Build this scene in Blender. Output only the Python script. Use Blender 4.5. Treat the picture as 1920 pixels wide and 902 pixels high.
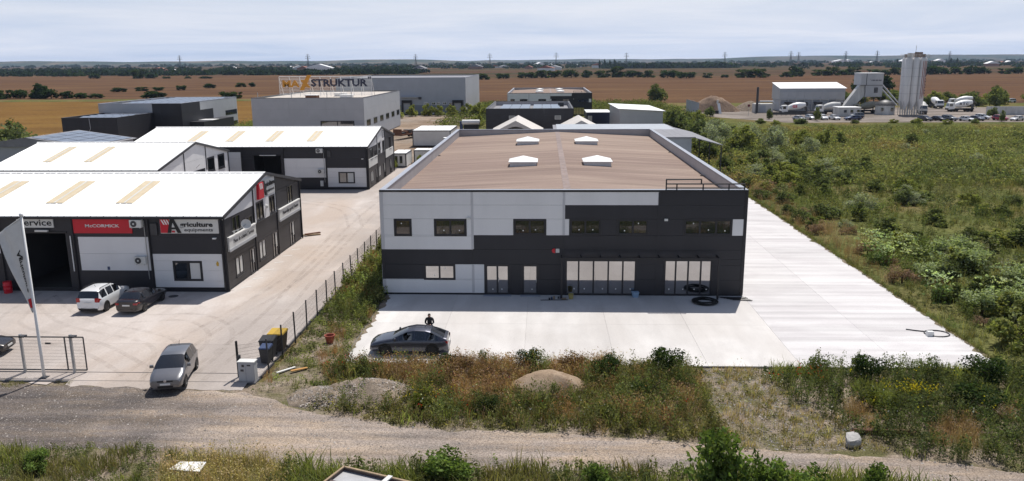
import bpy, bmesh, math, random
import numpy as np
from mathutils import Vector, Matrix

R = math.radians
scene = bpy.context.scene
for o in list(bpy.data.objects): bpy.data.objects.remove(o)
col = scene.collection

# ------------------------------------------------------------ camera
cd = bpy.data.cameras.new('camera'); cam = bpy.data.objects.new('camera', cd); col.objects.link(cam)
cd.sensor_width = 36.0; cd.sensor_fit = 'HORIZONTAL'; cd.lens = 1500.0/1920.0*36.0
cd.clip_start = 0.1; cd.clip_end = 40000
yaw, pitch, roll = -0.0417187, 0.2205476, -0.00652686
fwd = Vector((math.sin(yaw)*math.cos(pitch), math.cos(yaw)*math.cos(pitch), -math.sin(pitch)))
rgt = Vector((math.cos(yaw), -math.sin(yaw), 0)); up = rgt.cross(fwd)
r2 = math.cos(roll)*rgt + math.sin(roll)*up; u2 = -math.sin(roll)*rgt + math.cos(roll)*up
mw = Matrix((r2, u2, -fwd)).transposed().to_4x4(); mw.translation = Vector((12.1883, -58.0401, 17.2192))
cam.matrix_world = mw
scene.camera = cam

# ------------------------------------------------------------ sky, sun, exposure
SUN_TO = Vector((1.46, 4.14, 8.0)).normalized()
elev = math.asin(SUN_TO.z); azim = math.atan2(SUN_TO.x, SUN_TO.y)
w = bpy.data.worlds.new('World'); scene.world = w; w.use_nodes = True
nt = w.node_tree; nt.nodes.clear()
N = nt.nodes.new; L = nt.links.new
out = N('ShaderNodeOutputWorld'); bg = N('ShaderNodeBackground'); sky = N('ShaderNodeTexSky')
sky.sky_type = 'NISHITA'; sky.sun_disc = False; sky.sun_elevation = elev; sky.sun_rotation = azim
sky.air_density = 1.0; sky.dust_density = 1.6; sky.ozone_density = 2.0
tc = N('ShaderNodeTexCoord'); sep = N('ShaderNodeSeparateXYZ'); L(tc.outputs['Generated'], sep.inputs[0])
zc = N('ShaderNodeMath'); zc.operation = 'MAXIMUM'; L(sep.outputs['Z'], zc.inputs[0]); zc.inputs[1].default_value = 0.0
za = N('ShaderNodeMath'); za.operation = 'ADD'; L(zc.outputs[0], za.inputs[0]); za.inputs[1].default_value = 0.06
dx = N('ShaderNodeMath'); dx.operation = 'DIVIDE'; L(sep.outputs['X'], dx.inputs[0]); L(za.outputs[0], dx.inputs[1])
dy = N('ShaderNodeMath'); dy.operation = 'DIVIDE'; L(sep.outputs['Y'], dy.inputs[0]); L(za.outputs[0], dy.inputs[1])
cmb = N('ShaderNodeCombineXYZ'); L(dx.outputs[0], cmb.inputs[0]); L(dy.outputs[0], cmb.inputs[1])
mp = N('ShaderNodeMapping'); mp.inputs['Scale'].default_value = (0.30, 0.36, 1); mp.inputs['Location'].default_value = (3.1, 1.7, 0)
L(cmb.outputs[0], mp.inputs[0])
cn = N('ShaderNodeTexNoise'); cn.inputs['Scale'].default_value = 1.0; cn.inputs['Detail'].default_value = 9; cn.inputs['Roughness'].default_value = 0.58
cn.inputs['Distortion'].default_value = 0.5
L(mp.outputs[0], cn.inputs['Vector'])
cr = N('ShaderNodeMapRange'); cr.inputs['From Min'].default_value = 0.33; cr.inputs['From Max'].default_value = 0.65
cr.inputs['To Min'].default_value = 0.0; cr.inputs['To Max'].default_value = 1.0
L(cn.outputs['Fac'], cr.inputs['Value'])
sc = N('ShaderNodeMix'); sc.data_type = 'RGBA'
inv = N('ShaderNodeMath'); inv.operation = 'SUBTRACT'; inv.inputs[0].default_value = 1.0; L(zc.outputs[0], inv.inputs[1])
pw_ = N('ShaderNodeMath'); pw_.operation = 'POWER'; L(inv.outputs[0], pw_.inputs[0]); pw_.inputs[1].default_value = 3.0   # thin cloud thickens towards the horizon
L(pw_.outputs[0], sc.inputs['Factor'])
vc = N('ShaderNodeMix'); vc.data_type = 'RGBA'; L(cr.outputs['Result'], vc.inputs['Factor']); vc.inputs[6].default_value = (7.4, 8.5, 10.7, 1); vc.inputs[7].default_value = (10.1, 10.5, 11.8, 1); L(vc.outputs[2], sc.inputs[7]); L(sky.outputs[0], sc.inputs[6])
L(sc.outputs[2], bg.inputs['Color']); bg.inputs['Strength'].default_value = 0.085
L(bg.outputs[0], out.inputs['Surface'])

sd = bpy.data.lights.new('sun', 'SUN'); sd.energy = 5.0; sd.angle = R(0.53); sd.color = (1.0, 0.955, 0.89)
sun = bpy.data.objects.new('sun', sd); col.objects.link(sun)
sun.rotation_euler = SUN_TO.to_track_quat('Z', 'Y').to_euler(); sun.location = (40, 60, 120)
vs = scene.view_settings
vs.view_transform = 'Standard'; vs.look = 'None'; vs.exposure = 0.0; vs.gamma = 1.0; vs.use_curve_mapping = False
scene.render.engine = 'CYCLES'
scene.cycles.max_bounces = 6; scene.cycles.diffuse_bounces = 3; scene.cycles.glossy_bounces = 3
scene.cycles.transmission_bounces = 3; scene.cycles.transparent_max_bounces = 8; scene.cycles.volume_bounces = 0

# ------------------------------------------------------------ helpers
rng = np.random.default_rng(7); rnd = random.Random(7)

def tag(o, label=None, cat=None, group=None, kind=None):
    if label: o['label'] = label
    if cat: o['category'] = cat
    if group: o['group'] = group
    if kind: o['kind'] = kind
    return o

def empty(name, loc=(0, 0, 0), rz=0, label=None, cat=None, group=None):
    o = bpy.data.objects.new(name, None); col.objects.link(o); o.location = loc; o.rotation_euler = (0, 0, rz)
    o.empty_display_size = 0.3
    return tag(o, label, cat, group)

def link(name, me, mat=None, parent=None):
    o = bpy.data.objects.new(name, me); col.objects.link(o)
    if mat is not None and not me.materials: me.materials.append(mat)
    if parent is not None: o.parent = parent
    return o

def copy_tree(o, parent=None):
    c = o.copy(); col.objects.link(c); c.parent = parent
    for ch in list(o.children): copy_tree(ch, c)
    return c

class MB:
    def __init__(s): s.v = []; s.f = []
    def add(s, vs, fs):
        b = len(s.v); s.v += [tuple(v) for v in vs]; s.f += [tuple(b+i for i in f) for f in fs]; return s
    def box(s, x0, x1, y0, y1, z0, z1, P=None):
        vs = [(x, y, z) for z in (z0, z1) for x, y in ((x0, y0), (x1, y0), (x1, y1), (x0, y1))]
        if P: vs = [P(*v) for v in vs]
        return s.add(vs, [(0, 3, 2, 1), (4, 5, 6, 7), (0, 1, 5, 4), (1, 2, 6, 5), (2, 3, 7, 6), (3, 0, 4, 7)])
    def tbox(s, cx, cy, z0, z1, a0, b0, a1, b1):   # tapered box
        vs = [(cx-a0, cy-b0, z0), (cx+a0, cy-b0, z0), (cx+a0, cy+b0, z0), (cx-a0, cy+b0, z0),
              (cx-a1, cy-b1, z1), (cx+a1, cy-b1, z1), (cx+a1, cy+b1, z1), (cx-a1, cy+b1, z1)]
        return s.add(vs, [(0, 3, 2, 1), (4, 5, 6, 7), (0, 1, 5, 4), (1, 2, 6, 5), (2, 3, 7, 6), (3, 0, 4, 7)])
    def tube(s, a, b, r, n=6, r2=None, cap=True):
        a = Vector(a); b = Vector(b); d = (b-a)
        if d.length < 1e-6: return s
        d.normalize(); t = d.orthogonal().normalized(); q = d.cross(t); r2 = r if r2 is None else r2
        vs = []
        for c, rr in ((a, r), (b, r2)):
            for i in range(n):
                g = 2*math.pi*i/n + math.pi/n
                vs.append(c + rr*(math.cos(g)*t + math.sin(g)*q))
        fs = [(i, (i+1) % n, n+(i+1) % n, n+i) for i in range(n)]
        if cap: fs += [tuple(range(n-1, -1, -1)), tuple(range(n, 2*n))]
        return s.add(vs, fs)
    def path(s, pts, r, n=6):
        for a, b in zip(pts[:-1], pts[1:]): s.tube(a, b, r, n)
        return s
    def lathe(s, prof, n=16, c=(0, 0, 0), axis='z', cap=True):
        vs = []
        for r, h in prof:
            for i in range(n):
                g = 2*math.pi*i/n; x, y = r*math.cos(g), r*math.sin(g)
                p = (x, y, h) if axis == 'z' else ((h, x, y) if axis == 'x' else (x, h, y))
                vs.append((c[0]+p[0], c[1]+p[1], c[2]+p[2]))
        m = len(prof)
        fs = [(k*n+i, k*n+(i+1) % n, (k+1)*n+(i+1) % n, (k+1)*n+i) for k in range(m-1) for i in range(n)]
        if cap: fs += [tuple(range(n-1, -1, -1)), tuple(range((m-1)*n, m*n))]
        return s.add(vs, fs)
    def prism(s, pts, P):         # polygon (u,v) list extruded from w=0 to w=t through P(u,v,w); P closes over t
        n = len(pts); vs = [P(u, v, 0) for u, v in pts]+[P(u, v, 1) for u, v in pts]
        return s.add(vs, [tuple(range(n)), tuple(range(2*n-1, n-1, -1))]+[(i, (i+1) % n, n+(i+1) % n, n+i) for i in range(n)])
    def quad(s, a, b, c, d): return s.add([a, b, c, d], [(0, 1, 2, 3)])
    def mesh(s, name='mesh', smooth=False, ang=None):
        me = bpy.data.meshes.new(name); me.from_pydata(s.v, [], s.f)
        bm = bmesh.new(); bm.from_mesh(me); bmesh.ops.recalc_face_normals(bm, faces=bm.faces); bm.to_mesh(me); bm.free()
        if smooth:
            me.shade_smooth()
            if ang: me.set_sharp_from_angle(angle=R(ang))
        me.update(); return me
    def build(s, name, mat, parent=None, smooth=False, ang=None):
        return link(name, s.mesh(name, smooth, ang), mat, parent)

# ------------------------------------------------------------ materials
def nodes_of(name):
    m = bpy.data.materials.new(name); m.use_nodes = True
    t = m.node_tree; b = t.nodes['Principled BSDF']
    return m, t, b

def M(name, c, rough=0.6, var=0.10, scale=0.6, stretch=(1, 1, 1), metal=0.0, bump=0.0, bscale=30, spec=0.4, coat=0.0, fine=0.0):
    m, t, b = nodes_of(name)
    g = t.nodes.new('ShaderNodeNewGeometry'); mp = t.nodes.new('ShaderNodeMapping')
    mp.inputs['Scale'].default_value = [scale*k for k in stretch]
    t.links.new(g.outputs['Position'], mp.inputs[0])
    n = t.nodes.new('ShaderNodeTexNoise'); n.inputs['Detail'].default_value = 7; n.inputs['Roughness'].default_value = 0.62
    n.inputs['Scale'].default_value = 1.0; t.links.new(mp.outputs[0], n.inputs['Vector'])
    mr = t.nodes.new('ShaderNodeMapRange'); mr.inputs['From Min'].default_value = 0.3; mr.inputs['From Max'].default_value = 0.7
    mr.inputs['To Min'].default_value = 1-var; mr.inputs['To Max'].default_value = 1+var
    t.links.new(n.outputs['Fac'], mr.inputs['Value'])
    mul = t.nodes.new('ShaderNodeVectorMath'); mul.operation = 'SCALE'; mul.inputs[0].default_value = c[:3]
    t.links.new(mr.outputs[0], mul.inputs['Scale']); t.links.new(mul.outputs[0], b.inputs['Base Color'])
    b.inputs['Roughness'].default_value = rough; b.inputs['Metallic'].default_value = metal
    b.inputs['Specular IOR Level'].default_value = spec; b.inputs['Coat Weight'].default_value = coat; b.inputs['Coat Roughness'].default_value = 0.05
    if bump:
        n2 = t.nodes.new('ShaderNodeTexNoise'); n2.inputs['Scale'].default_value = bscale; n2.inputs['Detail'].default_value = 4
        t.links.new(g.outputs['Position'], n2.inputs['Vector'])
        bp = t.nodes.new('ShaderNodeBump'); bp.inputs['Strength'].default_value = bump; bp.inputs['Distance'].default_value = 0.05
        t.links.new(n2.outputs['Fac'], bp.inputs['Height']); t.links.new(bp.outputs[0], b.inputs['Normal'])
    return m

def ground_mat(name, cols, scales, stretch=(1, 1, 1), bump=0.4, bscale=8, rough=0.9, fine=0.25, fscale=14, band=None):
    """several colours blended by noise of growing frequency, speckle on top"""
    m, t, b = nodes_of(name); nn = t.nodes.new; ll = t.links.new
    g = nn('ShaderNodeNewGeometry'); mp = nn('ShaderNodeMapping'); mp.inputs['Scale'].default_value = stretch
    ll(g.outputs['Position'], mp.inputs[0])
    prev = None
    for i, (c, s) in enumerate(zip(cols, scales)):
        if prev is None:
            rgb = nn('ShaderNodeRGB'); rgb.outputs[0].default_value = (*c, 1); prev = rgb.outputs[0]; continue
        n = nn('ShaderNodeTexNoise'); n.inputs['Scale'].default_value = s; n.inputs['Detail'].default_value = 7; n.inputs['Roughness'].default_value = 0.6
        n.inputs['Distortion'].default_value = 0.3
        off = nn('ShaderNodeVectorMath'); off.operation = 'ADD'; off.inputs[1].default_value = (13.7*i, 5.1*i, 2.3*i)
        ll(mp.outputs[0], off.inputs[0]); ll(off.outputs[0], n.inputs['Vector'])
        mr = nn('ShaderNodeMapRange'); mr.inputs['From Min'].default_value = 0.44; mr.inputs['From Max'].default_value = 0.62
        ll(n.outputs['Fac'], mr.inputs['Value'])
        mx = nn('ShaderNodeMix'); mx.data_type = 'RGBA'; ll(mr.outputs[0], mx.inputs['Factor']); ll(prev, mx.inputs[6]); mx.inputs[7].default_value = (*c, 1)
        prev = mx.outputs[2]
    n = nn('ShaderNodeTexNoise'); n.inputs['Scale'].default_value = fscale; n.inputs['Detail'].default_value = 3; ll(g.outputs['Position'], n.inputs['Vector'])
    mr = nn('ShaderNodeMapRange'); mr.inputs['From Min'].default_value = 0.3; mr.inputs['From Max'].default_value = 0.7
    mr.inputs['To Min'].default_value = 1-fine; mr.inputs['To Max'].default_value = 1+fine; ll(n.outputs['Fac'], mr.inputs['Value'])
    sc_ = nn('ShaderNodeVectorMath'); sc_.operation = 'SCALE'; ll(prev, sc_.inputs[0]); ll(mr.outputs[0], sc_.inputs['Scale'])
    last = sc_.outputs[0]
    if band:                      # broom / screed bands across y
        per, amt, sx = band
        mpb = nn('ShaderNodeMapping'); mpb.inputs['Scale'].default_value = (sx, 1.0/per, 1); ll(g.outputs['Position'], mpb.inputs[0])
        nb = nn('ShaderNodeTexNoise'); nb.inputs['Scale'].default_value = 1.0; nb.inputs['Detail'].default_value = 5; ll(mpb.outputs[0], nb.inputs['Vector'])
        mb = nn('ShaderNodeMapRange'); mb.inputs['From Min'].default_value = 0.35; mb.inputs['From Max'].default_value = 0.65
        mb.inputs['To Min'].default_value = 1-amt; mb.inputs['To Max'].default_value = 1+amt; ll(nb.outputs['Fac'], mb.inputs['Value'])
        s3 = nn('ShaderNodeVectorMath'); s3.operation = 'SCALE'; ll(last, s3.inputs[0]); ll(mb.outputs[0], s3.inputs['Scale']); last = s3.outputs[0]
    ll(last, b.inputs['Base Color']); b.inputs['Roughness'].default_value = rough; b.inputs['Specular IOR Level'].default_value = 0.0
    if bump:
        n2 = nn('ShaderNodeTexNoise'); n2.inputs['Scale'].default_value = bscale; n2.inputs['Detail'].default_value = 5; ll(g.outputs['Position'], n2.inputs['Vector'])
        bp = nn('ShaderNodeBump'); bp.inputs['Strength'].default_value = bump; bp.inputs['Distance'].default_value = 0.06
        ll(n2.outputs['Fac'], bp.inputs['Height']); ll(bp.outputs[0], b.inputs['Normal'])
    return m

def glass_mat(name, refl=0.4, c=(0.012, 0.014, 0.017), tint=(0.9, 0.93, 1.0)):
    m, t, b = nodes_of(name)
    b.inputs['Base Color'].default_value = (*c, 1); b.inputs['Roughness'].default_value = 0.08
    gl = t.nodes.new('ShaderNodeBsdfGlossy'); gl.inputs['Roughness'].default_value = 0.02; gl.inputs['Color'].default_value = (*tint, 1)
    mx = t.nodes.new('ShaderNodeMixShader'); mx.inputs[0].default_value = refl
    t.links.new(b.outputs[0], mx.inputs[1]); t.links.new(gl.outputs[0], mx.inputs[2])
    t.links.new(mx.outputs[0], t.nodes['Material Output'].inputs['Surface'])
    n = t.nodes.new('ShaderNodeTexNoise'); n.inputs['Scale'].default_value = 0.7
    bp = t.nodes.new('ShaderNodeBump'); bp.inputs['Strength'].default_value = 0.02; t.links.new(n.outputs['Fac'], bp.inputs['Height'])
    t.links.new(bp.outputs[0], gl.inputs['Normal'])
    return m

def leaf_mat(name, trans=0.42):
    m, t, b = nodes_of(name); t.nodes.remove(b)
    a = t.nodes.new('ShaderNodeAttribute'); a.attribute_name = 'Col'
    d = t.nodes.new('ShaderNodeBsdfDiffuse'); tr = t.nodes.new('ShaderNodeBsdfTranslucent'); mx = t.nodes.new('ShaderNodeMixShader')
    mx.inputs[0].default_value = trans
    t.links.new(a.outputs['Color'], d.inputs['Color'])
    g = t.nodes.new('ShaderNodeVectorMath'); g.operation = 'MULTIPLY'; g.inputs[1].default_value = (1.2, 1.25, 0.6)
    t.links.new(a.outputs['Color'], g.inputs[0]); t.links.new(g.outputs[0], tr.inputs['Color'])
    t.links.new(d.outputs[0], mx.inputs[1]); t.links.new(tr.outputs[0], mx.inputs[2])
    t.links.new(mx.outputs[0], t.nodes['Material Output'].inputs['Surface'])
    return m

m = {}
m['panel'] = M('panel_light_grey', (0.70, 0.70, 0.71), 0.45, 0.05, 0.5, (1, 1, .3))
m['dark'] = M('panel_anthracite', (0.024, 0.024, 0.030), 0.5, 0.15, 0.6, (1, 1, .3))
m['core'] = M('wall_core', (0.10, 0.10, 0.11), 0.8)
m['trim'] = M('trim_black', (0.018, 0.018, 0.022), 0.45, 0.1)
m['cap'] = M('parapet_cap', (0.33, 0.35, 0.40), 0.4, 0.05)
m['parapet'] = M('parapet_inner', (0.36, 0.345, 0.35), 0.6, 0.08, 0.8)
m['frame'] = M('window_frame', (0.022, 0.022, 0.027), 0.4, 0.1)
m['glass'] = glass_mat('window_glass', 0.40, tint=(.95, .92, .92)); m['glass_up'] = glass_mat('window_glass_upper', 0.11)
m['glass2'] = glass_mat('window_glass_dim', 0.16)
m['sticker'] = M('sticker', (0.75, 0.75, 0.72), 0.6)
m['white_roof'] = M('white_sheet_roof', (0.86, 0.86, 0.85), 0.45, 0.03)
m['rooflight'] = M('beige_rooflight', (0.62, 0.52, 0.36), 0.5, 0.08, 2.0)
m['white'] = M('white_paint', (0.78, 0.78, 0.77), 0.4, 0.04)
m['offwhite'] = M('offwhite', (0.62, 0.62, 0.60), 0.55, 0.08)
m['dirtywhite'] = M('dirty_white', (0.52, 0.515, 0.50), 0.6, 0.22, 0.9, (1, 1, .25))
m['grey_wall'] = M('grey_wall', (0.36, 0.38, 0.42), 0.55, 0.06, 0.4)
m['lightgrey'] = M('light_grey_wall', (0.42, 0.43, 0.45), 0.55, 0.06, 0.4)
m['red'] = M('red_sign', (0.55, 0.015, 0.03), 0.4, 0.05)
m['orange'] = M('orange_letters', (0.62, 0.27, 0.03), 0.5, 0.05)
m['black'] = M('black', (0.012, 0.012, 0.014), 0.5, 0.1)
m['rubber'] = M('rubber', (0.012, 0.012, 0.012), 0.8, 0.2)
m['navy'] = M('navy_letters', (0.03, 0.032, 0.06), 0.5)
m['steel'] = M('galvanised_steel', (0.42, 0.43, 0.44), 0.4, 0.12, 3, metal=0.6)
m['darksteel'] = M('dark_steel', (0.06, 0.06, 0.065), 0.5, 0.15, 3, metal=0.3)
m['fencepost'] = M('fence_post', (0.045, 0.045, 0.05), 0.5, 0.12, 3)
m['rust'] = M('rusty_steel', (0.16, 0.075, 0.045), 0.8, 0.35, 4)
m['wood'] = M('weathered_wood', (0.30, 0.22, 0.14), 0.8, 0.25, 3)
m['yellow'] = M('yellow_plastic', (0.50, 0.32, 0.03), 0.45, 0.06)
m['blue'] = M('blue_plastic', (0.035, 0.06, 0.14), 0.5, 0.06)
m['terracotta'] = M('terracotta_plastic', (0.34, 0.075, 0.045), 0.55, 0.08)
m['solar'] = glass_mat('solar_panel', 0.22, (0.10, 0.108, 0.13))
m['sheetgrey'] = M('grey_sheet_roof', (0.235, 0.235, 0.255), 0.6, 0.14, 1.0, spec=0.15)
m['rim'] = M('alloy_rim', (0.5, 0.5, 0.52), 0.3, 0.05, metal=0.7)
m['lamp_red'] = M('tail_lamp', (0.35, 0.01, 0.012), 0.2, 0.05, coat=0.6)
m['lamp_clear'] = M('head_lamp', (0.55, 0.56, 0.58), 0.12, 0.05, coat=0.8)
m['plate'] = M('number_plate', (0.72, 0.72, 0.70), 0.5)
m['carglass'] = glass_mat('car_glass', 0.07, (0.010, 0.011, 0.013))
m['leaf'] = leaf_mat('leaves')
m['bark'] = M('bark', (0.09, 0.065, 0.045), 0.9, 0.3, 6)
m['skin'] = M('skin', (0.42, 0.25, 0.18), 0.6, 0.05)
m['jacket'] = M('dark_jacket', (0.014, 0.013, 0.016), 0.8, 0.1)
m['jeans'] = M('dark_trousers', (0.03, 0.033, 0.05), 0.8, 0.1)
m['hair'] = M('dark_hair', (0.02, 0.014, 0.011), 0.7, 0.2)

# ------------------------------------------------------------ ground and setting
def sheet(name, pts, z, mat, label=None):
    mb = MB(); mb.add([(x, y, z) for x, y in pts], [tuple(range(len(pts)))])
    me = bpy.data.meshes.new(name); me.from_pydata(mb.v, [], mb.f); me.update()
    if me.polygons[0].normal.z < 0: me.flip_normals()
    o = link(name, me, mat); tag(o, label, None, None, 'structure'); return o

GZ = -0.10      # level of road, verge and meadow; the concrete yards stand at 0
mg_base = ground_mat('far_fields', [(0.10, 0.058, 0.038), (0.14, 0.085, 0.052), (0.065, 0.046, 0.034), (0.055, 0.055, 0.03)], [0, 0.0012, 0.0017, 0.0026], (0.35, 1.6, 1), 0.0, fine=0.08, fscale=0.05)
mg_brown = ground_mat('ripe_brown_crop', [(0.118, 0.069, 0.042), (0.142, 0.087, 0.050), (0.092, 0.055, 0.038)], [0, 0.012, 0.03], (0.4, 1.5, 1), 0.3, 1.2, fine=0.12, fscale=0.6)
mg_gold = ground_mat('golden_crop', [(0.165, 0.094, 0.034), (0.195, 0.118, 0.042), (0.135, 0.078, 0.032)], [0, 0.015, 0.05], (0.5, 1.2, 1), 0.4, 1.5, fine=0.14, fscale=0.8)
mg_green = ground_mat('rough_grass', [(0.105, 0.115, 0.040), (0.145, 0.14, 0.055), (0.075, 0.088, 0.032), (0.16, 0.125, 0.06)], [0, 0.06, 0.14, 0.05], (1, 1, 1), 0.8, 2.0, fine=0.35, fscale=2.5)
mg_soil = ground_mat('weedy_soil', [(0.225, 0.180, 0.14), (0.14, 0.118, 0.075), (0.28, 0.23, 0.185), (0.11, 0.105, 0.05)], [0, 0.35, 0.8, 0.6], (1, 1, 1), 0.9, 9, fine=0.4, fscale=11)
mg_road = ground_mat('dirt_and_gravel', [(0.33, 0.26, 0.20), (0.385, 0.315, 0.255), (0.215, 0.185, 0.165), (0.29, 0.245, 0.215)], [0, 0.30, 0.42, 1.2], (0.30, 1.5, 1), 0.9, 12, fine=0.4, fscale=16, band=(0.75, 0.16, 0.06))
mg_dark = ground_mat('dark_gravel', [(0.22, 0.18, 0.15), (0.27, 0.225, 0.18), (0.14, 0.118, 0.10)], [0, 0.35, 0.7], (0.7, 1.2, 1), 1.0, 12, fine=0.5, fscale=15)
mg_park = ground_mat('dusty_hardstanding', [(0.30, 0.235, 0.185), (0.26, 0.23, 0.20), (0.20, 0.15, 0.11)], [0, 0.05, 0.09], (1, 1, 1), 0.3, 3, fine=0.15, fscale=3)
mg_gravelyard = ground_mat('gravel_yard', [(0.235, 0.205, 0.185), (0.29, 0.255, 0.23), (0.16, 0.14, 0.122)], [0, 0.05, 0.12], (0.6, 1.5, 1), 0.3, 3, fine=0.15, fscale=2)

t = mg_road.node_tree; b = t.nodes['Principled BSDF']; src = b.inputs['Base Color'].links[0].from_socket   # darker stone chippings towards the gate
g = t.nodes.new('ShaderNodeNewGeometry'); sp = t.nodes.new('ShaderNodeSeparateXYZ'); t.links.new(g.outputs['Position'], sp.inputs[0])
nz_ = t.nodes.new('ShaderNodeTexNoise'); nz_.inputs['Scale'].default_value = 0.35; nz_.inputs['Detail'].default_value = 6; t.links.new(g.outputs['Position'], nz_.inputs['Vector'])
ma = t.nodes.new('ShaderNodeMath'); ma.operation = 'MULTIPLY_ADD'; t.links.new(nz_.outputs['Fac'], ma.inputs[0]); ma.inputs[1].default_value = 14; t.links.new(sp.outputs['X'], ma.inputs[2])
mr_ = t.nodes.new('ShaderNodeMapRange'); mr_.inputs['From Min'].default_value = 4.0; mr_.inputs['From Max'].default_value = -3.0; t.links.new(ma.outputs[0], mr_.inputs['Value'])
dm_ = t.nodes.new('ShaderNodeVectorMath'); dm_.operation = 'MULTIPLY'; dm_.inputs[1].default_value = (.47, .49, .53); t.links.new(src, dm_.inputs[0])
mx_ = t.nodes.new('ShaderNodeMix'); mx_.data_type = 'RGBA'; t.links.new(mr_.outputs[0], mx_.inputs['Factor']); t.links.new(src, mx_.inputs[6]); t.links.new(dm_.outputs[0], mx_.inputs[7]); t.links.new(mx_.outputs[2], b.inputs['Base Color'])
B = 14000
sheet('ground', [(-B, -400), (B, -400), (B, 11500), (-B, 11500)], -0.30, mg_base)
sheet('brown_field', [(-900, 330), (-60, 300), (60, 270), (400, 236), (900, 236), (1500, 860), (330, 860), (150, 790), (-180, 800), (-200, 1080), (-1500, 1300)], -0.24, mg_brown)
sheet('golden_field', [(-520, 95), (-62, 105), (-62, 215), (-66, 316), (-900, 322)], -0.20, mg_gold)
sheet('green_field_strip', [(-900, 320), (-66, 316), (-40, 300), (-30, 330), (-66, 338), (-900, 346)], -0.18, mg_green)
sheet('scrub_ground', [(-75, 165), (-62, 210), (-40, 295), (60, 283), (400, 252), (400, 70), (150, -60), (-120, -60), (-120, 95), (-75, 110)], -0.16, mg_green)
sheet('park_hardstanding', [(-100, 72), (30, 56), (30, 140), (-8, 150), (-8, 240), (-50, 240), (-60, 130), (-100, 120)], -0.13, mg_park)
sheet('plant_gravel_yard', [(58, 206), (80, 171.5), (170, 170.5), (230, 182), (230, 240), (150, 242), (62, 236)], -0.13, mg_gravelyard)
sheet('meadow', [(38.7, -60), (170, -60), (210, 168), (80, 170), (52, 190), (39.5, 120), (38.7, 60)], -0.12, mg_green)
sheet('verge_soil', [(-60, -75), (60, -75), (60, -14.1), (0.4, -14.1), (0.4, 54), (-3.4, 54), (-3.4, -17.0), (-14.6, -16.7), (-60, -16.7)], GZ-0.008, mg_soil)
road_top = [(-60, -17.9), (-14.0, -17.7), (-9, -17.9), (-3.9, -18.4), (-2.0, -19.5), (-0.3, -20.5), (3.8, -21.9), (6.5, -22.5), (10.4, -22.7), (14.2, -22.9), (17.9, -23.4), (20.3, -23.8), (23.7, -24.4), (26.0, -24.6), (29.3, -25.0), (32.7, -25.9), (60, -33)]
road_bot = [(60, -37), (26.3, -26.9), (22.1, -26.5), (17.2, -26.5), (13.6, -26.4), (9.4, -26.4), (2.9, -26.7), (-0.1, -25.9), (-6.8, -24.9), (-12.9, -25.1), (-60, -25.5)]
def interp_poly(P, x):
    P = sorted(P); xs = [a for a, _ in P]; ys = [b for _, b in P]; return np.interp(x, xs, ys)
def ragged(P, amp, seed, step=0.35):
    r = np.random.default_rng(seed); xs = np.arange(min(a for a, _ in P), max(a for a, _ in P), step)
    ys = interp_poly(P, xs)+np.convolve(r.normal(0, amp, len(xs)), [.25, .5, .25], 'same')*1.4
    return list(zip(xs, ys))
sheet('dirt_road', ragged(road_top, 0.14, 1)+ragged(road_bot, 0.12, 2)[::-1], GZ, mg_road)

# concrete yards: slab by slab
mg_con_r = ground_mat('fresh_concrete', [(0.575, 0.56, 0.562), (0.61, 0.595, 0.595), (0.53, 0.51, 0.515)], [0, 0.25, 0.6], (0.4, 1, 1), 0.08, 20, 0.75, 0.04, 9, band=(0.8, 0.10, 0.025))
mg_con_f = ground_mat('apron_concrete', [(0.60, 0.58, 0.565), (0.64, 0.62, 0.60), (0.545, 0.525, 0.51), (0.52, 0.495, 0.475)], [0, 0.2, 0.5, 0.13], (1, .6, 1), 0.08, 20, 0.75, 0.04, 9, band=(9, 0.045, .9))
mg_con_l = ground_mat('worn_concrete', [(0.50, 0.45, 0.42), (0.53, 0.485, 0.455), (0.45, 0.40, 0.37), (0.44, 0.37, 0.32), (0.36, 0.32, 0.295)], [0, 0.18, 0.5, 0.11, 0.07], (1, .5, 1), 0.1, 14, 0.8, 0.07, 7)
for mt in (mg_con_r, mg_con_f, mg_con_l):     # every pour has its own tone
    t = mt.node_tree; b = t.nodes['Principled BSDF']; src = b.inputs['Base Color'].links[0].from_socket
    oi = t.nodes.new('ShaderNodeObjectInfo'); mr = t.nodes.new('ShaderNodeMapRange'); mr.inputs['To Min'].default_value = 0.955; mr.inputs['To Max'].default_value = 1.04
    t.links.new(oi.outputs['Random'], mr.inputs['Value']); s = t.nodes.new('ShaderNodeVectorMath'); s.operation = 'SCALE'
    t.links.new(src, s.inputs[0]); t.links.new(mr.outputs[0], s.inputs['Scale']); t.links.new(s.outputs[0], b.inputs['Base Color'])
_tile = {}
def slab(parent, x0, x1, y0, y1, mat, z=0.0, name='concrete_slab'):
    g = 0.0035; key = (round(x1-x0, 3), round(y1-y0, 3), mat.name)
    if key not in _tile:
        a, b_ = (x1-x0)/2-g, (y1-y0)/2-g
        mb = MB(); mb.tbox(0, 0, -0.25, -0.012, a, b_, a, b_)
        mb = MB(); n = 4
        vs = [(-a, -b_, -.25), (a, -b_, -.25), (a, b_, -.25), (-a, b_, -.25), (-a, -b_, -.006), (a, -b_, -.006), (a, b_, -.006), (-a, b_, -.006), (-a+.006, -b_+.006, 0), (a-.006, -b_+.006, 0), (a-.006, b_-.006, 0), (-a+.006, b_-.006, 0)]
        mb.add(vs, [(8, 9, 10, 11)]+[(i, (i+1) % 4, 4+(i+1) % 4, 4+i) for i in range(4)]+[(4+i, 4+(i+1) % 4, 8+(i+1) % 4, 8+i) for i in range(4)])
        _tile[key] = mb.mesh('concrete_slab')
    o = link(name, _tile[key], mat, parent); o.location = ((x0+x1)/2, (y0+y1)/2, z+rnd.uniform(-.0015, .0015)); return o
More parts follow.
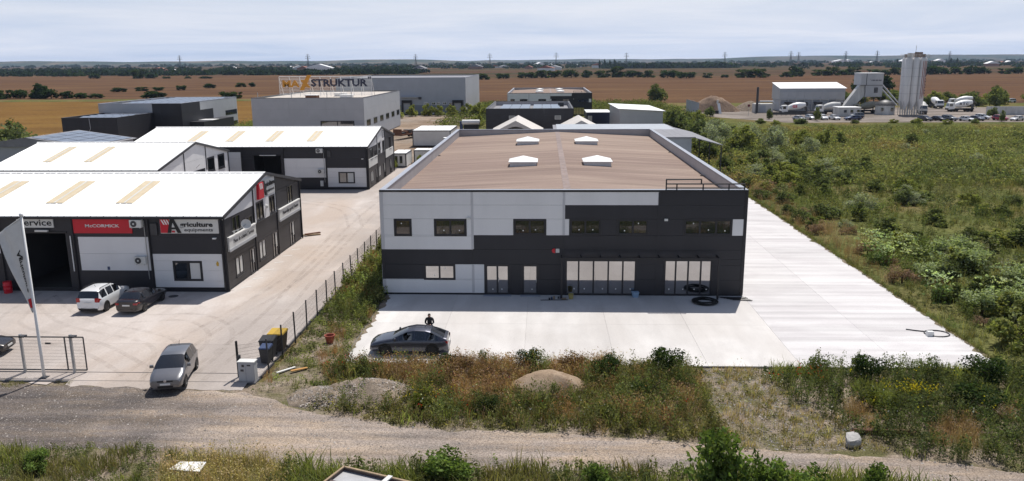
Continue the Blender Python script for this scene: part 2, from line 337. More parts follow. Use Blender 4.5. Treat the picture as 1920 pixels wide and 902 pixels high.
yr = empty('concrete_yard'); tag(yr, kind='structure')
sub = MB().box(0.2, 38.45, -14.25, 57, -0.26, -0.03)
o = sub.build('slab_bed', M('slab_bed', (0.16, 0.15, 0.14), 0.9), yr)
for k in range(14):
    for x0, x1 in ((27.0, 32.7), (32.7, 38.42)):
        slab(yr, x0, x1, -14.2+5.05*k, -14.2+5.05*(k+1), mg_con_r)
ya = empty('concrete_apron'); tag(ya, kind='structure')
for i in range(5):
    for j in range(2): slab(ya, 0.3+5.34*i, 0.3+5.34*(i+1), -14.2+7.4*j, -14.2+7.4*(j+1), mg_con_f)
yl = empty('worn_concrete_yard'); tag(yl, kind='structure')
MB().box(-52, -3.75, -17.3, 78, -0.27, -0.03).build('slab_bed', m['core'], yl)
foot = [(-46, -12.2, 0.4, 19.6), (-49, -29.8, 26.6, 46.2), (-46, -12.2, 50.8, 70)]
for i in range(8):
    for j in range(16):
        x1 = -3.8-6.0*i; x0 = x1-6.0; y0 = -17.2+5.95*j; y1 = y0+5.95
        if any(a < x0 and x1 < b and c < y0 and y1 < d for a, b, c, d in foot): continue
        slab(yl, x0, x1, y0, y1, mg_con_l)
# broken concrete lip in front of the gate
lf = ragged([(-14.3, -17.75), (-10, -18.0), (-7, -18.1), (-4, -18.2)], .09, 6, .22); lp = MB()
for (x, y) in lf: lp.v += [(x, -17.22, -.012), (x, y, GZ+.006)]
lp.f = [(2*i, 2*i+1, 2*i+3, 2*i+2) for i in range(len(lf)-1)]
tag(lp.build('gate_lip', mg_con_l), kind='structure')
sheet('flagpole_footing', [(-16.5, -17.5), (-15.3, -17.7), (-15.1, -16.75), (-15.9, -16.5)], GZ+0.03, mg_con_l)

mty, t_, b_ = nodes_of('tyre_dirt'); b_.inputs['Base Color'].default_value = (.33, .285, .245, 1); b_.inputs['Roughness'].default_value = .9; b_.inputs['Specular IOR Level'].default_value = 0
g_ = t_.nodes.new('ShaderNodeNewGeometry'); n_ = t_.nodes.new('ShaderNodeTexNoise'); n_.inputs['Scale'].default_value = 1.1; n_.inputs['Detail'].default_value = 8; t_.links.new(g_.outputs['Position'], n_.inputs['Vector'])
mr_ = t_.nodes.new('ShaderNodeMapRange'); mr_.inputs['From Min'].default_value = .35; mr_.inputs['From Max'].default_value = .75; mr_.inputs['To Max'].default_value = .20; t_.links.new(n_.outputs['Fac'], mr_.inputs['Value']); t_.links.new(mr_.outputs[0], b_.inputs['Alpha'])
def tyre_track(parent, pts, wd=.34, gauge=1.45, z=.0075):
    P_ = [Vector((x, y, 0)) for x, y in pts]; C_ = []
    for i in range(len(P_)-1):
        p0, p1, p2, p3 = P_[max(0, i-1)], P_[i], P_[i+1], P_[min(len(P_)-1, i+2)]
        for k in range(10):
            t = k/10; C_.append(.5*((2*p1)+(p2-p0)*t+(2*p0-5*p1+4*p2-p3)*t*t+(3*p1-p0-3*p2+p3)*t**3))
    for sd2 in (-1, 1):
        mb = MB()
        for i, c in enumerate(C_):
            d = (C_[min(i+1, len(C_)-1)]-C_[max(0, i-1)]).normalized(); nrm = Vector((-d.y, d.x, 0)); o = c+nrm*sd2*gauge/2
            for q in (-wd/2, wd/2): a = o+nrm*q; mb.v.append((a.x, a.y, z))
        mb.f = [(2*i, 2*i+1, 2*i+3, 2*i+2) for i in range(len(C_)-1)]
        mb.build('tyre_mark', mty, parent)
for k, pts in enumerate((((-8.3, -17), (-8.6, -10), (-12, -6), (-16.5, -6.5)), ((-9.5, -17), (-12, -11), (-20, -7), (-26, -1)), ((-7.5, -17), (-6.8, -6), (-7.5, 8), (-8.2, 30), (-8, 46)), ((-11, -16.9), (-10, -8), (-8.4, 4), (-8.8, 22)), ((-26, 0), (-24, -8), (-16, -12), (-10, -16.9)), ((-8, 25), (-12, 36), (-20, 42), (-26, 49)))): tyre_track(yl, pts, z=.0065+.001*k)
rs_ = np.random.default_rng(3); ys_ = np.arange(-14.1, 52, .3)
sheet('soil_spill', [(38.40-abs(d), y) for y, d in zip(ys_, np.convolve(rs_.normal(.05, .28, len(ys_)), [.25, .5, .25], 'same'))]+[(38.47, 52), (38.47, -14.1)], .006, mg_soil)
ys_ = np.arange(-14.1, -.3, .25)
sheet('soil_spill', [(.36+abs(d), y) for y, d in zip(ys_, np.convolve(rs_.normal(.1, .3, len(ys_)), [.25, .5, .25], 'same'))]+[(.28, -.3), (.28, -14.1)], .006, mg_soil)
# far hills
def hills(name, y, x0, x1, hmax, seed, mat, depth=700):
    r = np.random.default_rng(seed); xs = np.linspace(x0, x1, 90); ph = r.uniform(0, 6.28, 6)
    t = (xs-x0)/(x1-x0); env = np.clip(np.minimum(t, 1-t)*6, 0, 1)**0.7
    h = hmax*env*(0.75+0.10*np.sin(t*7+ph[0])+0.06*np.sin(t*23+ph[1])+0.03*np.sin(t*61+ph[2]))
    vs = []; 
    for k, (dy, f) in enumerate(((-depth, 0), (-depth*.55, .45), (-depth*.2, .85), (0, 1), (depth*.6, .6), (depth*1.2, 0))):
        for x, hh in zip(xs, h): vs.append((x, y+dy+40*math.sin(x*.002+k), -0.5+hh*f))
    n = len(xs); fs = [(k*n+i, k*n+i+1, (k+1)*n+i+1, (k+1)*n+i) for k in range(5) for i in range(n-1)]
    o = MB().add(vs, fs).build(name, mat, None, True); tag(o, kind='structure')
mg_hill = ground_mat('hill_cover', [(0.045, 0.06, 0.03), (0.17, 0.13, 0.085), (0.035, 0.05, 0.03)], [0, 0.0025, 0.004], (1, 1, 4), 0, fine=0.2, fscale=0.02)
mg_wood = ground_mat('wooded_hill_cover', [(0.028, 0.042, 0.025), (0.045, 0.06, 0.032), (0.10, 0.085, 0.06)], [0, 0.006, 0.002], (1, 1, 4), 0, fine=0.3, fscale=0.03)
hills('hill', 7600, -6500, -300, 52, 3, mg_hill)
hills('hill', 8200, 1300, 9500, 74, 8, mg_wood)
hills('hill', 9600, -1500, 3600, 40, 5, mg_wood)

# ------------------------------------------------------------ building kit
def PF(y0):          # wall facing -Y, outward w
    return lambda u, v, w: (u, y0-w, v)
def PB(y0): return lambda u, v, w: (u, y0+w, v)
def PR(x0): return lambda u, v, w: (x0+w, u, v)
def PL(x0): return lambda u, v, w: (x0-w, u, v)

def cut(rects, o):   # subtract o from each rect
    out = []
    for a, b, c, d in rects:
        e, f, g, h = o
        if e >= b-1e-6 or f <= a+1e-6 or g >= d-1e-6 or h <= c+1e-6: out.append((a, b, c, d)); continue
        if c < g: out.append((a, b, c, g))
        if h < d: out.append((a, b, h, d))
        lo, hi = max(c, g), min(d, h)
        if a < e: out.append((a, e, lo, hi))
        if f < b: out.append((f, b, lo, hi))
    return out

def clad(parent, P, ubreaks, vbreaks, base, zones=(), openings=(), t=0.06, gap=0.012, name='wall_panel'):
    """sandwich panels bay by bay, row by row; zones = [(u0,u1,v0,v1,mat)]"""
    for u0, u1 in zip(ubreaks[:-1], ubreaks[1:]):
        for v0, v1 in zip(vbreaks[:-1], vbreaks[1:]):
            cells = [((u0, u1, v0, v1), base)]
            for z in zones:
                new = []
                for rc, mt in cells:
                    rest = cut([rc], z[:4]); new += [(q, mt) for q in rest]
                    i = (max(rc[0], z[0]), min(rc[1], z[1]), max(rc[2], z[2]), min(rc[3], z[3]))
                    if i[0] < i[1]-1e-6 and i[2] < i[3]-1e-6: new.append((i, z[4]))
                cells = new
            for rc, mt in cells:
                rs = [rc]
                for o in openings: rs = cut(rs, o)
                for a, b, c, d in rs:
                    if b-a < 0.03 or d-c < 0.03: continue
                    g = gap/2
                    MB().box(a+g, b-g, c+g, d-g, 0, t, P).build(name, mt, parent)

def core(parent, P, u0, u1, v0, v1, t=0.2, holes=(), mat=None, name='wall'):
    rs = [(u0, u1, v0, v1)]
    for h in holes: rs = cut(rs, h)
    mb = MB()
    for a, b, c, d in rs: mb.box(a, b, c, d, -t, -0.045, P)
    return mb.build(name, mat or m['core'], parent)

def window(parent, P, u0, u1, v0, v1, n=2, fr=0.09, mid=None, glass='glass', stick=0, name='window', frame='frame', proud=0.085, sill=False):
    mb = MB()
    mb.box(u0, u1, v0, v0+fr, -.04, proud, P); mb.box(u0, u1, v1-fr, v1, -.04, proud, P)
    mb.box(u0, u0+fr, v0+fr, v1-fr, -.04, proud, P); mb.box(u1-fr, u1, v0+fr, v1-fr, -.04, proud, P)
    cuts = mid if mid else [u0+(u1-u0)*i/n for i in range(1, n)]
    for c in cuts: mb.box(c-fr*.45, c+fr*.45, v0+fr, v1-fr, -.035, proud-.012, P)
    w_ = mb.build(name, m[frame], parent)
    eds = [u0+fr]+list(cuts)+[u1-fr]
    for i, (a, b) in enumerate(zip(eds[:-1], eds[1:])):
        a += fr*.2; b -= fr*.2
        pn = MB().box(a, b, v0+fr*.8, v1-fr*.8, .0, .02, P).build('pane', m[glass], w_)
        if stick:
            su = a+(b-a)*rnd.choice((.35, .5, .6)); sv = v0+(v1-v0)*(rnd.choice((.25, .3, .7)) if stick == 1 else .16)
            MB().box(su, su+.085, sv, sv+.085, .021, .026, P).build('sticker', m['sticker'], w_)
    if sill: MB().box(u0-.05, u1+.05, v0-.05, v0-.002, .0, .16, P).build('sill', m[frame], w_)
    return w_

def lettering(parent, P, text, u0, u1, v0, v1, mat, w0=0.0, depth=0.03, bold=0.0, mirror=False, name='lettering'):
    cu = bpy.data.curves.new('text', 'FONT'); cu.body = text; cu.size = 1.0; cu.extrude = 0.01; cu.offset = bold; cu.resolution_u = 2
    ob = bpy.data.objects.new('text_tmp', cu); col.objects.link(ob)
    dg = bpy.context.evaluated_depsgraph_get(); me = bpy.data.meshes.new_from_object(ob.evaluated_get(dg))
    bpy.data.objects.remove(ob); bpy.data.curves.remove(cu)
    co = np.array([v.co for v in me.vertices]); lo = co.min(0); hi = co.max(0)
    for v in me.vertices:
        f = (v.co.x-lo[0])/(hi[0]-lo[0]); g = (v.co.y-lo[1])/(hi[1]-lo[1]); h = (v.co.z-lo[2])/(hi[2]-lo[2])
        if mirror: f = 1-f
        v.co = P(u0+f*(u1-u0), v0+g*(v1-v0), w0+h*depth)
    me.name = name; return link(name, me, mat, parent)

def board(parent, P, u0, u1, v0, v1, mat, w0=0.065, t=0.08, name='sign_board'):
    return MB().box(u0, u1, v0, v1, w0, w0+t, P).build(name, mat, parent)

def ac_unit(parent, P, u, v, wd=0.9, ht=0.58):
    a = MB().box(u, u+wd, v, v+ht, .14, .46, P).build('air_conditioner', m['offwhite'], parent)
    g = MB(); c = (u+wd*.36, v+ht*.5); n = 14
    pts = [(c[0]+.24*math.cos(2*math.pi*i/n), c[1]+.24*math.sin(2*math.pi*i/n)) for i in range(n)]
    g.prism(pts, lambda uu, vv, k: P(uu, vv, .462+.02*k)); g.build('fan_grille', m['darksteel'], a)
    h = MB(); pts = [(c[0]+.07*math.cos(2*math.pi*i/8), c[1]+.07*math.sin(2*math.pi*i/8)) for i in range(8)]
    h.prism(pts, lambda uu, vv, k: P(uu, vv, .484+.01*k)); h.build('fan_hub', m['offwhite'], a)
    b = MB(); b.box(u+.12, u+.17, v-.06, v, .06, .44, P); b.box(u+wd-.17, u+wd-.12, v-.06, v, .06, .44, P); b.build('bracket', m['steel'], a)
    return a

# ------------------------------------------------------------ main warehouse
W, D, H = 26.92, 53.6, 8.0
mb_ = empty('warehouse', (0, 0, 0), 0, 'large two-storey warehouse, brown low-pitched roof, light grey and black front, standing alone on fresh concrete', 'warehouse')
P = PF(-0.0)
wins = [(0.97, 2.30, 4.52, 5.84, 1, 1), (3.97, 6.40, 4.52, 5.84, 2, 1), (9.87, 12.31, 4.61, 5.84, 2, 1), (14.03, 16.36, 4.62, 5.84, 2, 1),
        (17.53, 19.83, 4.62, 5.84, 2, 1), (22.39, 25.93, 4.62, 5.84, 3, 1), (3.10, 5.49, 1.15, 2.36, 2, 1)]
doors = [(7.71, 9.60, 0.02, 2.38), (10.48, 11.75, 0.02, 2.38)]
shops = [(13.71, 19.06, 0.02, 2.77, [14.74, 15.84, 16.94, 18.02]), (21.04, 24.64, 0.02, 2.80, [21.93, 22.85, 23.78])]
ops = [q[:4] for q in wins]+doors+[s[:4] for s in shops]
lg = m['panel']; stripm = M('cover_strip_grey', (.50, .50, .52), .45, .06)
zones = [(0.0, 6.83, 3.51, 7.86, lg), (6.83, 13.60, 4.61, 7.86, lg), (13.60, 20.57, 6.88, 7.86, lg), (13.60, 14.0, 4.61, 5.84, lg),
         (25.93, 26.92, 4.61, 5.84, lg), (0.0, 7.66, 0.14, 1.22, lg), (5.49, 7.66, 1.22, 2.37, lg)]
core(mb_, P, 0.02, W-.02, 0.0, 7.9, 0.25, ())
rows = [0.14, 1.22, 2.37, 3.51, 4.61, 5.84, 6.88, 7.86]
clad(mb_, P, [0, 6.83, 13.60, 20.57, W], rows, m['dark'], zones, ops)
for u in (6.83, 13.6, 20.57):          # bay cover strips
    for v0, v1 in ((3.55, 7.84),) if u < 20 else ((0.2, 7.84),):
        mt = stripm if u < 14 else m['dark']
        MB().box(u-.09, u+.09, v0 if u < 10 else (4.63 if u < 14 else 0.2), v1, .062, .085, P).build('cover_strip', mt, mb_)
MB().box(6.74, 6.92, .2, 2.34, .062, .085, P).build('cover_strip', stripm, mb_)
for u0, v0, v1, mt in ((-.02, .16, 1.2, stripm), (-.02, 3.53, 7.84, stripm), (-.02, 1.22, 3.5, m['dark'])):
    MB().box(u0, u0+.24, v0, v1, .062, .09, P).build('corner_trim', mt, mb_)
MB().box(W-.2, W+.03, .1, 7.84, .062, .09, P).build('corner_trim', m['trim'], mb_)
MB().box(-.03, W+.03, 7.86, 8.0, -.05, .11, P).build('parapet_flashing', m['trim'], mb_)
MB().box(0, W, 0.0, .135, 0, .03, P).build('plinth', m['trim'], mb_)
for a, b, c, d, n, s in wins: window(mb_, P, a, b, c, d, n, 0.15 if c > 3 else 0.14, None, 'glass_up' if c > 3 else 'glass', s)
for i, (a, b, c, d) in enumerate(doors):
    dr = window(mb_, P, a, b, c, d, 2 if i == 0 else 1, 0.15, None, 'glass', 2, name='door')
    MB().box((a+b)/2+.06 if i == 0 else b-.2, (a+b)/2+.1 if i == 0 else b-.16, 1.0, 1.3, .09, .14, P).build('handle', m['steel'], dr)
    MB().box(a-.1, b+.1, 0.0, .03, .1, .5, P).build('threshold', m['cap'], dr)
for a, b, c, d, mid in shops: window(mb_, P, a, b, c, d, len(mid)+1, 0.13, mid, 'glass', 2, name='shop_window')
# side and rear walls
PRm, PLm, PBm = PR(W), PL(0), PB(D)
for PP, u0, u1 in ((PRm, 0.05, D-.05), (PLm, 0.05, D-.05)):
    core(mb_, PP, u0, u1, 0, 7.9, .25)
    clad(mb_, PP, [0.0, 9, 18, 27, 36, 45, D], [0.1, 2.37, 4.61, 6.88, 7.98], m['panel'] if PP is PLm else m['dark'], [(0, D, 2.37, 4.61, m['dark'])] if PP is PLm else [])
core(mb_, PBm, 0.02, W-.02, 0, 7.9, .25); clad(mb_, PBm, [0, 6.83, 13.6, 20.57, W], [.1, 2.37, 4.61, 6.88, 7.98], lg)
# roof: ridge along Y, sunk behind parapets
zr_e, zr_c, pw = 7.02, 7.66, 0.34
cxr = 13.9
mroof = ground_mat('dusty_membrane', [(0.288, 0.224, 0.190), (0.310, 0.246, 0.208), (0.245, 0.188, 0.164)], [0, 0.25, 0.12], (0.25, 1, 1), 0.1, 10, 0.9, 0.05, 6, band=(0.7, 0.14, 0.03))
rf = MB()
nseg = 46
ys = np.linspace(pw, D-pw, nseg)
xs_ = [pw, pw+4, 9, cxr-.6, cxr, cxr+.6, 19, W-pw-4, W-pw]
def zroof(x): return zr_e+(zr_c-zr_e)*(1-abs(x-cxr)/(cxr-pw if x < cxr else W-pw-cxr))
for y in ys:
    for x in xs_: rf.v.append((x, y, zroof(x)+0.012*math.sin(y*2.6+x)))
k = len(xs_)
rf.f = [(j*k+i, j*k+i+1, (j+1)*k+i+1, (j+1)*k+i) for j in range(nseg-1) for i in range(k-1)]
roof = rf.build('roof', mroof, mb_)
MB().box(cxr-.28, cxr+.28, pw+.1, D-pw-.1, zr_c-.012, zr_c+.006).build('ridge_strip', M('ridge_strip', (0.245, 0.192, 0.176), .9, .2, 1.0), roof)
for nm, a in (('parapet', (0, pw, 0.02, D-.02, 7.0, 7.93)), ('parapet', (W-pw, W, 0.02, D-.02, 7.0, 7.93)), ('parapet', (pw, W-pw, 0.02, pw, 7.0, 7.93)), ('parapet', (pw, W-pw, D-pw, D-.02, 7.0, 7.93))):
    pp = MB().box(*a).build(nm, m['parapet'], mb_)
    a_ = (a[0]-.04, a[1]+.04, a[2]-.02, a[3]+.03, 7.93, 8.012)
    if a[1]-a[0] > 5: a_ = (a[0]+.042, a[1]-.042, a[2]-.03, a[3]+.03, 7.93, 8.01)
    MB().box(*a_).build('cap', m['cap'], pp)
    a2 = (a[0]-.03, a[1]+.03, a[2], a[3]+.01, 7.89, 7.928)
    MB().box(*[q if i not in (0, 1) or a[1]-a[0] < 5 else q for i, q in enumerate(a2)]).build('drip_edge', m['trim'], pp)
for (x0, x1, y0) in ((8.87, 11.4, 17.5), (15.93, 18.47, 17.6), (8.89, 11.39, 37.5), (15.89, 18.43, 37.4)):
    zb = zroof((x0+x1)/2)
    zb0 = min(zroof(x0), zroof(x1))-.05
    kb = MB().box(x0, x1, y0, y0+2.5, zb0, zb+.36).build('skylight', M('skylight_kerb', (0.55, 0.55, 0.56), .5, .1, 2) if 'skylight_kerb' not in bpy.data.materials else bpy.data.materials['skylight_kerb'], roof)
    cx_, cy_ = (x0+x1)/2, y0+1.25
    dm = MB(); z1 = zb+.362
    dm.add([(x0-.12, y0-.12, z1), (x1+.12, y0-.12, z1), (x1+.12, y0+2.62, z1), (x0-.12, y0+2.62, z1), (x0-.12, y0-.12, z1+.07), (x1+.12, y0-.12, z1+.07), (x1+.12, y0+2.62, z1+.07), (x0-.12, y0+2.62, z1+.07), (cx_, cy_, z1+.52)],
           [(0, 1, 2, 3), (0, 1, 5, 4), (1, 2, 6, 5), (2, 3, 7, 6), (3, 0, 4, 7), (4, 5, 8), (5, 6, 8), (6, 7, 8), (7, 4, 8)])
    dm.build('dome', m['white'], kb)
for x, y in ((pw+.25, 5), (pw+.2, 30), (W-pw-.3, 14), (W-pw-.3, 33)):
    MB().box(x-.12, x+.12, y-.1, y+.1, zroof(x), zroof(x)+.08).build('roof_outlet', m['black'], roof)
# roof railing
rl = MB(); yv = 0.12
def bar(a, b, r=.05): rl.tube(a, b, r, 4)
for x in (21.04, 21.81, 23.71, 25.57, 26.70): bar((x, yv, 8.0), (x, yv, 8.42))
bar((21.04, yv, 8.42), (26.70, yv, 8.42)); bar((21.04, yv, 8.12), (26.70, yv, 8.12))
bar((21.04, yv, 8.4), (21.04, yv, 8.75)); bar((23.57, yv, 8.4), (23.57, yv, 8.75)); bar((21.0, yv, 8.75), (23.6, yv, 8.75))
rl.build('roof_railing', m['trim'], mb_)
# entrance canopy frame
cf = MB(); yc = -0.95
for x in (13.45, 24.9): cf.box(x-.07, x+.07, yc-.07, yc+.07, 0, 3.0)
cf.box(13.38, 24.97, yc-.06, yc+.06, 3.0, 3.14)
canopy = cf.build('canopy_frame', m['trim'], mb_)
for i in range(9):
    x = 13.45+(24.9-13.45)*i/8
    MB().box(x-.04, x+.04, yc+.06, -.09, 3.02, 3.13).build('rafter', m['trim'], canopy)
for u, v in ((6.43, 5.79), (20.95, 5.72)):
    f = MB().box(u, u+.26, v, v+.17, .1, .2, P).build('floodlight', m['offwhite'], mb_); MB().box(u+.1, u+.16, v+.04, v+.12, .062, .1, P).build('bracket', m['trim'], f)
sr = MB().prism([(12.72, 3.45), (12.8, 3.3), (12.98, 3.27), (12.98, 3.62), (12.8, 3.6)], lambda u, v, k: P(u, v, .062+.1*k)).build('alarm_siren', m['red'], mb_)
MB().box(13.02, 13.29, 3.3, 3.6, .062, .14, P).build('alarm_box', m['offwhite'], mb_)

# ------------------------------------------------------------ gabled sheds (origin: front right corner)
def gable_poly(parent, X0, y0, y1, zb0, roofz, mat, t=.06, ridge=None):
    pts = [(y0, zb0), (y1, zb0), (y1, roofz(y1))]
    if ridge and y0 < ridge < y1: pts.append((ridge, roofz(ridge)))
    pts.append((y0, roofz(y0)))
    MB().prism(pts, lambda u, v, k: (X0+t*k, u, v)).build('gable_panel', mat, parent)

def shed(loc, label, length, depth, eave, apex, skylights, front, gable, rows=8, wallmat='dark', zones=(), fopen=(), copen=()):
    s = empty('shed', loc, 0, label, 'shed')
    PFs, PRs = PF(0), PR(0); rid = depth/2
    slope = (apex-eave)/rid
    rz = lambda y: eave+slope*min(y, depth-y)-.06
    holes = [o for o in copen]
    core(s, PFs, -length, -.05, 0, eave-.05, .2, holes)
    MB().box(-length, -.05, depth-.2, depth, 0, eave-.05).build('wall', m[wallmat], s)
    MB().prism([(.05, 0), (depth-.05, 0), (depth-.05, rz(depth)-.02), (rid, rz(rid)-.05), (.05, rz(0)-.02)], lambda u, v, k: (-length+.2*k, u, v)).build('wall', m[wallmat], s)
    MB().prism([(.05, 0), (depth-.05, 0), (depth-.05, rz(depth)-.02), (rid, rz(rid)-.05), (.05, rz(0)-.02)], lambda u, v, k: (-.25+.2*k, u, v)).build('wall', m['core'], s)
    # roof sheets, one metre wide, front and rear slope
    n = int(length); wd = length/n; ov = .22
    for sl in (0, 1):
        mbx = MB(); ya, za = (-ov, eave-ov*slope) if sl == 0 else (depth+ov, eave-ov*slope); yb, zb = rid, apex
        prof = [(0, .0), (wd*.06, .045), (wd*.12, .0), (wd*.5, 0), (wd*.54, .02), (wd*.58, 0), (wd, 0)]
        vs = [(x, ya, za+h) for x, h in prof]+[(x, yb, zb+h) for x, h in prof]+[(0, ya, za-.08), (wd, ya, za-.08), (wd, yb, zb-.08), (0, yb, zb-.08)]
        kk = len(prof)
        mbx.add(vs, [(i, i+1, kk+i+1, kk+i) for i in range(kk-1)]+[(2*kk, 2*kk+1, 2*kk+2, 2*kk+3), (0, 2*kk, 2*kk+1, kk-1)])
        me = mbx.mesh('roof_sheet')
        for i in range(n):
            o = link('roof_sheet', me, m['white_roof'], s); o.location = (.18-(i+1)*wd, 0, 0)
    rc = MB(); rc.add([(-length, rid-.25, apex-.25*slope+.05), (.2, rid-.25, apex-.25*slope+.05), (.2, rid, apex+.07), (-length, rid, apex+.07), (.2, rid+.25, apex-.25*slope+.05), (-length, rid+.25, apex-.25*slope+.05)], [(0, 1, 2, 3), (3, 2, 4, 5)])
    rc.build('ridge_cap', m['white_roof'], s)
    for x0, x1, y0, y1 in skylights:
        sk = MB(); z0 = eave+slope*y0+.055; z1 = eave+slope*y1+.055
        sk.add([(x0, y0, z0), (x1, y0, z0), (x1, y1, z1), (x0, y1, z1), (x0, y0, z0-.05), (x1, y0, z0-.05), (x1, y1, z1-.05), (x0, y1, z1-.05)], [(0, 1, 2, 3), (0, 1, 5, 4), (1, 2, 6, 5), (2, 3, 7, 6), (3, 0, 4, 7)])
        so = sk.build('skylight', m['rooflight'], s)
        xm = (x0+x1)/2
        MB().add([(xm-.07, y0, z0+.012), (xm+.07, y0, z0+.012), (xm+.07, y1, z1+.012), (xm-.07, y1, z1+.012)], [(0, 1, 2, 3)]).build('joint_strip', m['offwhite'], so)
    # barge boards and eave gutter
    for sgn, (ya, yb) in enumerate(((-ov, rid), (depth+ov, rid))):
        za, zb = eave-ov*slope, apex
        bb = MB(); bb.add([(.185, ya, za+.05), (.185, yb, zb+.05), (.185, yb, zb-.22), (.185, ya, za-.22), (.26, ya, za+.05), (.26, yb, zb+.05), (.26, yb, zb-.22), (.26, ya, za-.22)], [(0, 1, 2, 3), (4, 5, 6, 7), (0, 1, 5, 4), (3, 2, 6, 7), (0, 3, 7, 4), (1, 2, 6, 5)])
        bb.build('barge_board', m['cap'] if sgn == 0 and False else m['darksteel'], s)
    MB().box(-length, .18, -.36, -.2, eave-.25, eave-.08).build('gutter', m['trim'], s)
    if front: front(s, PFs, eave)
    if gable: gable(s, PRs, rz, depth, rid)
    return s

dk, lgp = m['dark'], m['panel']
def frontA(extra=None, opening=(-15.5, -12.25, 0, 4.6), third=None):
    def f(s, P, eave):
        zs = [(-5.6, -.15, .35, 3.0, lgp), (-11.3, -5.82, 1.67, 4.32, lgp)]+(third or [])
        win = (-4.1, -1.82, .86, 2.45)
        clad(s, P, [-33, -29.3, -23.5, -17.4, -11.6, -5.7, 0], [.3, 1.67, 3.0, 4.33, eave-.1], dk, zs, [win, opening])
        MB().box(-33, -.0, .0, .29, 0, .05, P).build('plinth', m['trim'], s)
        window(s, P, *win, 2, .16, None, 'glass2')
        MB().box(-2.78, -2.02, 1.0, 2.3, .022, .03, P).build('blind', m['offwhite'], s)
        for u in (-5.7, -11.6, -.12, -17.4): MB().tube(P(u, .2, .16), P(u, eave-.2, .16), .06, 6).build('downpipe', m['trim'], s)
        MB().box(opening[0]-.15, opening[1]+.15, opening[3], opening[3]+.14, .06, .12, P).build('door_head', m['trim'], s)
        ac_unit(s, P, -6.95, 5.12); ac_unit(s, P, -6.9, 2.26)
        MB().box(-5.5, -5.0, 4.5, 5.4, .06, .2, P).build('electric_box', m['darksteel'], s)
        MB().tube(P(-6.0, 1.0, .12), P(-6.0, 5.6, .12), .03, 5).build('cable_pipe', m['steel'], s)
        # dim interior behind the open door
        u0, u1 = opening[:2]
        room = MB(); room.box(u0-2, u0-1.9, 0, 6, -9, -.25, P); room.box(u1+1.9, u1+2, 0, 6, -9, -.25, P); room.box(u0-2, u1+2, 0, 6, -9.1, -9, P); room.box(u0-2, u1+2, 5.4, 5.5, -9, -.25, P)
        room.build('interior_wall', m['core'], s)
        MB().box(u0-2, u1+2, -.02, .012, -9, .0, P).build('interior_floor', M('interior_floor', (.12, .11, .10), .8) if 'interior_floor' not in bpy.data.materials else bpy.data.materials['interior_floor'], s)
        if extra: extra(s, P)
    return f
def gableA(extra=None):
    def g(s, P, rz, depth, rid):
        y1, y2 = 6.45, 12.15
        ops = [(1.65, 3.4, 3.95, 5.55), (4.3, 6.0, 3.95, 4.95), (7.05, 8.85, 4.05, 5.72), (10.2, 11.8, 4.05, 5.7), (15.4, 17.0, 3.95, 5.85),
               (1.75, 3.45, .66, 2.27), (7.1, 8.8, .66, 2.35), (4.85, 6.05, .02, 2.2), (10.5, 12.0, .02, 2.36), (15.45, 17.0, .02, 2.35)]
        zs = [(y1, y2, 4.0, 5.9, lgp)]
        clad(s, P, [0, y1, y2, depth], [.1, 1.3, 2.6, 4.0, 5.6], dk, zs, ops)
        clad(s, P, [y1, y2], [5.6, 5.88], lgp, (), ops); clad(s, P, [y2, depth], [5.6, 5.9], dk, (), ops)
        gable_poly(s, 0, .02, y1-.01, 5.61, rz, lgp); gable_poly(s, 0, y1+.01, y2-.01, 5.89, rz, lgp, ridge=rid); gable_poly(s, 0, y2+.01, depth-.02, 5.91, rz, dk)
        for u in (y1, y2): MB().box(u-.06, u+.06, .05, rz(u)-.1, .062, .13, P).build('cover_strip', m['trim'], s)
        for u in (.02, depth-.1): MB().box(u-.02, u+.1, 0, rz(u)-.15, .062, .16, P).build('corner_trim', m['trim'], s)
        for q in ops[:5]: window(s, P, *q, 2, .13, None, 'glass2', sill=True)
        for q in ops[5:7]:
            window(s, P, *q, 2, .13, None, 'glass2', sill=True)
            a, b = q[0], q[1]; mid = (a+b)/2
            for c, d in ((a+.16, mid-.1), (mid+.1, b-.16)): MB().box(c, d, q[2]+.16, q[3]-.16, .021, .03, P).build('blind', m['offwhite'], s)
        for q in ops[7:]:
            dr = window(s, P, *q, 2, .12, None, 'glass2', name='door')
            a, b = q[0], q[1]; mid = (a+b)/2
            MB().box(mid+.08, b-.15, .9, q[3]-.16, .021, .03, P).build('blind', m['offwhite'], dr); MB().box(mid-.03, mid+.03, 1.0, 1.2, .08, .13, P).build('handle', m['steel'], dr)
        if extra: extra(s, P)
    return g

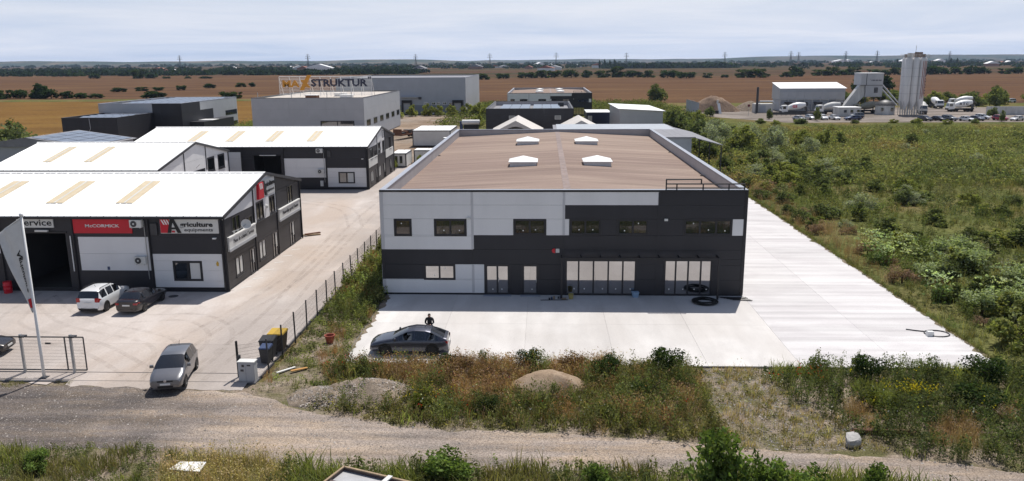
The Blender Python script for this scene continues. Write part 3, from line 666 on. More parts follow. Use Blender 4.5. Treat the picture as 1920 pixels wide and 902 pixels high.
AX, AY = -12.2, 0.4
def signs_front(s, P):
    b1 = board(s, P, -4.74, -.25, 4.62, 5.74, m['offwhite']); f = .15
    MB().box(-4.72, -4.02, 4.66, 5.71, .147, .165, P).build('red_panel', m['red'], b1)
    for k in range(3):
        u = -4.66+.2*k
        MB().prism([(u, 5.68), (u+.11, 5.68), (u+.3, 5.3), (u+.19, 5.3)], lambda a, b, c: P(a, b, .167+.01*c)).build('white_bar', m['white'], b1)
    MB().prism([(-4.2, 4.66), (-3.95, 5.72), (-3.62, 5.72), (-3.12, 4.66), (-3.42, 4.66), (-3.55, 4.95), (-3.86, 4.95), (-3.92, 4.66)], lambda a, b, c: P(a, b, .168+.02*c)).build('letter_a', m['black'], b1)
    MB().prism([(-3.83, 5.1), (-3.73, 5.45), (-3.6, 5.1)], lambda a, b, c: P(a, b, .19+.01*c)).build('letter_counter', m['offwhite'], b1)
    MB().box(-3.86, -3.62, 4.70, 4.84, .168, .185, P).build('red_panel', m['red'], b1)
    lettering(b1, P, 'griculture', -3.2, -.68, 5.02, 5.5, m['black'], .147, .03, .03)
    lettering(b1, P, 'equipments', -2.9, -.7, 4.7, 5.02, m['darksteel'], .147, .02, .01)
    b2 = board(s, P, -11.5, -6.86-.1, 4.62, 5.70, m['red'])
    lettering(b2, P, 'McCORMICK', -10.55, -7.9, 5.08, 5.32, m['white'], .147, .02, .012)
    b3 = board(s, P, -15.88, -13.03, 5.05, 5.80, m['offwhite'])
    lettering(b3, P, 'Service', -15.72, -13.15, 5.20, 5.70, m['black'], .147, .02, .012)
    lb = MB().box(-14.46, -13.47, 4.75, 4.88, .13, .3, P).build('door_lamp', m['offwhite'], s)
    MB().box(-11.9, -11.83, 1.6, 4.4, .07, .12, P).build('white_pipe', m['white'], s)
    MB().box(-9.25, -9.05, 1.72, 1.98, .062, .07, P).build('notice', m['blue'], s)
    st = MB().prism([(-.72, 2.25), (-.62, 2.45), (-.5, 2.3), (-.52, 2.05), (-.68, 2.05)], lambda a, b, c: P(a, b, .062+.008*c)).build('notice', m['yellow'], s)
    MB().box(-.75, -.5, 4.2, 4.3, .06, .3, P).build('camera', m['white'], s)
def signs_gable(s, P):
    for u0, u1, tx in ((.5, 6.3, 'Piese de schimb | Service'), (12.45, 18.6, 'Masini-utilaje agricole | Finantare')):
        b = MB().prism([(u0, 3.05), (u1, 3.05), (u1, 4.15), (u0, 4.15)], lambda a, c, k: P(a, c, .065+.14*k)).build('sign_board', m['offwhite'], s)
        MB().box(u0, u1, 3.0, 3.22, .205, .24, P).build('sign_lower_edge', m['lightgrey'], b)
        MB().box(u0, u1, 4.06, 4.15, .205, .26, P).build('sign_top_edge', m['white'], b)
        lettering(b, P, tx, u0+.9, u1-.5, 3.42, 3.84, m['darksteel'], .207, .02, 0.0)
    lo = board(s, P, 7.0, 11.9, 5.95, 7.35, m['offwhite'], .065, .06, 'sign_board')
    MB().prism([(7.2, 5.95), (8.45, 5.95), (8.45, 7.3), (7.35, 7.3)], lambda a, b, c: P(a, b, .127+.22*c)).build('red_panel', m['red'], lo)
    for k in range(3):
        u = 7.45+.26*k
        MB().prism([(u, 7.25), (u+.14, 7.25), (u+.3, 6.75), (u+.16, 6.75)], lambda a, b, c: P(a, b, .349+.01*c)).build('white_bar', m['white'], lo)
    MB().prism([(8.3, 6.0), (8.7, 7.3), (9.05, 7.3), (9.6, 6.0), (9.25, 6.0), (9.1, 6.35), (8.72, 6.35), (8.62, 6.0)], lambda a, b, c: P(a, b, .13+.12*c)).build('letter_a', m['black'], lo)
    lettering(lo, P, 'griculture', 9.4, 11.75, 6.55, 7.1, m['black'], .13, .05, .012); lettering(lo, P, 'equipments', 9.7, 11.75, 6.1, 6.45, m['darksteel'], .13, .02, .0)
    MB().box(8.85, 10.2, 4.02, 5.85, .066, .09, P).build('white_infill', lgp, s)
    lf = MB().box(9.3, 9.55, 4.85, 5.1, .09, .3, P).build('flood_lamp', m['offwhite'], s)
    # satellite dish on an arm
    c = Vector(P(2.75, 4.75, .75)); ds = MB(); n = 16
    ax = Vector((.55, -.8, .35)).normalized(); t1 = ax.orthogonal().normalized(); t2 = ax.cross(t1)
    vs = [c]; 
    for r_, d_ in ((.2, .02), (.40, .09)):
        for i in range(n): vs.append(c+ax*d_+r_*(math.cos(2*math.pi*i/n)*t1+math.sin(2*math.pi*i/n)*t2))
    fs = [(0, 1+i, 1+(i+1) % n) for i in range(n)]+[(1+i, 1+n+i, 1+n+(i+1) % n, 1+(i+1) % n) for i in range(n)]
    di = ds.add(vs, fs).build('satellite_dish', m['offwhite'], s, True)
    MB().path([tuple(c), P(2.2, 4.45, .4), P(1.5, 4.4, .1)], .03, 5).build('dish_arm', m['steel'], di)
skA = lambda xs: [(x-AX, x-AX+1.35, 2.35, 7.3) for x in xs]
shed((AX, AY, 0), 'white-roofed dealer shed carrying red McCORMICK and agriculture equipments signs', 33.8, 19.2, 6.0, 7.95, skA((-32.95, -27.2, -21.55)),
     frontA(signs_front, third=[(-23, -17.5, 3.0, 5.9, lgp)]), gableA(signs_gable), copen=[(-15.5, -12.25, 0, 4.6)])
def extraC(s, P):
    MB().box(-14.9, -12.6, 4.72, 4.82, .13, .3, P).build('door_lamp', m['offwhite'], s)
    MB().box(-6.6, -6.2, .5, 1.25, .1, .35, P).build('air_conditioner', m['offwhite'], s)
    MB().box(-.75, -.5, 4.2, 4.3, .06, .3, P).build('camera', m['white'], s)
def gabC(s, P):
    for u0, u1 in ((.5, 6.3), (12.45, 18.6)): board(s, P, u0, u1, 2.9, 4.1, m['offwhite'], .065, .05, 'white_panel')
    fr = MB()
    for a, b in (((9.2, 6.3), (9.2, 7.4)), ((10.4, 6.3), (10.4, 7.4)), ((9.2, 6.3), (10.4, 6.3)), ((9.2, 7.3), (10.4, 7.3))): fr.tube(P(*a, .35), P(*b, .35), .04, 4)
    fr.build('sign_frame', m['darksteel'], s)
shed((AX, 50.8, 0), 'far white-roofed black shed with an empty sign frame on its gable', 33.8, 19.2, 6.0, 7.9, [(x-AX, x-AX+1.15, 2.2, 7.3) for x in (-38.2, -32.7, -27.0, -21.2)],
     frontA(extraC, (-15.8, -12.0, 0, 4.75), third=[(-11.6, -9.9, 1.67, 4.32, lgp), (-22.5, -17.6, 2.0, 5.2, lgp)]), gableA(gabC), copen=[(-15.8, -12.0, 0, 4.75)])
def frontB(s, P, eave):
    clad(s, P, [-19.5, -13, -6.5, 0], [.1, 2, 4, eave-.1], lgp)
    for u in (-.15, -6.5, -13): MB().tube(P(u, .2, .16), P(u, eave-.2, .16), .07, 6).build('downpipe', m['trim'], s)
def gableB(s, P, rz, depth, rid):
    ops = [(7.0, 12.1, .02, 4.6), (12.95, 15.1, 3.9, 5.75), (16.2, 18.3, 3.9, 5.75)]
    clad(s, P, [0, 6.5, 12.6, depth], [.1, 2, 4, 5.85], lgp, (), ops)
    gable_poly(s, 0, .02, 6.49, 5.86, rz, lgp); gable_poly(s, 0, 6.51, 12.59, 5.86, rz, lgp, ridge=rid); gable_poly(s, 0, 12.61, depth-.02, 5.86, rz, lgp)
    for u in (6.5, 12.6): MB().box(u-.06, u+.06, 4.3, rz(u)-.1, .062, .13, P).build('cover_strip', m['trim'], s)
    for u in (.02, depth-.1): MB().box(u-.02, u+.1, 0, rz(u)-.15, .062, .16, P).build('corner_trim', m['trim'], s)
    for q in ops[1:]: window(s, P, *q, 1, .22, None, 'glass2', sill=True)
    window(s, P, *ops[0], 3, .25, None, 'glass2', name='door')
    MB().path([P(9.5, 4.9, .1), P(9.5, 5.35, .6)], .03, 5).build('lamp_arm', m['steel'], s)
shed((-29.8, 26.6, 0), 'white-walled white-roofed shed with two black gable windows, between the two black sheds', 19.2, 19.6, 6.0, 8.0, [(-14.2, -13.3, 2.5, 8.0), (-9.5, -8.6, 2.5, 8.0)], frontB, gableB)

# ------------------------------------------------------------ buildings behind
hb = copy_tree(mb_); hb.location = (0, 206, -0.02); hb.scale = (1.018, 1.0, 0.885)
tag(hb, 'distant two-storey building with the same grey and black front, beyond the solar-roofed black block')

def flat_block(name, label, x0, x1, y0, y1, h, wall, roofm, cat='building', ub=5, vb=(0, 1), par=0.35, rightm=None, fz=(), rzn=(), fo=(), ro=(), frows=None):
    s = empty(name, (x0, y0, 0), 0, label, cat); w_, d_ = x1-x0, y1-y0
    MB().box(.05, w_-.05, .05, d_-.05, 0, h-par).build('wall', m['core'], s)
    P1, P2, P3, P4 = PF(0), PR(w_), PL(0), PB(d_)
    rows_ = frows or [0.05, h*.33, h*.66, h]
    clad(s, P1, list(np.linspace(0, w_, ub+1)), rows_, wall, fz, fo); clad(s, P2, list(np.linspace(0, d_, ub+1)), rows_, rightm or wall, rzn, ro)
    clad(s, P3, list(np.linspace(0, d_, ub+1)), [.05, h], wall); clad(s, P4, [0, w_], [.05, h], wall)
    rf_ = MB().box(.05, w_-.05, .05, d_-.05, h-par, h-par+.02).build('roof', roofm, s)
    cp = MB(); t = .3
    cp.box(-.09, w_+.09, -.09, t, h-.0, h+.09); cp.box(-.09, w_+.09, d_-t, d_+.09, h, h+.09); cp.box(-.09, t, t, d_-t, h, h+.09); cp.box(w_-t, w_+.09, t, d_-t, h, h+.09)
    cp.build('parapet_cap', m['darksteel'] if wall is m['dark'] or name == 'showroom_block' else m['cap'], s)
    return s, P1, P2, rf_

def solar_row(parent, x0, y0, z, nx, ny, dx_, dy_, slope=.12):
    me = None
    for j in range(ny):
        for i in range(nx):
            if me is None:
                mb = MB(); a, b = dx_*.47, dy_*.46; mb.add([(-a, -b, 0), (a, -b, 0), (a, b, b*slope*2), (-a, b, b*slope*2), (-a, -b, -.05), (a, -b, -.05), (a, b, b*slope*2-.05), (-a, b, b*slope*2-.05)], [(0, 1, 2, 3), (4, 5, 6, 7), (0, 1, 5, 4), (1, 2, 6, 5), (2, 3, 7, 6), (3, 0, 4, 7)]); me = mb.mesh('solar_panel')
            o = link('solar_panel', me, m['solar'], parent); o.location = (x0+dx_*(i+.5), y0+dy_*(j+.5), z)

beige_roof = M('beige_membrane', (0.50, 0.45, 0.40), .8, .12, .5)
# dark office in two blocks
s, P1, P2, rf_ = flat_block('dark_office', 'tall dark and white office block with solar panels on its roof, beside the wheat field', -94.2, -74.2, 131, 166, 7.9, m['lightgrey'], m['sheetgrey'], ub=4, rightm=m['lightgrey'],
    fz=[(13.0, 20, 0, 7.9, m['dark'])], rzn=[(0, 10.5, 0, 7.9, m['dark']), (10.5, 18.4, 0, 5.8, m['dark']), (18.4, 27, 0, 2.6, m['lightgrey'])], ro=[(26.4, 34.5, 3.4, 4.7), (26.4, 34.5, .4, 1.6)])
window(s, P2, 26.4, 34.5, 3.4, 4.7, 5, .12, None, 'glass2'); window(s, P2, 26.4, 34.5, .4, 1.6, 5, .12, None, 'glass2')
MB().box(20, 23.5, 4, 23, 0, 3.3).build('porch', m['dark'], s); MB().box(20.0, 23.6, 9, 13, 3.3, 3.4).build('porch_roof', m['white'], s)
solar_row(s, 5, 3, 7.75, 7, 8, 2.0, 3.4)
s, P1, P2, rf_ = flat_block('dark_annex', 'low dark office annex with solar panels and a pale cable on its front wall', -93.2, -81.0, 114, 130.9, 5.7, m['dark'], m['sheetgrey'], ub=3)
solar_row(s, 2.6, 1.2, 5.55, 5, 5, 1.8, 3.0)
MB().path([P1(6.2, 5.6, .15), P1(6.3, 3.4, .15), P1(5.8, 2.6, .15), P1(3.2, 0.9, .15), P1(2.5, .2, .15)], .07, 5).build('cable', m['lightgrey'], s)
MB().path([(5.0, 16.3, 5.7), (5.0, 16.3, 8.6)], .08, 5).build('roof_mast', m['steel'], s)
# solar shed on the left
s = empty('solar_shed', (-74, 66, 0), 0, 'low grey shed with solar panels covering its shallow roof, behind the white-walled shed', 'shed')
MB().box(-6, 14, 0, 14, 0, 4.4).build('wall', m['grey_wall'], s)
MB().prism([(-6.4, 4.45), (14.6, 4.45), (4.2, 5.9)], lambda u, v, k: (u, -.4+14.8*k, v)).build('roof', m['sheetgrey'], s)
for j in range(4):
    for i in range(5):
        x0, x1 = 4.9+1.85*i, 4.9+1.85*i+1.7; z = lambda x: 5.9-(x-4.2)*1.45/10.4+.08
        MB().add([(x0, .2+3.4*j, z(x0)), (x1, .2+3.4*j, z(x1)), (x1, 3.4+3.4*j, z(x1)), (x0, 3.4+3.4*j, z(x0)), (x0, .2+3.4*j, z(x0)-.05), (x1, .2+3.4*j, z(x1)-.05), (x1, 3.4+3.4*j, z(x1)-.05), (x0, 3.4+3.4*j, z(x0)-.05)], [(0, 1, 2, 3), (0, 1, 5, 4), (1, 2, 6, 5), (2, 3, 7, 6), (3, 0, 4, 7)]).build('solar_panel', m['solar'], s)
MB().add([(-6.4, -.5, 4.5), (4.2, -.5, 5.95), (4.2, 14.5, 5.95), (-6.4, 14.5, 4.5)], [(0, 1, 2, 3)]).build('roof_sheet', m['white_roof'], s)

# MAXSTRUKTUR block
s, P1, P2, rf_ = flat_block('showroom_block', 'pale grey block with the orange and navy MAXSTRUKTUR sign frame on its roof', -53.1, -28, 120, 165, 9.5, m['lightgrey'], beige_roof, ub=6, par=.25,
    fz=[(22.9, 25.1, 0, 4.6, m['grey_wall'])], rzn=[(0, 45, 0, 4.5, m['grey_wall'])], fo=[(15.3, 22.9, .05, 4.5)], ro=[(2.4+7.45*i, 6.4+7.45*i, 3.1, 4.5) for i in range(6)], frows=[.05, 2.3, 4.6, 7, 9.5])
window(s, P1, 15.3, 22.9, .05, 4.5, 2, .2, None, 'glass2', name='door')
for i in range(6): window(s, P2, 2.4+7.45*i, 6.4+7.45*i, 3.1, 4.5, 3, .14, None, 'glass2')
PS = PF(9.0)
sg = MB()
for v in np.linspace(9.9, 14.0, 14): sg.tube(PS(3.6, v, 0), PS(25.2, v, 0), .035, 4)
for u in np.linspace(3.6, 25.2, 10): sg.tube(PS(u, 9.5, 0), PS(u, 14.05, 0), .05, 4); sg.tube(PS(u, 9.5, -3.0), PS(u, 13.9, 0), .05, 4)
sg.tube(PS(3.6, 14.05, 0), PS(25.2, 14.05, 0), .06, 4)
frm = sg.build('sign_frame', m['white'], s)
lettering(frm, PS, 'MA', 4.4, 8.4, 11.6, 13.2, m['orange'], .08, .15, .04)
MB().prism([(8.3, 10.9), (9.3, 10.9), (11.3, 14.4), (10.3, 14.4)], lambda u, v, k: PS(u, v, .1+.15*k)).build('letter_x', m['orange'], frm)
MB().prism([(8.6, 13.3), (9.5, 13.3), (11.0, 11.5), (10.1, 11.5)], lambda u, v, k: PS(u, v, .09+.12*k)).build('letter_x', m['orange'], frm)
lettering(frm, PS, 'STRUKTUR', 11.1, 24.3, 11.75, 13.45, m['navy'], .08, .15, .035)
for u in (24.45, 24.85): MB().box(u, u+.28, 13.45, 13.95, .08, .2, PS).build('umlaut_dot', m['navy'], frm)
for x, y in ((11, 4), (15, 14), (19, 3.5)): MB().box(x, x+2.6, y, y+2.2, 9.25, 9.9).build('roof_light', m['rust'] if x == 11 else m['white'], s); MB().box(x-.1, x+2.7, y-.1, y+2.3, 9.9, 10.05).build('roof_light_lid', m['white'], s)
for u in (.8, 8.5, 16.5, 22): MB().tube(PS(u, 9.4, 7.0), PS(u, 10.7, 7.0), .08, 5).build('railing_post', m['steel'], s)

# big grey hall
s, P1, P2, rf_ = flat_block('grey_hall', 'long grey hall with two dark loading docks, behind the MAXSTRUKTUR block', -58, -14.4, 213, 270, 12, m['grey_wall'], m['sheetgrey'], ub=6, par=.3, rightm=m['lightgrey'],
    fz=[(0, 43.6, 0, 3.0, M('grey_strip', (.20, .22, .255), .6))], fo=[(22.1, 25.5, .05, 4.6), (39.2, 42.9, .05, 4.6)]+[(u, u+1.3, 3.1, 3.95) for u in (29.6, 32.2, 33.7, 35.8, 38.0)], frows=[.05, 3.0, 6.0, 9.0, 12.0])
for u in (22.1, 39.2):
    dk_ = MB(); dk_.box(u, u+.5, 0, 4.6, -.02, .7, P1); dk_.box(u+2.9, u+3.4, 0, 4.6, -.02, .7, P1); dk_.box(u+.5, u+2.9, 3.7, 4.6, -.02, .7, P1)
    d_ = dk_.build('loading_dock', m['black'], s); MB().box(u+.5, u+2.9, .05, 3.7, .0, .04, P1).build('roller_door', m['lightgrey'], d_)
for u in (29.6, 32.2, 33.7, 35.8, 38.0): window(s, P1, u, u+1.3, 3.1, 3.95, 2, .1, None, 'glass2', frame='white')
MB().box(21.7, 27.5, 5.6, 5.75, .06, 2.0, P1).build('dock_canopy', m['lightgrey'], s)
MB().box(27.8, 28.8, 4.9, 5.7, .06, .5, P1).build('wall_unit', m['darksteel'], s)
MB().box(31.5, 34, 0.05, 2.1, .08, .16, P1).build('roller_door', m['white'], s)

# black block with solar panels
s, P1, P2, rf_ = flat_block('black_block', 'black block with rows of solar panels sunk in its roof and two pale wall grilles', -0.4, 18.2, 115, 147, 7.25, m['dark'], m['sheetgrey'], ub=3, par=1.0, fo=[(4.9, 6.2, 5.0, 5.8), (14.7, 16.0, 5.0, 5.8)])
for u in (4.9, 14.7):
    g_ = MB().box(u, u+1.3, 5.0, 5.8, 0, .08, P1).build('wall_grille', m['offwhite'], s)
    for k in range(4): MB().box(u+.08, u+1.22, 5.1+.17*k, 5.19+.17*k, .081, .1, P1).build('louvre', m['darksteel'], g_)
for j in range(4): solar_row(s, 2.2, 4+6*j, 6.55, 3, 1, 2.3, 5.2, .05); solar_row(s, 9.8, 4+6*j, 6.55, 3, 1, 2.1, 5.2, .05)
inp = MB(); inp.box(.06, .3, .06, 31.9, 6.2, 7.25); inp.box(18.3, 18.54, .06, 31.9, 6.2, 7.25); inp.box(.3, 18.3, 31.6, 31.9, 6.2, 7.25); inp.build('parapet', m['parapet'], s)
a_ = MB().box(15.8, 17.2, 26, 27, 6.3, 7.3).build('roof_fan', m['darksteel'], s)

# white mono-pitch shed
s = empty('metal_shed', (28.6, 120, 0), 0, 'plain light grey metal shed with a white single-pitch roof, behind the main warehouse', 'shed')
sh = MB(); sh.add([(0, 0, 0), (9.4, 0, 0), (9.4, 28, 0), (0, 28, 0), (0, 0, 6.8), (9.4, 0, 6.3), (9.4, 28, 6.0), (0, 28, 6.5)], [(0, 1, 5, 4), (1, 2, 6, 5), (2, 3, 7, 6), (3, 0, 4, 7), (4, 5, 6, 7)]); sh.build('wall', m['lightgrey'], s)
for k in range(1, 5): MB().box(.02, 9.38, -.03, 0, 1.3*k, 1.3*k+.03).build('panel_joint', m['grey_wall'], s)
MB().add([(-.4, -.4, 6.86), (9.9, -.4, 6.32), (9.9, 28.4, 6.02), (-.4, 28.4, 6.55), (-.4, -.4, 6.96), (9.9, -.4, 6.42), (9.9, 28.4, 6.12), (-.4, 28.4, 6.65)], [(4, 5, 6, 7), (0, 1, 5, 4), (1, 2, 6, 5), (2, 3, 7, 6), (3, 0, 4, 7)]).build('roof', m['white_roof'], s)
c = empty('shipping_container', (22.9, 150, 0), 0, 'navy container with a pale top under the distant black-fronted building', 'container')
MB().box(0, 6.2, 0, 12, 0, 4.2).build('body', M('navy_steel', (.02, .03, .07), .5, .1), c); MB().box(-.1, 6.3, -.1, 12.1, 4.2, 4.3).build('roof', m['white'], c)
MB().box(.3, 1.4, -.05, 0, .8, 3.4).build('door', m['offwhite'], c)
# grey sheet-roofed lean-to right behind the warehouse, with open carport
s = empty('sheet_roof_store', (14, 62, 0), 0, 'grey sheet-roofed store with an open lean-to, tucked behind the main warehouse', 'shed')
MB().box(.2, 20.0, .2, 27.8, 0, 5.9).build('wall', M('store_wall', (.34, .37, .41), .6), s)
nsh = 14
for i in range(nsh):
    x0 = -.4+20.9/nsh*i; x1 = x0+20.9/nsh-.02
    MB().add([(x0, -.3, 6.1), (x1, -.3, 6.1), (x1, 28.2, 5.75), (x0, 28.2, 5.75), (x0, -.3, 5.98), (x1, -.3, 5.98), (x1, 28.2, 5.63), (x0, 28.2, 5.63)], [(0, 1, 2, 3), (4, 5, 6, 7), (0, 1, 5, 4), (1, 2, 6, 5), (2, 3, 7, 6), (3, 0, 4, 7)]).build('roof_sheet', m['sheetgrey'] if i != 9 else m['white'], s)
MB().add([(20.6, -.2, 5.95), (24.6, -.2, 4.9), (24.6, 26, 4.6), (20.6, 26, 5.6), (20.6, -.2, 5.85), (24.6, -.2, 4.8), (24.6, 26, 4.5), (20.6, 26, 5.5)], [(0, 1, 2, 3), (4, 5, 6, 7), (0, 1, 5, 4), (1, 2, 6, 5), (2, 3, 7, 6), (3, 0, 4, 7)]).build('lean_to_roof', m['sheetgrey'], s)
for y in (0, 8.5, 17, 25.5): MB().box(24.3, 24.45, y, y+.15, 0, 4.7).build('post', m['darksteel'], s)
# two tents
tm = M('tent_fabric', (.55, .52, .49), .7, .06)
for k, xc in enumerate((6.66, 19.08)):
    t = empty('storage_tent', (xc, 94, 0), 0, ('gabled pale storage tent behind the warehouse, in front of the black block', 'gabled pale storage tent behind the warehouse, standing clear of the black block')[k], 'tent')
    sec = [(-5.2, 0), (-5.2, 3.6), (0, 6.25), (5.2, 3.6), (5.2, 0)]
    sh = MB(); vs = [(x, y, z) for y in (0, 16) for x, z in sec]; sh.add(vs, [(i, i+1, 6+i, 5+i) for i in range(4)]+[(5, 6, 7, 8, 9)]); sh.build('cover', tm, t)
    fr = MB(); n = 10
    arch = [(4.0*math.cos(math.pi*i/n), 5.15*math.sin(math.pi*i/n)) for i in range(n+1)]
    fr.add([(x, 0, z) for x, z in sec]+[(x, 0, z) for x, z in arch], []); 
    b0 = 0; k0 = 5
    fs = [(0, 1, k0+n, ), (1, k0+n-1, k0+n), (1, 2, k0+n-1-2), (1, k0+n-3, k0+n-2), (1, k0+n-2, k0+n-1), (2, k0+5, k0+6), (2, k0+6, k0+7), (2, k0+4, k0+5), (2, k0+3, k0+4), (2, 3, k0+3), (3, k0+2, k0+3), (3, k0+1, k0+2), (3, k0, k0+1), (3, 4, k0)]
    fr.f = fs; fr.build('front_gable', tm, t)
# cabins
def cabin(loc, w_, d_, h, label, wins=(), grid=4):
    c = empty('site_cabin', loc, 0, label, 'cabin'); P1 = PF(0)
    MB().box(0, w_, 0, d_, .15, h).build('wall', m['offwhite'], c)
    fr = MB()
    for x in (0, w_-.14):
        for y in (-.03, d_-.11): fr.box(x-.02, x+.16, y, y+.14, 0, h+.02)
    fr.box(-.03, w_+.03, -.04, .1, h-.12, h+.02); fr.box(-.03, w_+.03, -.04, .1, .05, .2); fr.box(w_-.1, w_+.04, .1, d_, h-.12, h+.02); fr.build('frame', m['darksteel'], c)
    for i in range(grid):
        MB().box(w_*i/grid+.06, w_*(i+1)/grid-.06, .15, d_*.5-.05, h+.02, h+.07).build('roof_panel', m['white_roof'], c)
        MB().box(w_*i/grid+.06, w_*(i+1)/grid-.06, d_*.5+.05, d_-.1, h+.02, h+.07).build('roof_panel', m['white_roof'], c)
    for a, b, z0, z1 in wins: window(c, P1, a, b, z0, z1, 1, .08, None, 'glass2', frame='darksteel', proud=.05)
    return c
c = cabin((-15.3, 108, 0), 7.95, 12.6, 3.25, 'large white prefabricated cabin with a panelled flat roof and black corner frames', (), 5)
PRc = PR(7.95)
for k in range(4): window(c, PRc, 1+2.8*k, 2.4+2.8*k, 1, 2.5, 1, .1, None, 'glass2')
cabin((-13.3, 74.3, 0), 2.4, 5.6, 2.3, 'small white cabin with two dark slit windows beside the far black shed', ((.5, .95, .7, 1.9), (1.3, 1.75, .7, 1.9)), 2)
cabin((-10.7, 81, 0), 7, 3.2, 2.1, 'low white cabin with two blue-tinted windows behind the small cabin', ((2.3, 2.9, .6, 1.6), (3.3, 3.9, .6, 1.6)), 3)
wh = empty('water_heater', (-7.4, 104.5, 0), .2, 'steel water heater drum on a rack beside the large white cabin', 'water heater')
MB().lathe([(.01, -1), (.35, -.98), (.35, .98), (.01, 1)], 12, (0, 0, 1.9), 'x').build('drum', m['steel'], wh, True, 40)
fr = MB()
for x in (-.8, .8): fr.tube((x, -.6, 0), (x, 0, 1.6), .05, 4); fr.tube((x, .6, 0), (x, 0, 1.6), .05, 4)
fr.build('rack', m['darksteel'], wh)
tk = empty('fuel_tank', (-5.1, 130, 0), 0, 'long white cylindrical tank lying on a black base by the black block', 'tank')
MB().lathe([(.01, -2.15), (.4, -2.12), (.58, -2.0), (.58, 2.0), (.4, 2.12), (.01, 2.15)], 18, (0, 0, 3.35), 'x').build('vessel', m['white'], tk, True, 40)
MB().box(-1.7, 1.8, -.5, .5, 0, 2.75).build('base', m['black'], tk); MB().box(-2.6, -1.9, -.3, .3, 0, 3.6).build('pump_post', m['blue'], tk)
sk = empty('scrap_trailer', (-19.5, 128, 0), 1.2, 'rusty trailer frame parked on brown earth beside the MAXSTRUKTUR block', 'trailer')
fr = MB()
for y in (-1, 1): fr.box(-5, 5, y-.12, y+.12, .8, 1.1)
for x in np.linspace(-4.8, 4.8, 7): fr.box(x-.1, x+.1, -1, 1, .85, 1.15)
fr.box(-5, -4.8, -1.1, 1.1, .8, 2.3); fr.build('chassis', m['rust'], sk)
for x in (2.2, 3.4):
    for y in (-1.25, 1.25): MB().lathe([(.2, -.15), (.48, -.14), (.48, .14), (.2, .15)], 14, (x, y, .48), 'y').build('wheel', m['rubber'], sk)
for k in range(5):
    MB().box(-4+1.5*k, -2.9+1.5*k, -.8, .8, 1.15, 1.5+.2*(k % 3)).build('scrap_load', m['rust'] if k % 2 else m['darksteel'], sk)

# ------------------------------------------------------------ vehicles (front +X, wheels on z=0)
def paint(name, c, metal=0.3):
    return bpy.data.materials.get(name) or M(name, c, 0.32, 0.04, 1.5, metal=metal, coat=0.9)
STY = {  # (x, ztop, kind) kind h=hood/boot, g=glass front, r=roof, b=rear glass ; then dims
 'mpv': dict(L=4.2, w=.88, belt=.98, wt=.64, top=[(2.10, .52, 'h'), (2.07, .70, 'h'), (1.93, .80, 'h'), (1.55, .93, 'h'), (1.12, 1.03, 'h'), (.68, 1.29, 'g'), (.22, 1.49, 'r'), (-.12, 1.555, 'r'), (-.20, 1.56, 'r'), (-.9, 1.57, 'r'), (-1.0, 1.57, 'r'), (-1.45, 1.53, 'r'), (-1.68, 1.46, 'r'), (-1.98, 1.08, 'b'), (-2.07, .98, 'h'), (-2.1, .5, 'h')], fw=1.30, rw=-1.28, r=.32),
 'suv': dict(L=4.3, w=.92, belt=1.08, wt=.68, top=[(2.15, .60, 'h'), (2.12, .84, 'h'), (1.98, .95, 'h'), (1.5, 1.05, 'h'), (.98, 1.10, 'h'), (.62, 1.36, 'g'), (.28, 1.60, 'r'), (-.14, 1.66, 'r'), (-.22, 1.66, 'r'), (-.95, 1.67, 'r'), (-1.07, 1.67, 'r'), (-1.55, 1.64, 'r'), (-1.78, 1.58, 'r'), (-2.03, 1.12, 'b'), (-2.12, 1.02, 'h'), (-2.15, .5, 'h')], fw=1.33, rw=-1.33, r=.36),
 'sedan': dict(L=4.5, w=.87, belt=.92, wt=.62, top=[(2.25, .48, 'h'), (2.22, .66, 'h'), (2.05, .74, 'h'), (1.5, .86, 'h'), (1.0, .93, 'h'), (.55, 1.18, 'g'), (.08, 1.39, 'r'), (-.26, 1.44, 'r'), (-.34, 1.445, 'r'), (-.95, 1.43, 'r'), (-1.05, 1.42, 'r'), (-1.2, 1.39, 'r'), (-1.4, 1.28, 'b'), (-1.75, 1.05, 'b'), (-2.1, 1.02, 'h'), (-2.22, .95, 'h'), (-2.25, .5, 'h')], fw=1.38, rw=-1.3, r=.31),
 'fastback': dict(L=4.75, w=.93, belt=.98, wt=.62, top=[(2.37, .46, 'h'), (2.33, .66, 'h'), (2.15, .78, 'h'), (1.6, .93, 'h'), (1.05, 1.02, 'h'), (.55, 1.27, 'g'), (.08, 1.46, 'r'), (-.30, 1.53, 'r'), (-.38, 1.535, 'r'), (-.95, 1.51, 'r'), (-1.05, 1.50, 'r'), (-1.3, 1.44, 'r'), (-1.75, 1.24, 'b'), (-2.1, 1.08, 'b'), (-2.27, 1.03, 'h'), (-2.35, .8, 'h'), (-2.37, .5, 'h')], fw=1.42, rw=-1.42, r=.37),
}
_wheel = {}
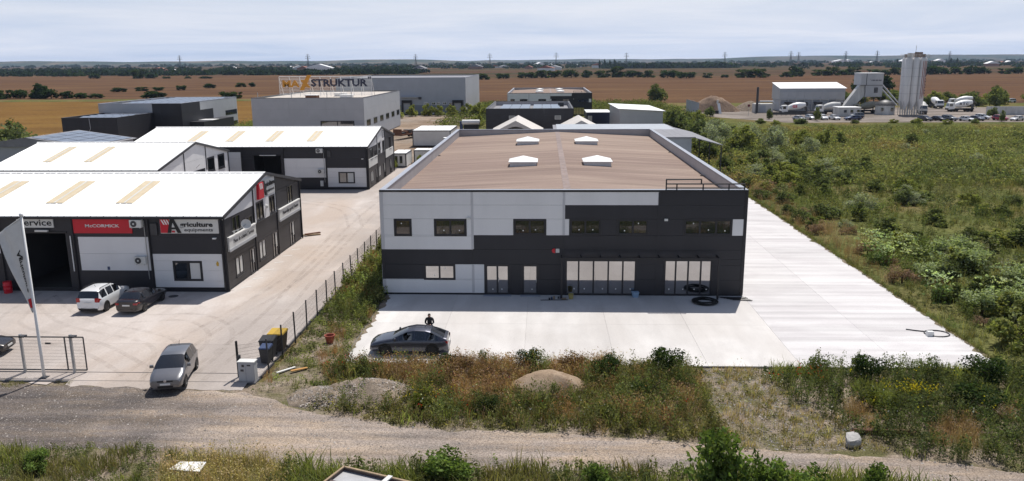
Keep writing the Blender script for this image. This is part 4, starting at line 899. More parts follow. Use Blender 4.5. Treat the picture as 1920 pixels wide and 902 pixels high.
def car(style, loc, rz, label, mat, group=None, detail=True, name='car', tint=None, plate=True):
    S = STY[style]; c = empty(name, loc, rz, label, 'car', group)
    w_, belt, wt = S['w'], S['belt'], S['wt']; secs = []
    Lh = S['L']/2
    for x, zt, k in S['top']:
        e = min(1, (Lh-abs(x))/.35); ww = w_*(0.80+0.20*math.sqrt(max(0, e)))
        zb = 0.20+0.10*(1-min(1, (Lh-abs(x))/.3))
        if k == 'h': bz = zt-.07; tw = ww*.86; ez = zt-.022
        elif k == 'g' or k == 'b':
            f = (zt-belt)/(max(q[1] for q in S['top'])-belt); f = max(0.05, min(1, f)); bz = belt-.02; tw = ww*.90*(1-f)+wt*f+.02; ez = zt-.04
        else: bz = belt; tw = wt; ez = zt-.055
        bz = min(bz, belt+.02)
        secs.append([(0, zb), (ww*.86, zb), (ww*.97, zb+.1), (ww, (zb+bz)*.5+.03), (ww*.985, bz-.06), (ww*.95, bz), (tw, ez), (tw*.78, zt-.008), (0, zt)])
    X = [q[0] for q in S['top']]; K = [q[2] for q in S['top']]; n = len(X)
    parts = {}
    def face(key, *pts): parts.setdefault(key, MB()).add(pts, [tuple(range(len(pts)))])
    cow = max(i for i in range(n) if K[i] == 'h' and X[i] > 0); r0 = K.index('r'); r1 = max(i for i in range(n) if K[i] == 'r')
    bs = [i for i in range(n) if K[i] == 'b'][-1]
    for i in range(n-1):
        for j in range(8):
            key = 'body'
            if j >= 6:
                if cow <= i < r0: key = 'windshield'
                elif r1 <= i < bs or (r1 <= i and i < bs): key = 'rear_window'
            elif j == 5 and cow < i+1 and i >= cow+1 and i < bs-(1 if style != 'suv' else 1):
                key = 'side'
            for sgn in (1, -1):
                q = [(X[i], sgn*secs[i][j][0], secs[i][j][1]), (X[i+1], sgn*secs[i+1][j][0], secs[i+1][j][1]), (X[i+1], sgn*secs[i+1][j+1][0], secs[i+1][j+1][1]), (X[i], sgn*secs[i][j+1][0], secs[i][j+1][1])]
                kk = key
                if key == 'side':
                    if abs(X[i]-X[i+1]) < .13: kk = 'body'
                    else: kk = ('side_window', sgn, 0 if X[i] > -.25 else (1 if X[i] > -.98 else 2))
                face(kk, *q)
    for i in (0, n-1):
        for sgn in (1, -1): face('body', *[(X[i], sgn*y, z) for y, z in secs[i]])
    bm_ = parts['body']; body = None
    me = bm_.mesh('body'); bb = bmesh.new(); bb.from_mesh(me); bmesh.ops.remove_doubles(bb, verts=bb.verts, dist=1e-4); bmesh.ops.recalc_face_normals(bb, faces=bb.faces); bb.to_mesh(me); bb.free()
    me.shade_smooth(); me.set_sharp_from_angle(angle=R(38))
    body = link('body', me, mat, c)
    for k, v in parts.items():
        if k == 'body': continue
        nm = k if isinstance(k, str) else k[0]
        me = v.mesh(nm); bb = bmesh.new(); bb.from_mesh(me); bmesh.ops.remove_doubles(bb, verts=bb.verts, dist=1e-4); bb.to_mesh(me); bb.free(); me.shade_smooth()
        link(nm, me, tint or m['carglass'], c)
    r = S['r']
    key = (style)
    if key not in _wheel:
        ty = MB().lathe([(r*.60, -.1), (r*.95, -.11), (r, -.07), (r, .07), (r*.95, .11), (r*.60, .10)], 20, (0, 0, 0), 'y', False).mesh('tyre', True, 40)
        ty.materials.append(m['rubber'])
        rm = MB(); rm.lathe([(.02, .03), (r*.6, .03), (r*.64, .095), (r*.6, .1), (r*.56, .05)], 20, (0, 0, 0), 'y', False)
        for s_ in range(6):
            a = 2*math.pi*s_/6; ca, sa = math.cos(a), math.sin(a)
            rm.add([(ca*.03-sa*.04, .085, sa*.03+ca*.04), (ca*.03+sa*.04, .085, sa*.03-ca*.04), (ca*r*.6+sa*.028, .095, sa*r*.6-ca*.028), (ca*r*.6-sa*.028, .095, sa*r*.6+ca*.028)], [(0, 1, 2, 3)])
        rme = rm.mesh('rim'); rme.materials.append(m['rim'])
        dk2 = MB().lathe([(.02, .02), (r*.6, .02)], 16, (0, 0, 0), 'y', False).mesh('rim_back'); dk2.materials.append(m['black'])
        ar = MB().lathe([(.02, 0), (r*1.14, 0), (r*1.14, .012), (.02, .012)], 22, (0, 0, 0), 'y').mesh('wheel_arch'); ar.materials.append(m['black'])
        _wheel[key] = (ty, rme, ar)
    ty, rme, ar = _wheel[key]
    for x in (S['fw'], S['rw']):
        for sgn in (1, -1):
            a = link('wheel_arch', ar, None, c); a.location = (x, sgn*w_*.993-(0 if sgn > 0 else .012), r+.015)
            wh_ = empty('wheel', (x, sgn*(w_-.09), r), 0); wh_.parent = c; wh_.rotation_euler = (0, 0, 0 if sgn > 0 else math.pi)
            link('tyre', ty, None, wh_); link('rim', rme, None, wh_)
    zl = secs[2][8][1]-.14
    for sgn in (1, -1):
        hl = MB(); y0, y1 = sgn*w_*.50, sgn*w_*.84
        hl.add([(Lh-.03, y0, zl-.08), (Lh-.16, y1, zl-.06), (Lh-.34, y1*1.0, zl+.09), (Lh-.20, y0, zl+.05), (Lh-.3, y0, zl-.08), (Lh-.5, y1, zl-.06)], [(0, 1, 2, 3), (0, 1, 5, 4), (2, 3, 4, 5)]); hl.build('headlight', m['lamp_clear'], c)
        zt_ = secs[-3][5][1]-.12; tl = MB(); y0, y1 = sgn*w_*.58, sgn*w_*.92
        h2 = .30 if style == 'suv' else .13
        tl.add([(-Lh-.005, y0, zt_-.07), (-Lh+.02, y1*.95, zt_-.09), (-Lh+.03, y1*.96, zt_-.07+h2), (-Lh+.015, y0, zt_-.09+h2), (-Lh+.38, y1*1.055, zt_-.03), (-Lh+.30, y1*1.045, zt_+.08)], [(0, 1, 2, 3), (1, 4, 5, 2)]); tl.build('taillight', m['lamp_red'], c)
        mr = MB(); mr.tbox(.78 if style != 'suv' else .74, sgn*(w_+.1), belt-.0, belt+.15, .06, .10, .05, .09); mr.build('mirror', mat if style != 'sedan' else m['black'], c)
    MB().box(Lh-.06, Lh+.012, -w_*.45, w_*.45, .30, .40).build('lower_grille', m['black'], c)
    MB().box(Lh-.08, Lh-.012, -w_*.46, w_*.46, zl-.06, zl+.02).build('grille', m['black'], c)
    if plate:
        MB().box(Lh-.03, Lh+.028, -.26, .26, .44, .54).build('number_plate', m['plate'], c); MB().box(-Lh-.02, -Lh+.03, -.26, .26, .66 if style != 'suv' else .76, .76 if style != 'suv' else .86).build('number_plate', m['plate'], c)
    MB().box(-Lh-.008, -Lh+.2, -w_*.74, w_*.74, .27, .42).build('rear_bumper_trim', m['black'] if style == 'suv' else mat, c)
    if style == 'suv':
        for sgn in (1, -1): MB().path([(.1, sgn*.62, 1.63), (.0, sgn*.62, 1.72), (-1.4, sgn*.62, 1.73), (-1.5, sgn*.62, 1.66)], .025, 5).build('roof_rail', m['black'], c)
    if detail: MB().tube((-.9 if style != 'mpv' else -1.3, 0, max(q[1] for q in S['top'])-.02), (-1.05 if style != 'mpv' else -1.45, 0, max(q[1] for q in S['top'])+.17), .012, 5).build('antenna', m['black'], c)
    return c
p_silver = paint('silver_paint', (.20, .20, .213), .65); p_white = paint('white_car_paint', (.72, .73, .74), 0); p_black = paint('black_paint', (.010, .008, .011), .1)
p_gun = paint('gunmetal_paint', (.055, .058, .078), .55); p_red = paint('red_paint', (.35, .02, .05), .1); p_blue = paint('dark_blue_paint', (.03, .04, .09), .3); p_grey = paint('grey_paint', (.16, .17, .18), .4); p_dsilver = paint('light_silver_paint', (.42, .43, .45), .4)
vw = car('mpv', (-8.45, -16.75, 0), R(-79), 'silver grey hatchback driving out through the gate opening', p_silver)
bd = MB().lathe([(.01, 0), (.075, 0), (.075, .02), (.01, .02)], 14, (2.08, 0, .66), 'x').build('badge', m['rim'], vw)
car('suv', (-19.9, -3.25, 0), R(90), 'white compact SUV with black roof rails parked at the dealer shed', p_white)
car('sedan', (-17.05, -3.35, 0), R(90), 'black saloon parked beside the white SUV', p_black)
car('fastback', (4.05, -12.1, 0), R(181), 'dark grey fastback car standing on the fresh concrete behind the weeds', p_gun)
car('sedan', (-22.75, -13.2, 0), R(8), 'dark car parked behind the mesh gate, mostly cut off', p_black)
for st, x, y, a, lb, pm in (
    ('sedan', 86.0, 179.3, -65, 'silver car first in the row before the mixer with the red drum mark', p_dsilver), ('mpv', 90.2, 182.6, -80, 'pale grey car half hidden by the dark slim tree', p_dsilver),
    ('mpv', 93.7, 182.4, -85, 'white car right beside the dark slim tree in front of the batching hall', p_white), ('sedan', 97.0, 182.2, -80, 'white saloon parked before the small plant office steps', p_white),
    ('fastback', 101.3, 179.6, 188, 'dark blue car parked broadside before the white plant office', p_blue), ('suv', 105.6, 188.4, 170, 'grey estate parked close to the white plant office', p_grey),
    ('mpv', 120.2, 176.2, -70, 'black car in front of the cement silos', p_black), ('sedan', 123.9, 176.1, -60, 'black saloon with a glinting windscreen, second from the silos', p_black), ('suv', 127.0, 176.3, -60, 'dark grey SUV third from the silos', p_grey),
    ('sedan', 131.2, 174.8, -60, 'white saloon alone in the middle of the row right of the silos', p_white), ('sedan', 135.0, 177.0, -60, 'dark saloon beside the white saloon', p_gun), ('mpv', 139.2, 182.0, -50, 'white car nosing behind the small roadside bush', p_white),
    ('mpv', 141.8, 177.4, -65, 'red car parked in front of the white site wall', p_red), ('sedan', 145.6, 175.8, -150, 'white car beside the red car', p_white), ('suv', 196.6, 271.5, 190, 'white car parked far off among the bushes beyond the concrete plant', p_white)):
    car(st, (x, y, -.12), R(a), lb, pm, 'cars parked at the concrete plant', False, plate=False)

def mixer(loc, rz, label, text=None, tcol=None, drum_mat=None, body=None):
    t = empty('mixer_truck', loc, rz, label, 'truck', 'concrete mixer trucks'); bm_ = body or m['white']
    cab = MB(); prof = [(4.2, .7), (4.35, 1.3), (4.2, 1.75), (3.95, 2.85), (2.4, 2.95), (2.3, .9)]
    cab.prism(prof, lambda u, v, k: (u, -1.2+2.4*k, v)); cb = cab.build('cab', bm_, t)
    MB().add([(4.235, -1.05, 1.8), (4.235, 1.05, 1.8), (4.02, 1.0, 2.7), (4.02, -1.0, 2.7)], [(0, 1, 2, 3)]).build('windshield', m['carglass'], cb)
    for sg in (1, -1): MB().box(2.9, 3.9, sg*1.2-.01, sg*1.2+.01, 1.75, 2.6).build('side_window', m['carglass'], cb)
    MB().box(4.2, 4.4, -1.2, 1.2, .55, 1.1).build('bumper', m['darksteel'], cb)
    ch = MB(); ch.box(-4.2, 3.9, -.45, .45, .75, 1.1); ch.box(-1.5, 2.1, -1.15, 1.15, .6, 1.05); ch.build('chassis', m['black'], t)
    dr = MB().lathe([(.3, -2.6), (.75, -2.5), (1.15, -1.0), (1.22, .2), (1.1, 1.2), (.62, 2.9), (.55, 3.0)], 20, (0, 0, 0), 'x').build('drum', drum_mat or m['white'], t, True, 35)
    dr.rotation_euler = (0, R(11), 0); dr.location = (-.6, 0, 2.55)
    # profile runs rear (+) to front (-): flip so the mouth sits at the back
    dr.scale = (-1, 1, 1)
    fr = MB(); fr.box(-3.9, -3.6, -.7, .7, 1.1, 2.4); fr.add([(-3.4, -.6, 3.3), (-4.3, -.5, 3.5), (-4.3, .5, 3.5), (-3.4, .6, 3.3), (-3.7, -.2, 2.6), (-4.1, -.2, 2.6), (-4.1, .2, 2.6), (-3.7, .2, 2.6)], [(0, 1, 5, 4), (1, 2, 6, 5), (2, 3, 7, 6), (3, 0, 4, 7)]); fr.build('hopper', m['darksteel'], t)
    MB().add([(-4.0, -.25, 2.3), (-4.0, .25, 2.3), (-5.1, .3, 1.1), (-5.1, -.3, 1.1), (-4.0, -.25, 2.4), (-4.0, .25, 2.4), (-5.1, .3, 1.2), (-5.1, -.3, 1.2)], [(0, 1, 2, 3), (4, 5, 6, 7), (0, 3, 7, 4), (1, 2, 6, 5)]).build('chute', m['steel'], t)
    for x in (3.2, 1.5, -1.9, -3.2):
        for sg in (1, -1): MB().lathe([(.2, -.16), (.5, -.16), (.52, 0), (.5, .16), (.2, .16)], 14, (x, sg*1.0, .52), 'y').build('wheel', m['rubber'], t)
    if text:
        for sg in (1, -1):
            Pd = (lambda u, v, w_: (sg*-u, sg*(-1.18-w_), v)) if sg > 0 else (lambda u, v, w_: (u, 1.18+w_, v))
            Pd = (lambda sg: (lambda u, v, w_: (u, -1.19-w_, v) if sg > 0 else (-u, 1.19+w_, v)))(sg)
            u0 = -1.6 if sg > 0 else -.9
            lettering(t, Pd, text, u0, u0+(2.8 if len(text) > 2 else 1.5), 2.15, 3.0, tcol, .0, .06, .03)
    return t
mixer((92.5, 206.5, -.12), R(180), 'mixer truck with a red mark on its white drum, in front of the batching hall', 'G5', m['red'])
mixer((150.5, 217.5, -.12), R(176), 'mixer truck lettered ATC on its white drum, near the white site wall', 'A T C', m['black'])
mixer((152.0, 238.0, -.12), R(-95), 'mixer truck seen head-on with a domed white drum', None)
mixer((133.5, 207.5, -.12), R(-110), 'grubby white mixer truck backed against the silo legs', None, None, m['dirtywhite'], m['dirtywhite'])
mixer((104.0, 207.5, -.12), R(184), 'small pale mixer truck partly hidden by the slim dark tree', None, None, m['dirtywhite'])
mixer((165.0, 246.0, -.12), R(170), 'mixer truck almost hidden behind the ATC truck cab', None)
mixer((117.3, 211.0, -.12), R(170), 'dusty beige mixer truck waiting under the batching tower', None, None, M('dusty_drum', (.28, .27, .22), .7, .2), M('dusty_cab', (.30, .29, .24), .7, .2))

# ------------------------------------------------------------ concrete plant
s = empty('batching_hall', (91.9, 225, -.12), 0, 'long pale batching hall with a bright white roof on a steel frame', 'hall')
hall = MB(); hall.box(1.2, 23.2, .2, 10, 3.8, 7.45); hall.build('wall', m['dirtywhite'], s)
for i in range(8): MB().box(1.2+2.75*i+.03, 1.2+2.75*(i+1)-.03, .08, .2, 3.9, 6.2).build('wall_panel', m['lightgrey'], s)
MB().box(1.2, 23.2, .1, .2, 6.25, 7.45).build('wall_panel', m['grey_wall'], s)
MB().prism([(.2, 3.8), (10, 3.8), (10, 9.2), (.2, 7.5)], lambda u, v, k: (1.1+.08*k, u, v)).build('gable_panel', m['lightgrey'], s)
MB().add([(.9, -.2, 7.5), (23.6, -.2, 7.5), (23.6, 10.2, 9.25), (.9, 10.2, 9.25), (.9, -.2, 7.62), (23.6, -.2, 7.62), (23.6, 10.2, 9.37), (.9, 10.2, 9.37)], [(4, 5, 6, 7), (0, 1, 5, 4), (1, 2, 6, 5), (2, 3, 7, 6), (3, 0, 4, 7)]).build('roof', m['white_roof'], s)
MB().box(1.3, 23.0, .6, 9.5, .0, 3.7).build('bin_wall', m['grey_wall'], s)
fr = MB()
for x in np.linspace(1.3, 23.1, 9): fr.box(x-.12, x+.12, .0, .25, 0, 3.8)
for z in (1.2, 2.4, 3.7): fr.box(1.2, 23.2, .02, .2, z, z+.12)
fr.build('steel_frame', m['dirtywhite'], s)
for k in range(4): MB().tbox(4+5*k, -.6, 1.2, 3.0, .5, .4, 1.3, .9).build('hopper', m['darksteel'], s)
ex = empty('burner_unit', (82.8, 215, -.12), 0, 'white plant unit with a tall dark exhaust stack', 'plant unit')
MB().tube((0, 0, 0), (0, 0, 8.4), .38, 10).build('stack', m['darksteel'], ex)
MB().box(-.6, 5.5, .4, 4, 0, 2.9).build('housing', m['dirtywhite'], ex); MB().box(1.2, 3.0, .3, .4, .2, 2.4).build('door', m['grey_wall'], ex)
MB().path([(.6, .2, 3.1), (.9, .2, 3.7), (5.2, .2, 3.7), (5.6, .2, 3.0)], .3, 8).build('duct', m['steel'], ex)
tw = empty('batching_tower', (115.2, 212, -.12), 0, 'white raised batching tower with one window and sloping conveyors on both sides', 'tower')
MB().box(0, 7.0, 0, 6.5, 9.0, 12.7).build('upper_cabin', m['lightgrey'], tw); MB().box(1.6, 7.0, .05, 6, 5.2, 8.9).build('lower_cabin', m['lightgrey'], tw)
MB().box(-.05, 7.05, -.05, 6.55, 8.85, 9.0).build('floor_band', m['darksteel'], tw); MB().box(-.1, 7.1, -.1, 6.6, 12.7, 12.85).build('roof', m['white_roof'], tw)
MB().box(1.55, 1.75, -.03, .0, 9.0, 12.7).build('corner_post', m['darksteel'], tw)
PT = PF(.05); window(tw, PT, 4.3, 5.5, 6.5, 8.2, 1, .15, None, 'glass2', frame='darksteel')
mk = MB()
for i, h_ in enumerate((.42, .4, .42, .38, .42, .42, .4, .42, .36, .42)): mk.box(3.2+.34*i, 3.2+.34*i+(.22 if i % 3 else .13), -.04, -.01, 10.3, 10.3+h_)
mk.box(2.7, 2.85, -.04, -.01, 10.75, 10.9)
mk.build('faded_lettering', m['navy'], tw)
lg_ = MB()
for x in (1.8, 6.8):
    for y in (.3, 5.8): lg_.box(x-.15, x+.15, y-.15, y+.15, 0, 5.2)
lg_.build('leg_frame', m['darksteel'], tw)
MB().prism([(1.4, 9.0), (-.2, 8.9), (-5.5, 1.2), (-5.5, .2), (-3.5, .2), (1.5, 5.4)], lambda u, v, k: (u, .6+2.2*k, v)).build('conveyor_housing', m['dirtywhite'], tw)
cv = MB()
for dy_ in (0, .8): cv.tube((6.8, .5+dy_, 9.4), (11.2, -5, 2.6), .16, 6)
for dy_ in (0.3, 1.3): cv.tube((6.6, 1.5+dy_, 8.6), (10.4, -4, 2.6), .18, 6)
cv.build('screw_conveyor', m['lightgrey'], tw)
cbn = empty('control_cabin', (117.6, 202, -.12), 0, 'round-fronted white control cabin with a dark curved roof beside the silos', 'cabin')
MB().lathe([(2.9, 0), (2.9, 2.9)], 16, (2.9, 2.6, 0)).build('wall', m['dirtywhite'], cbn, True, 30); MB().lathe([(3.2, 2.9), (2.6, 3.9), (.4, 4.6)], 16, (2.9, 2.6, 0)).build('roof', m['darksteel'], cbn, True, 50)
for a in (-2.2, -1.2): 
    cx_, cy_ = 2.9+2.92*math.cos(a), 2.6+2.92*math.sin(a); MB().tbox(cx_, cy_, 1.2, 2.2, .4, .12, .4, .12).build('window', m['glass2'], cbn)
si = empty('cement_silos', (127.1, 203, -.12), 0, 'cluster of tall rust-streaked white cement silos with dark filter boxes on top', 'silo')
msilo = M('silo_white', (.72, .70, .69), .5, .10, .5, (3, 3, .12))
rs = M('rust_streak', (.34, .13, .10), .8, .3, 1.0, (1, 1, .2))
m['fbrown'] = M('filter_brown', (.17, .12, .10), .7, .25, 2)
k = 0
for ix in (-1, 0, 1):
    for iy in (-1, 0):
        x, y = ix*2.17, iy*2.2
        sl = MB().lathe([(.25, 1.7), (1.06, 4.2), (1.09, 17.2), (.8, 17.6), (.1, 17.75)], 18, (x, y, 0)).build('silo', msilo, si, True, 40)
        for zz in (6.6, 9.2, 11.8, 14.4): MB().lathe([(1.1, zz), (1.105, zz+.04), (1.1, zz+.08)], 18, (x, y, 0), 'z', False).build('weld_ring', m['lightgrey'], sl)
        fh = (19.0, 18.7, 19.3)[k % 3]; MB().box(x-.5, x+.42, y-.45, y+.45, 17.75, fh).build('filter_box', (m['fbrown'], m['dirtywhite'], m['fbrown'])[(k+1) % 3], sl)
        for a in range(4):
            g = math.pi/4+a*math.pi/2; MB().tube((x+1.0*math.cos(g), y+1.0*math.sin(g), 0), (x+1.0*math.cos(g), y+1.0*math.sin(g), 4.4), .1, 5).build('leg', m['dirtywhite'], sl)
        k += 1
for g in np.linspace(-2.0, -1.2, 3): MB().prism([(2.17+1.1*math.cos(g), 5+2*(g+2)), (2.17+1.1*math.cos(g)+.18, 5), (2.17+1.1*math.cos(g)+.22, 16.6), (2.17+1.1*math.cos(g)+.05, 16.6)], lambda u, v, kk: (u, -2.2+1.13*math.sin(g)-.03*kk, v)).build('rust_stain', rs, si)
pk = MB()
for a, b in (((-3.4, -3.4), (3.4, -3.4)), ((3.4, -3.4), (3.4, 1.3)), ((-3.4, -3.4), (-3.4, 1.3))):
    for z in (18.1, 18.6): pk.tube((*a, z), (*b, z), .03, 4)
    for f in np.linspace(0, 1, 6): pk.tube((a[0]+(b[0]-a[0])*f, a[1]+(b[1]-a[1])*f, 17.5), (a[0]+(b[0]-a[0])*f, a[1]+(b[1]-a[1])*f, 18.6), .05, 4)
pk.build('railing', m['dirtywhite'], si); MB().tube((.6, 0, 17.7), (.6, 0, 21.3), .07, 5).build('mast', m['steel'], si)
for i, dz in enumerate((.5, .42, .5, .38, .5, .46, .5, .4, .48)):
    g = -.55; u = 2.17+1.1*math.cos(g); v_ = -2.2+1.1*math.sin(g); MB().tbox(u, v_, 13.7-.9*i, 13.7-.9*i+dz, .06, .2, .06, .2).build('faded_letter', m['navy'], si)
of = empty('plant_office', (102.6, 195, -.12), 0, 'small white flat-roofed plant office with small dark windows', 'cabin')
MB().box(0, 6.6, 0, 5, 0, 2.7).build('wall', m['dirtywhite'], of); MB().box(-.2, 6.8, -.2, 5.2, 2.7, 2.85).build('roof', m['white_roof'], of)
for u in (1.6, 3.6, 5.6): window(of, PF(0), u, u+.8, 1.2, 2.0, 1, .08, None, 'glass2')
sw = empty('site_wall', (150, 200.5, -.12), R(-2), 'plain white site wall behind the red car', 'wall')
for k in range(5): MB().box(4.9*k, 4.9*k+4.85, 0, .25, 0, 2.6).build('wall_panel', m['dirtywhite'], sw)
tb = empty('tin_shed', (59.2, 205, -.12), 0, 'small grey tin shed at the end of the spoil heap', 'shed')
MB().add([(0, 0, 0), (2.6, 0, 0), (2.6, 9, 0), (0, 9, 0), (0, 0, 4.6), (2.6, 0, 3.9), (2.6, 9, 3.9), (0, 9, 4.6)], [(0, 1, 5, 4), (1, 2, 6, 5), (2, 3, 7, 6), (3, 0, 4, 7)]).build('wall', m['grey_wall'], tb); MB().add([(-.3, -.3, 4.75), (2.9, -.3, 3.95), (2.9, 9.3, 3.95), (-.3, 9.3, 4.75)], [(0, 1, 2, 3)]).build('roof', m['sheetgrey'], tb)
cv = empty('loading_ramp', (69.5, 211, -.12), 0, 'white tipping chute standing in front of the spoil heap', 'chute')
MB().add([(0, 0, 0), (.9, 0, 0), (.5, 1.5, 3.3), (-.3, 1.5, 3.3), (0, .4, 0), (.9, .4, 0), (.5, 1.9, 3.3), (-.3, 1.9, 3.3)], [(0, 1, 2, 3), (4, 5, 6, 7), (0, 3, 7, 4), (1, 2, 6, 5)]).build('chute', m['white'], cv); MB().box(-1.6, -.1, 0, 1.2, 0, 1.0).build('base', m['black'], cv); MB().box(-.5, .0, 1.5, 2, 3.2, 4.4).build('head', m['offwhite'], cv)
ssg = empty('road_sign', (76.4, 200, -.12), 0, 'dark red round sign on a thin post by the plant entrance', 'sign')
MB().tube((0, 0, 0), (0, 0, 3.0), .06, 6).build('post', m['steel'], ssg); MB().lathe([(.01, -.02), (.42, -.02), (.42, .02), (.01, .02)], 14, (0, -.05, 3.2), 'y').build('disc', M('dark_red_sign', (.12, .01, .02), .5), ssg)
gx = empty('guard_rail', (90, 199.5, -.12), 0, 'low dark railing in front of the mixer trucks', 'railing'); g_ = MB()
for x in np.linspace(-8, 10, 13): g_.box(x-.05, x+.05, 0, .1, 0, 1.3)
g_.box(-8, 10, 0, .08, 1.2, 1.3); g_.box(-8, 10, .02, .06, .3, 1.1); g_.build('rail', m['darksteel'], gx)

def mound(name, label, cat, cx, cy, rx, ry, h, mat, seed, z0=GZ, n=26, group=None, rough=.08, flat=1.6):
    r = np.random.default_rng(seed); ph = r.uniform(0, 6.28, 10); mbm = MB(); nr = 14
    for k in range(nr+1):
        f = k/nr
        for i in range(n):
            a = 2*math.pi*i/n; rr = f*(1+.12*math.sin(2*a+ph[0])+.08*math.sin(3*a+ph[1])+.05*math.sin(7*a+ph[2]))
            hh = h*max(0, 1-f**flat)**1.1*(1+.12*math.sin(3*a+ph[3])*f)+r.normal(0, rough*h)*(1 if 0 < k < nr else 0)*.5
            mbm.v.append((rr*rx*math.cos(a), rr*ry*math.sin(a), max(hh, -.02) if k < nr else -.03))
    for k in range(nr): mbm.f += [(k*n+i, k*n+(i+1) % n, (k+1)*n+(i+1) % n, (k+1)*n+i) for i in range(n)]
    o = mbm.build(name, mat, None, True); o.location = (cx, cy, z0); return tag(o, label, cat, group)
mm_gravel = ground_mat('heap_gravel', [(.25, .20, .155), (.30, .245, .195), (.175, .145, .115)], [0, .8, 2.0], (1, 1, 1), 1.0, 14, .95, .35, 18)
mm_sand = ground_mat('heap_sand', [(.30, .225, .16), (.33, .255, .19), (.25, .185, .13)], [0, .6, 2.0], (1, 1, 1), .5, 10, .95, .15, 16)
mm_spoil = ground_mat('heap_spoil', [(.20, .145, .11), (.26, .19, .14), (.13, .095, .075)], [0, .1, .25], (1, 1, 1), .8, 1.2, .95, .2, 2)
mound('gravel_heap', 'grey gravel heap at the roadside with sparse weeds on it', 'heap', 2.9, -18.5, 2.6, 1.75, .85, mm_gravel, 1)
mound('gravel_heap', 'low flat gravel heap next to the larger gravel heap', 'heap', .4, -18.9, 1.8, 1.5, .42, mm_gravel, 2)
mound('sand_heap', 'smooth domed sand heap among the tall weeds', 'heap', 12.3, -17.7, 2.3, 1.7, 1.05, mm_sand, 3, rough=.03, flat=2.2)
mound('spoil_heap', 'long brown spoil heap behind the tipping chute', 'heap', 70, 224, 10, 6, 5.2, mm_spoil, 4, -.12, rough=.05)
mound('spoil_heap', 'lower grey spoil heap beside the burner unit', 'heap', 84, 229, 7, 5, 3.2, mm_gravel, 5, -.12, rough=.05)

# ------------------------------------------------------------ fence, gate, flag, yard things
fx = -3.52
fe = empty('mesh_fence', (fx, -15.7, 0), 0, 'long dark mesh fence with square posts between the two concrete yards', 'fence')
post = MB().box(-.04, .04, -.03, .03, -.1, 1.98).mesh('post')
def wire_panel(L_, h, hs, vs_, axis='y', r=.0016, rh=.0032):
    mb = MB()
    for z in hs: mb.box(*((-rh, rh, 0, L_) if axis == 'y' else (0, L_, -rh, rh)), z-rh, z+rh)
    for q in np.arange(.0, L_, vs_): mb.box(*((-r, r, q-r, q+r) if axis == 'y' else (q-r, q+r, -r, r)), hs[0], hs[-1])
    return mb.mesh('mesh_panel')
pan = wire_panel(2.5, 1.8, list(np.linspace(.06, 1.86, 7)), .06)
for k in range(20):
    o = link('post', post, m['fencepost'], fe); o.location = (0, 2.5*k, 0); o.rotation_euler = (R(rnd.uniform(-1, 1)), R(rnd.uniform(-1.2, 1.2)), 0)
    if k < 19: o = link('mesh_panel', pan, m['fencepost'], fe); o.location = (0, 2.5*k, 0)
fr_ = empty('gate_side_fence', (-4.95, -16.5, 0), 0, 'short mesh fence panel behind the grey electric cabinet', 'fence')
o = link('post', MB().box(-.05, .05, -.05, .05, -.1, 2.12).mesh('post'), m['black'], fr_)
pn2 = wire_panel(1.62, 1.8, list(np.linspace(.06, 1.86, 10)), .05, 'x'); o = link('mesh_panel', pn2, m['fencepost'], fr_); o.rotation_euler = (0, 0, math.atan2(.8, 1.43))
MB().box(-.02, .16, -.08, .08, 1.02, 1.3).build('gate_catch', m['darksteel'], fr_)
sgate = empty('sliding_gate', (-20.6, -16.0, 0), 0, 'dark framed mesh sliding gate standing open in front of the dealer yard', 'gate')
fr = MB(); Lg = 6.65
for z in (.12, 2.1): fr.box(0, Lg, -.03, .03, z-.03, z+.03)
for x in (0, 3.0, 5.6-.05, Lg): fr.box(x-.03, x+.03, -.025, .025, .12, 2.1)
fr.build('frame', m['darksteel'], sgate)
o = link('mesh_panel', wire_panel(Lg, 2, list(np.linspace(.15, 2.07, 11)), .06, 'x'), m['fencepost'], sgate); o.location = (0, .035, 0)
MB().box(4.42, 4.75, -.05, -.03, 1.68, 1.78).build('name_tag', m['darksteel'], sgate)
for x in (3.1, 6.0): 
    gp = MB().box(x-.06, x+.06, -.2, -.08, -.1, 2.3).build('guide_post', m['steel'], sgate); MB().box(x-.08, x+.25, -.22, .1, 2.12, 2.2).build('roller_bracket', m['darksteel'], gp)
MB().box(-8, 15.5, -.025, .025, -.04, .010).build('track_rail', m['darksteel'], sgate)
fp = empty('flagpole', (-15.95, -16.85, 0), 0, 'tall white flagpole standing in front of the sliding gate', 'flagpole')
MB().lathe([(.085, -.1), (.08, 2), (.055, 9.2)], 10).build('pole', m['white'], fp, True); MB().lathe([(.02, -.11), (.09, -.07), (.12, 0), (.09, .07), (.02, .11)], 10, (0, 0, 9.32)).build('ball', m['white'], fp, True)
MB().box(-.2, .2, -.2, .2, -.1, .03).build('base_plate', m['darksteel'], fp); MB().tube((0, 0, 9.2), (-1.4, -.05, 8.25), .025, 6).build('arm', m['white'], fp)
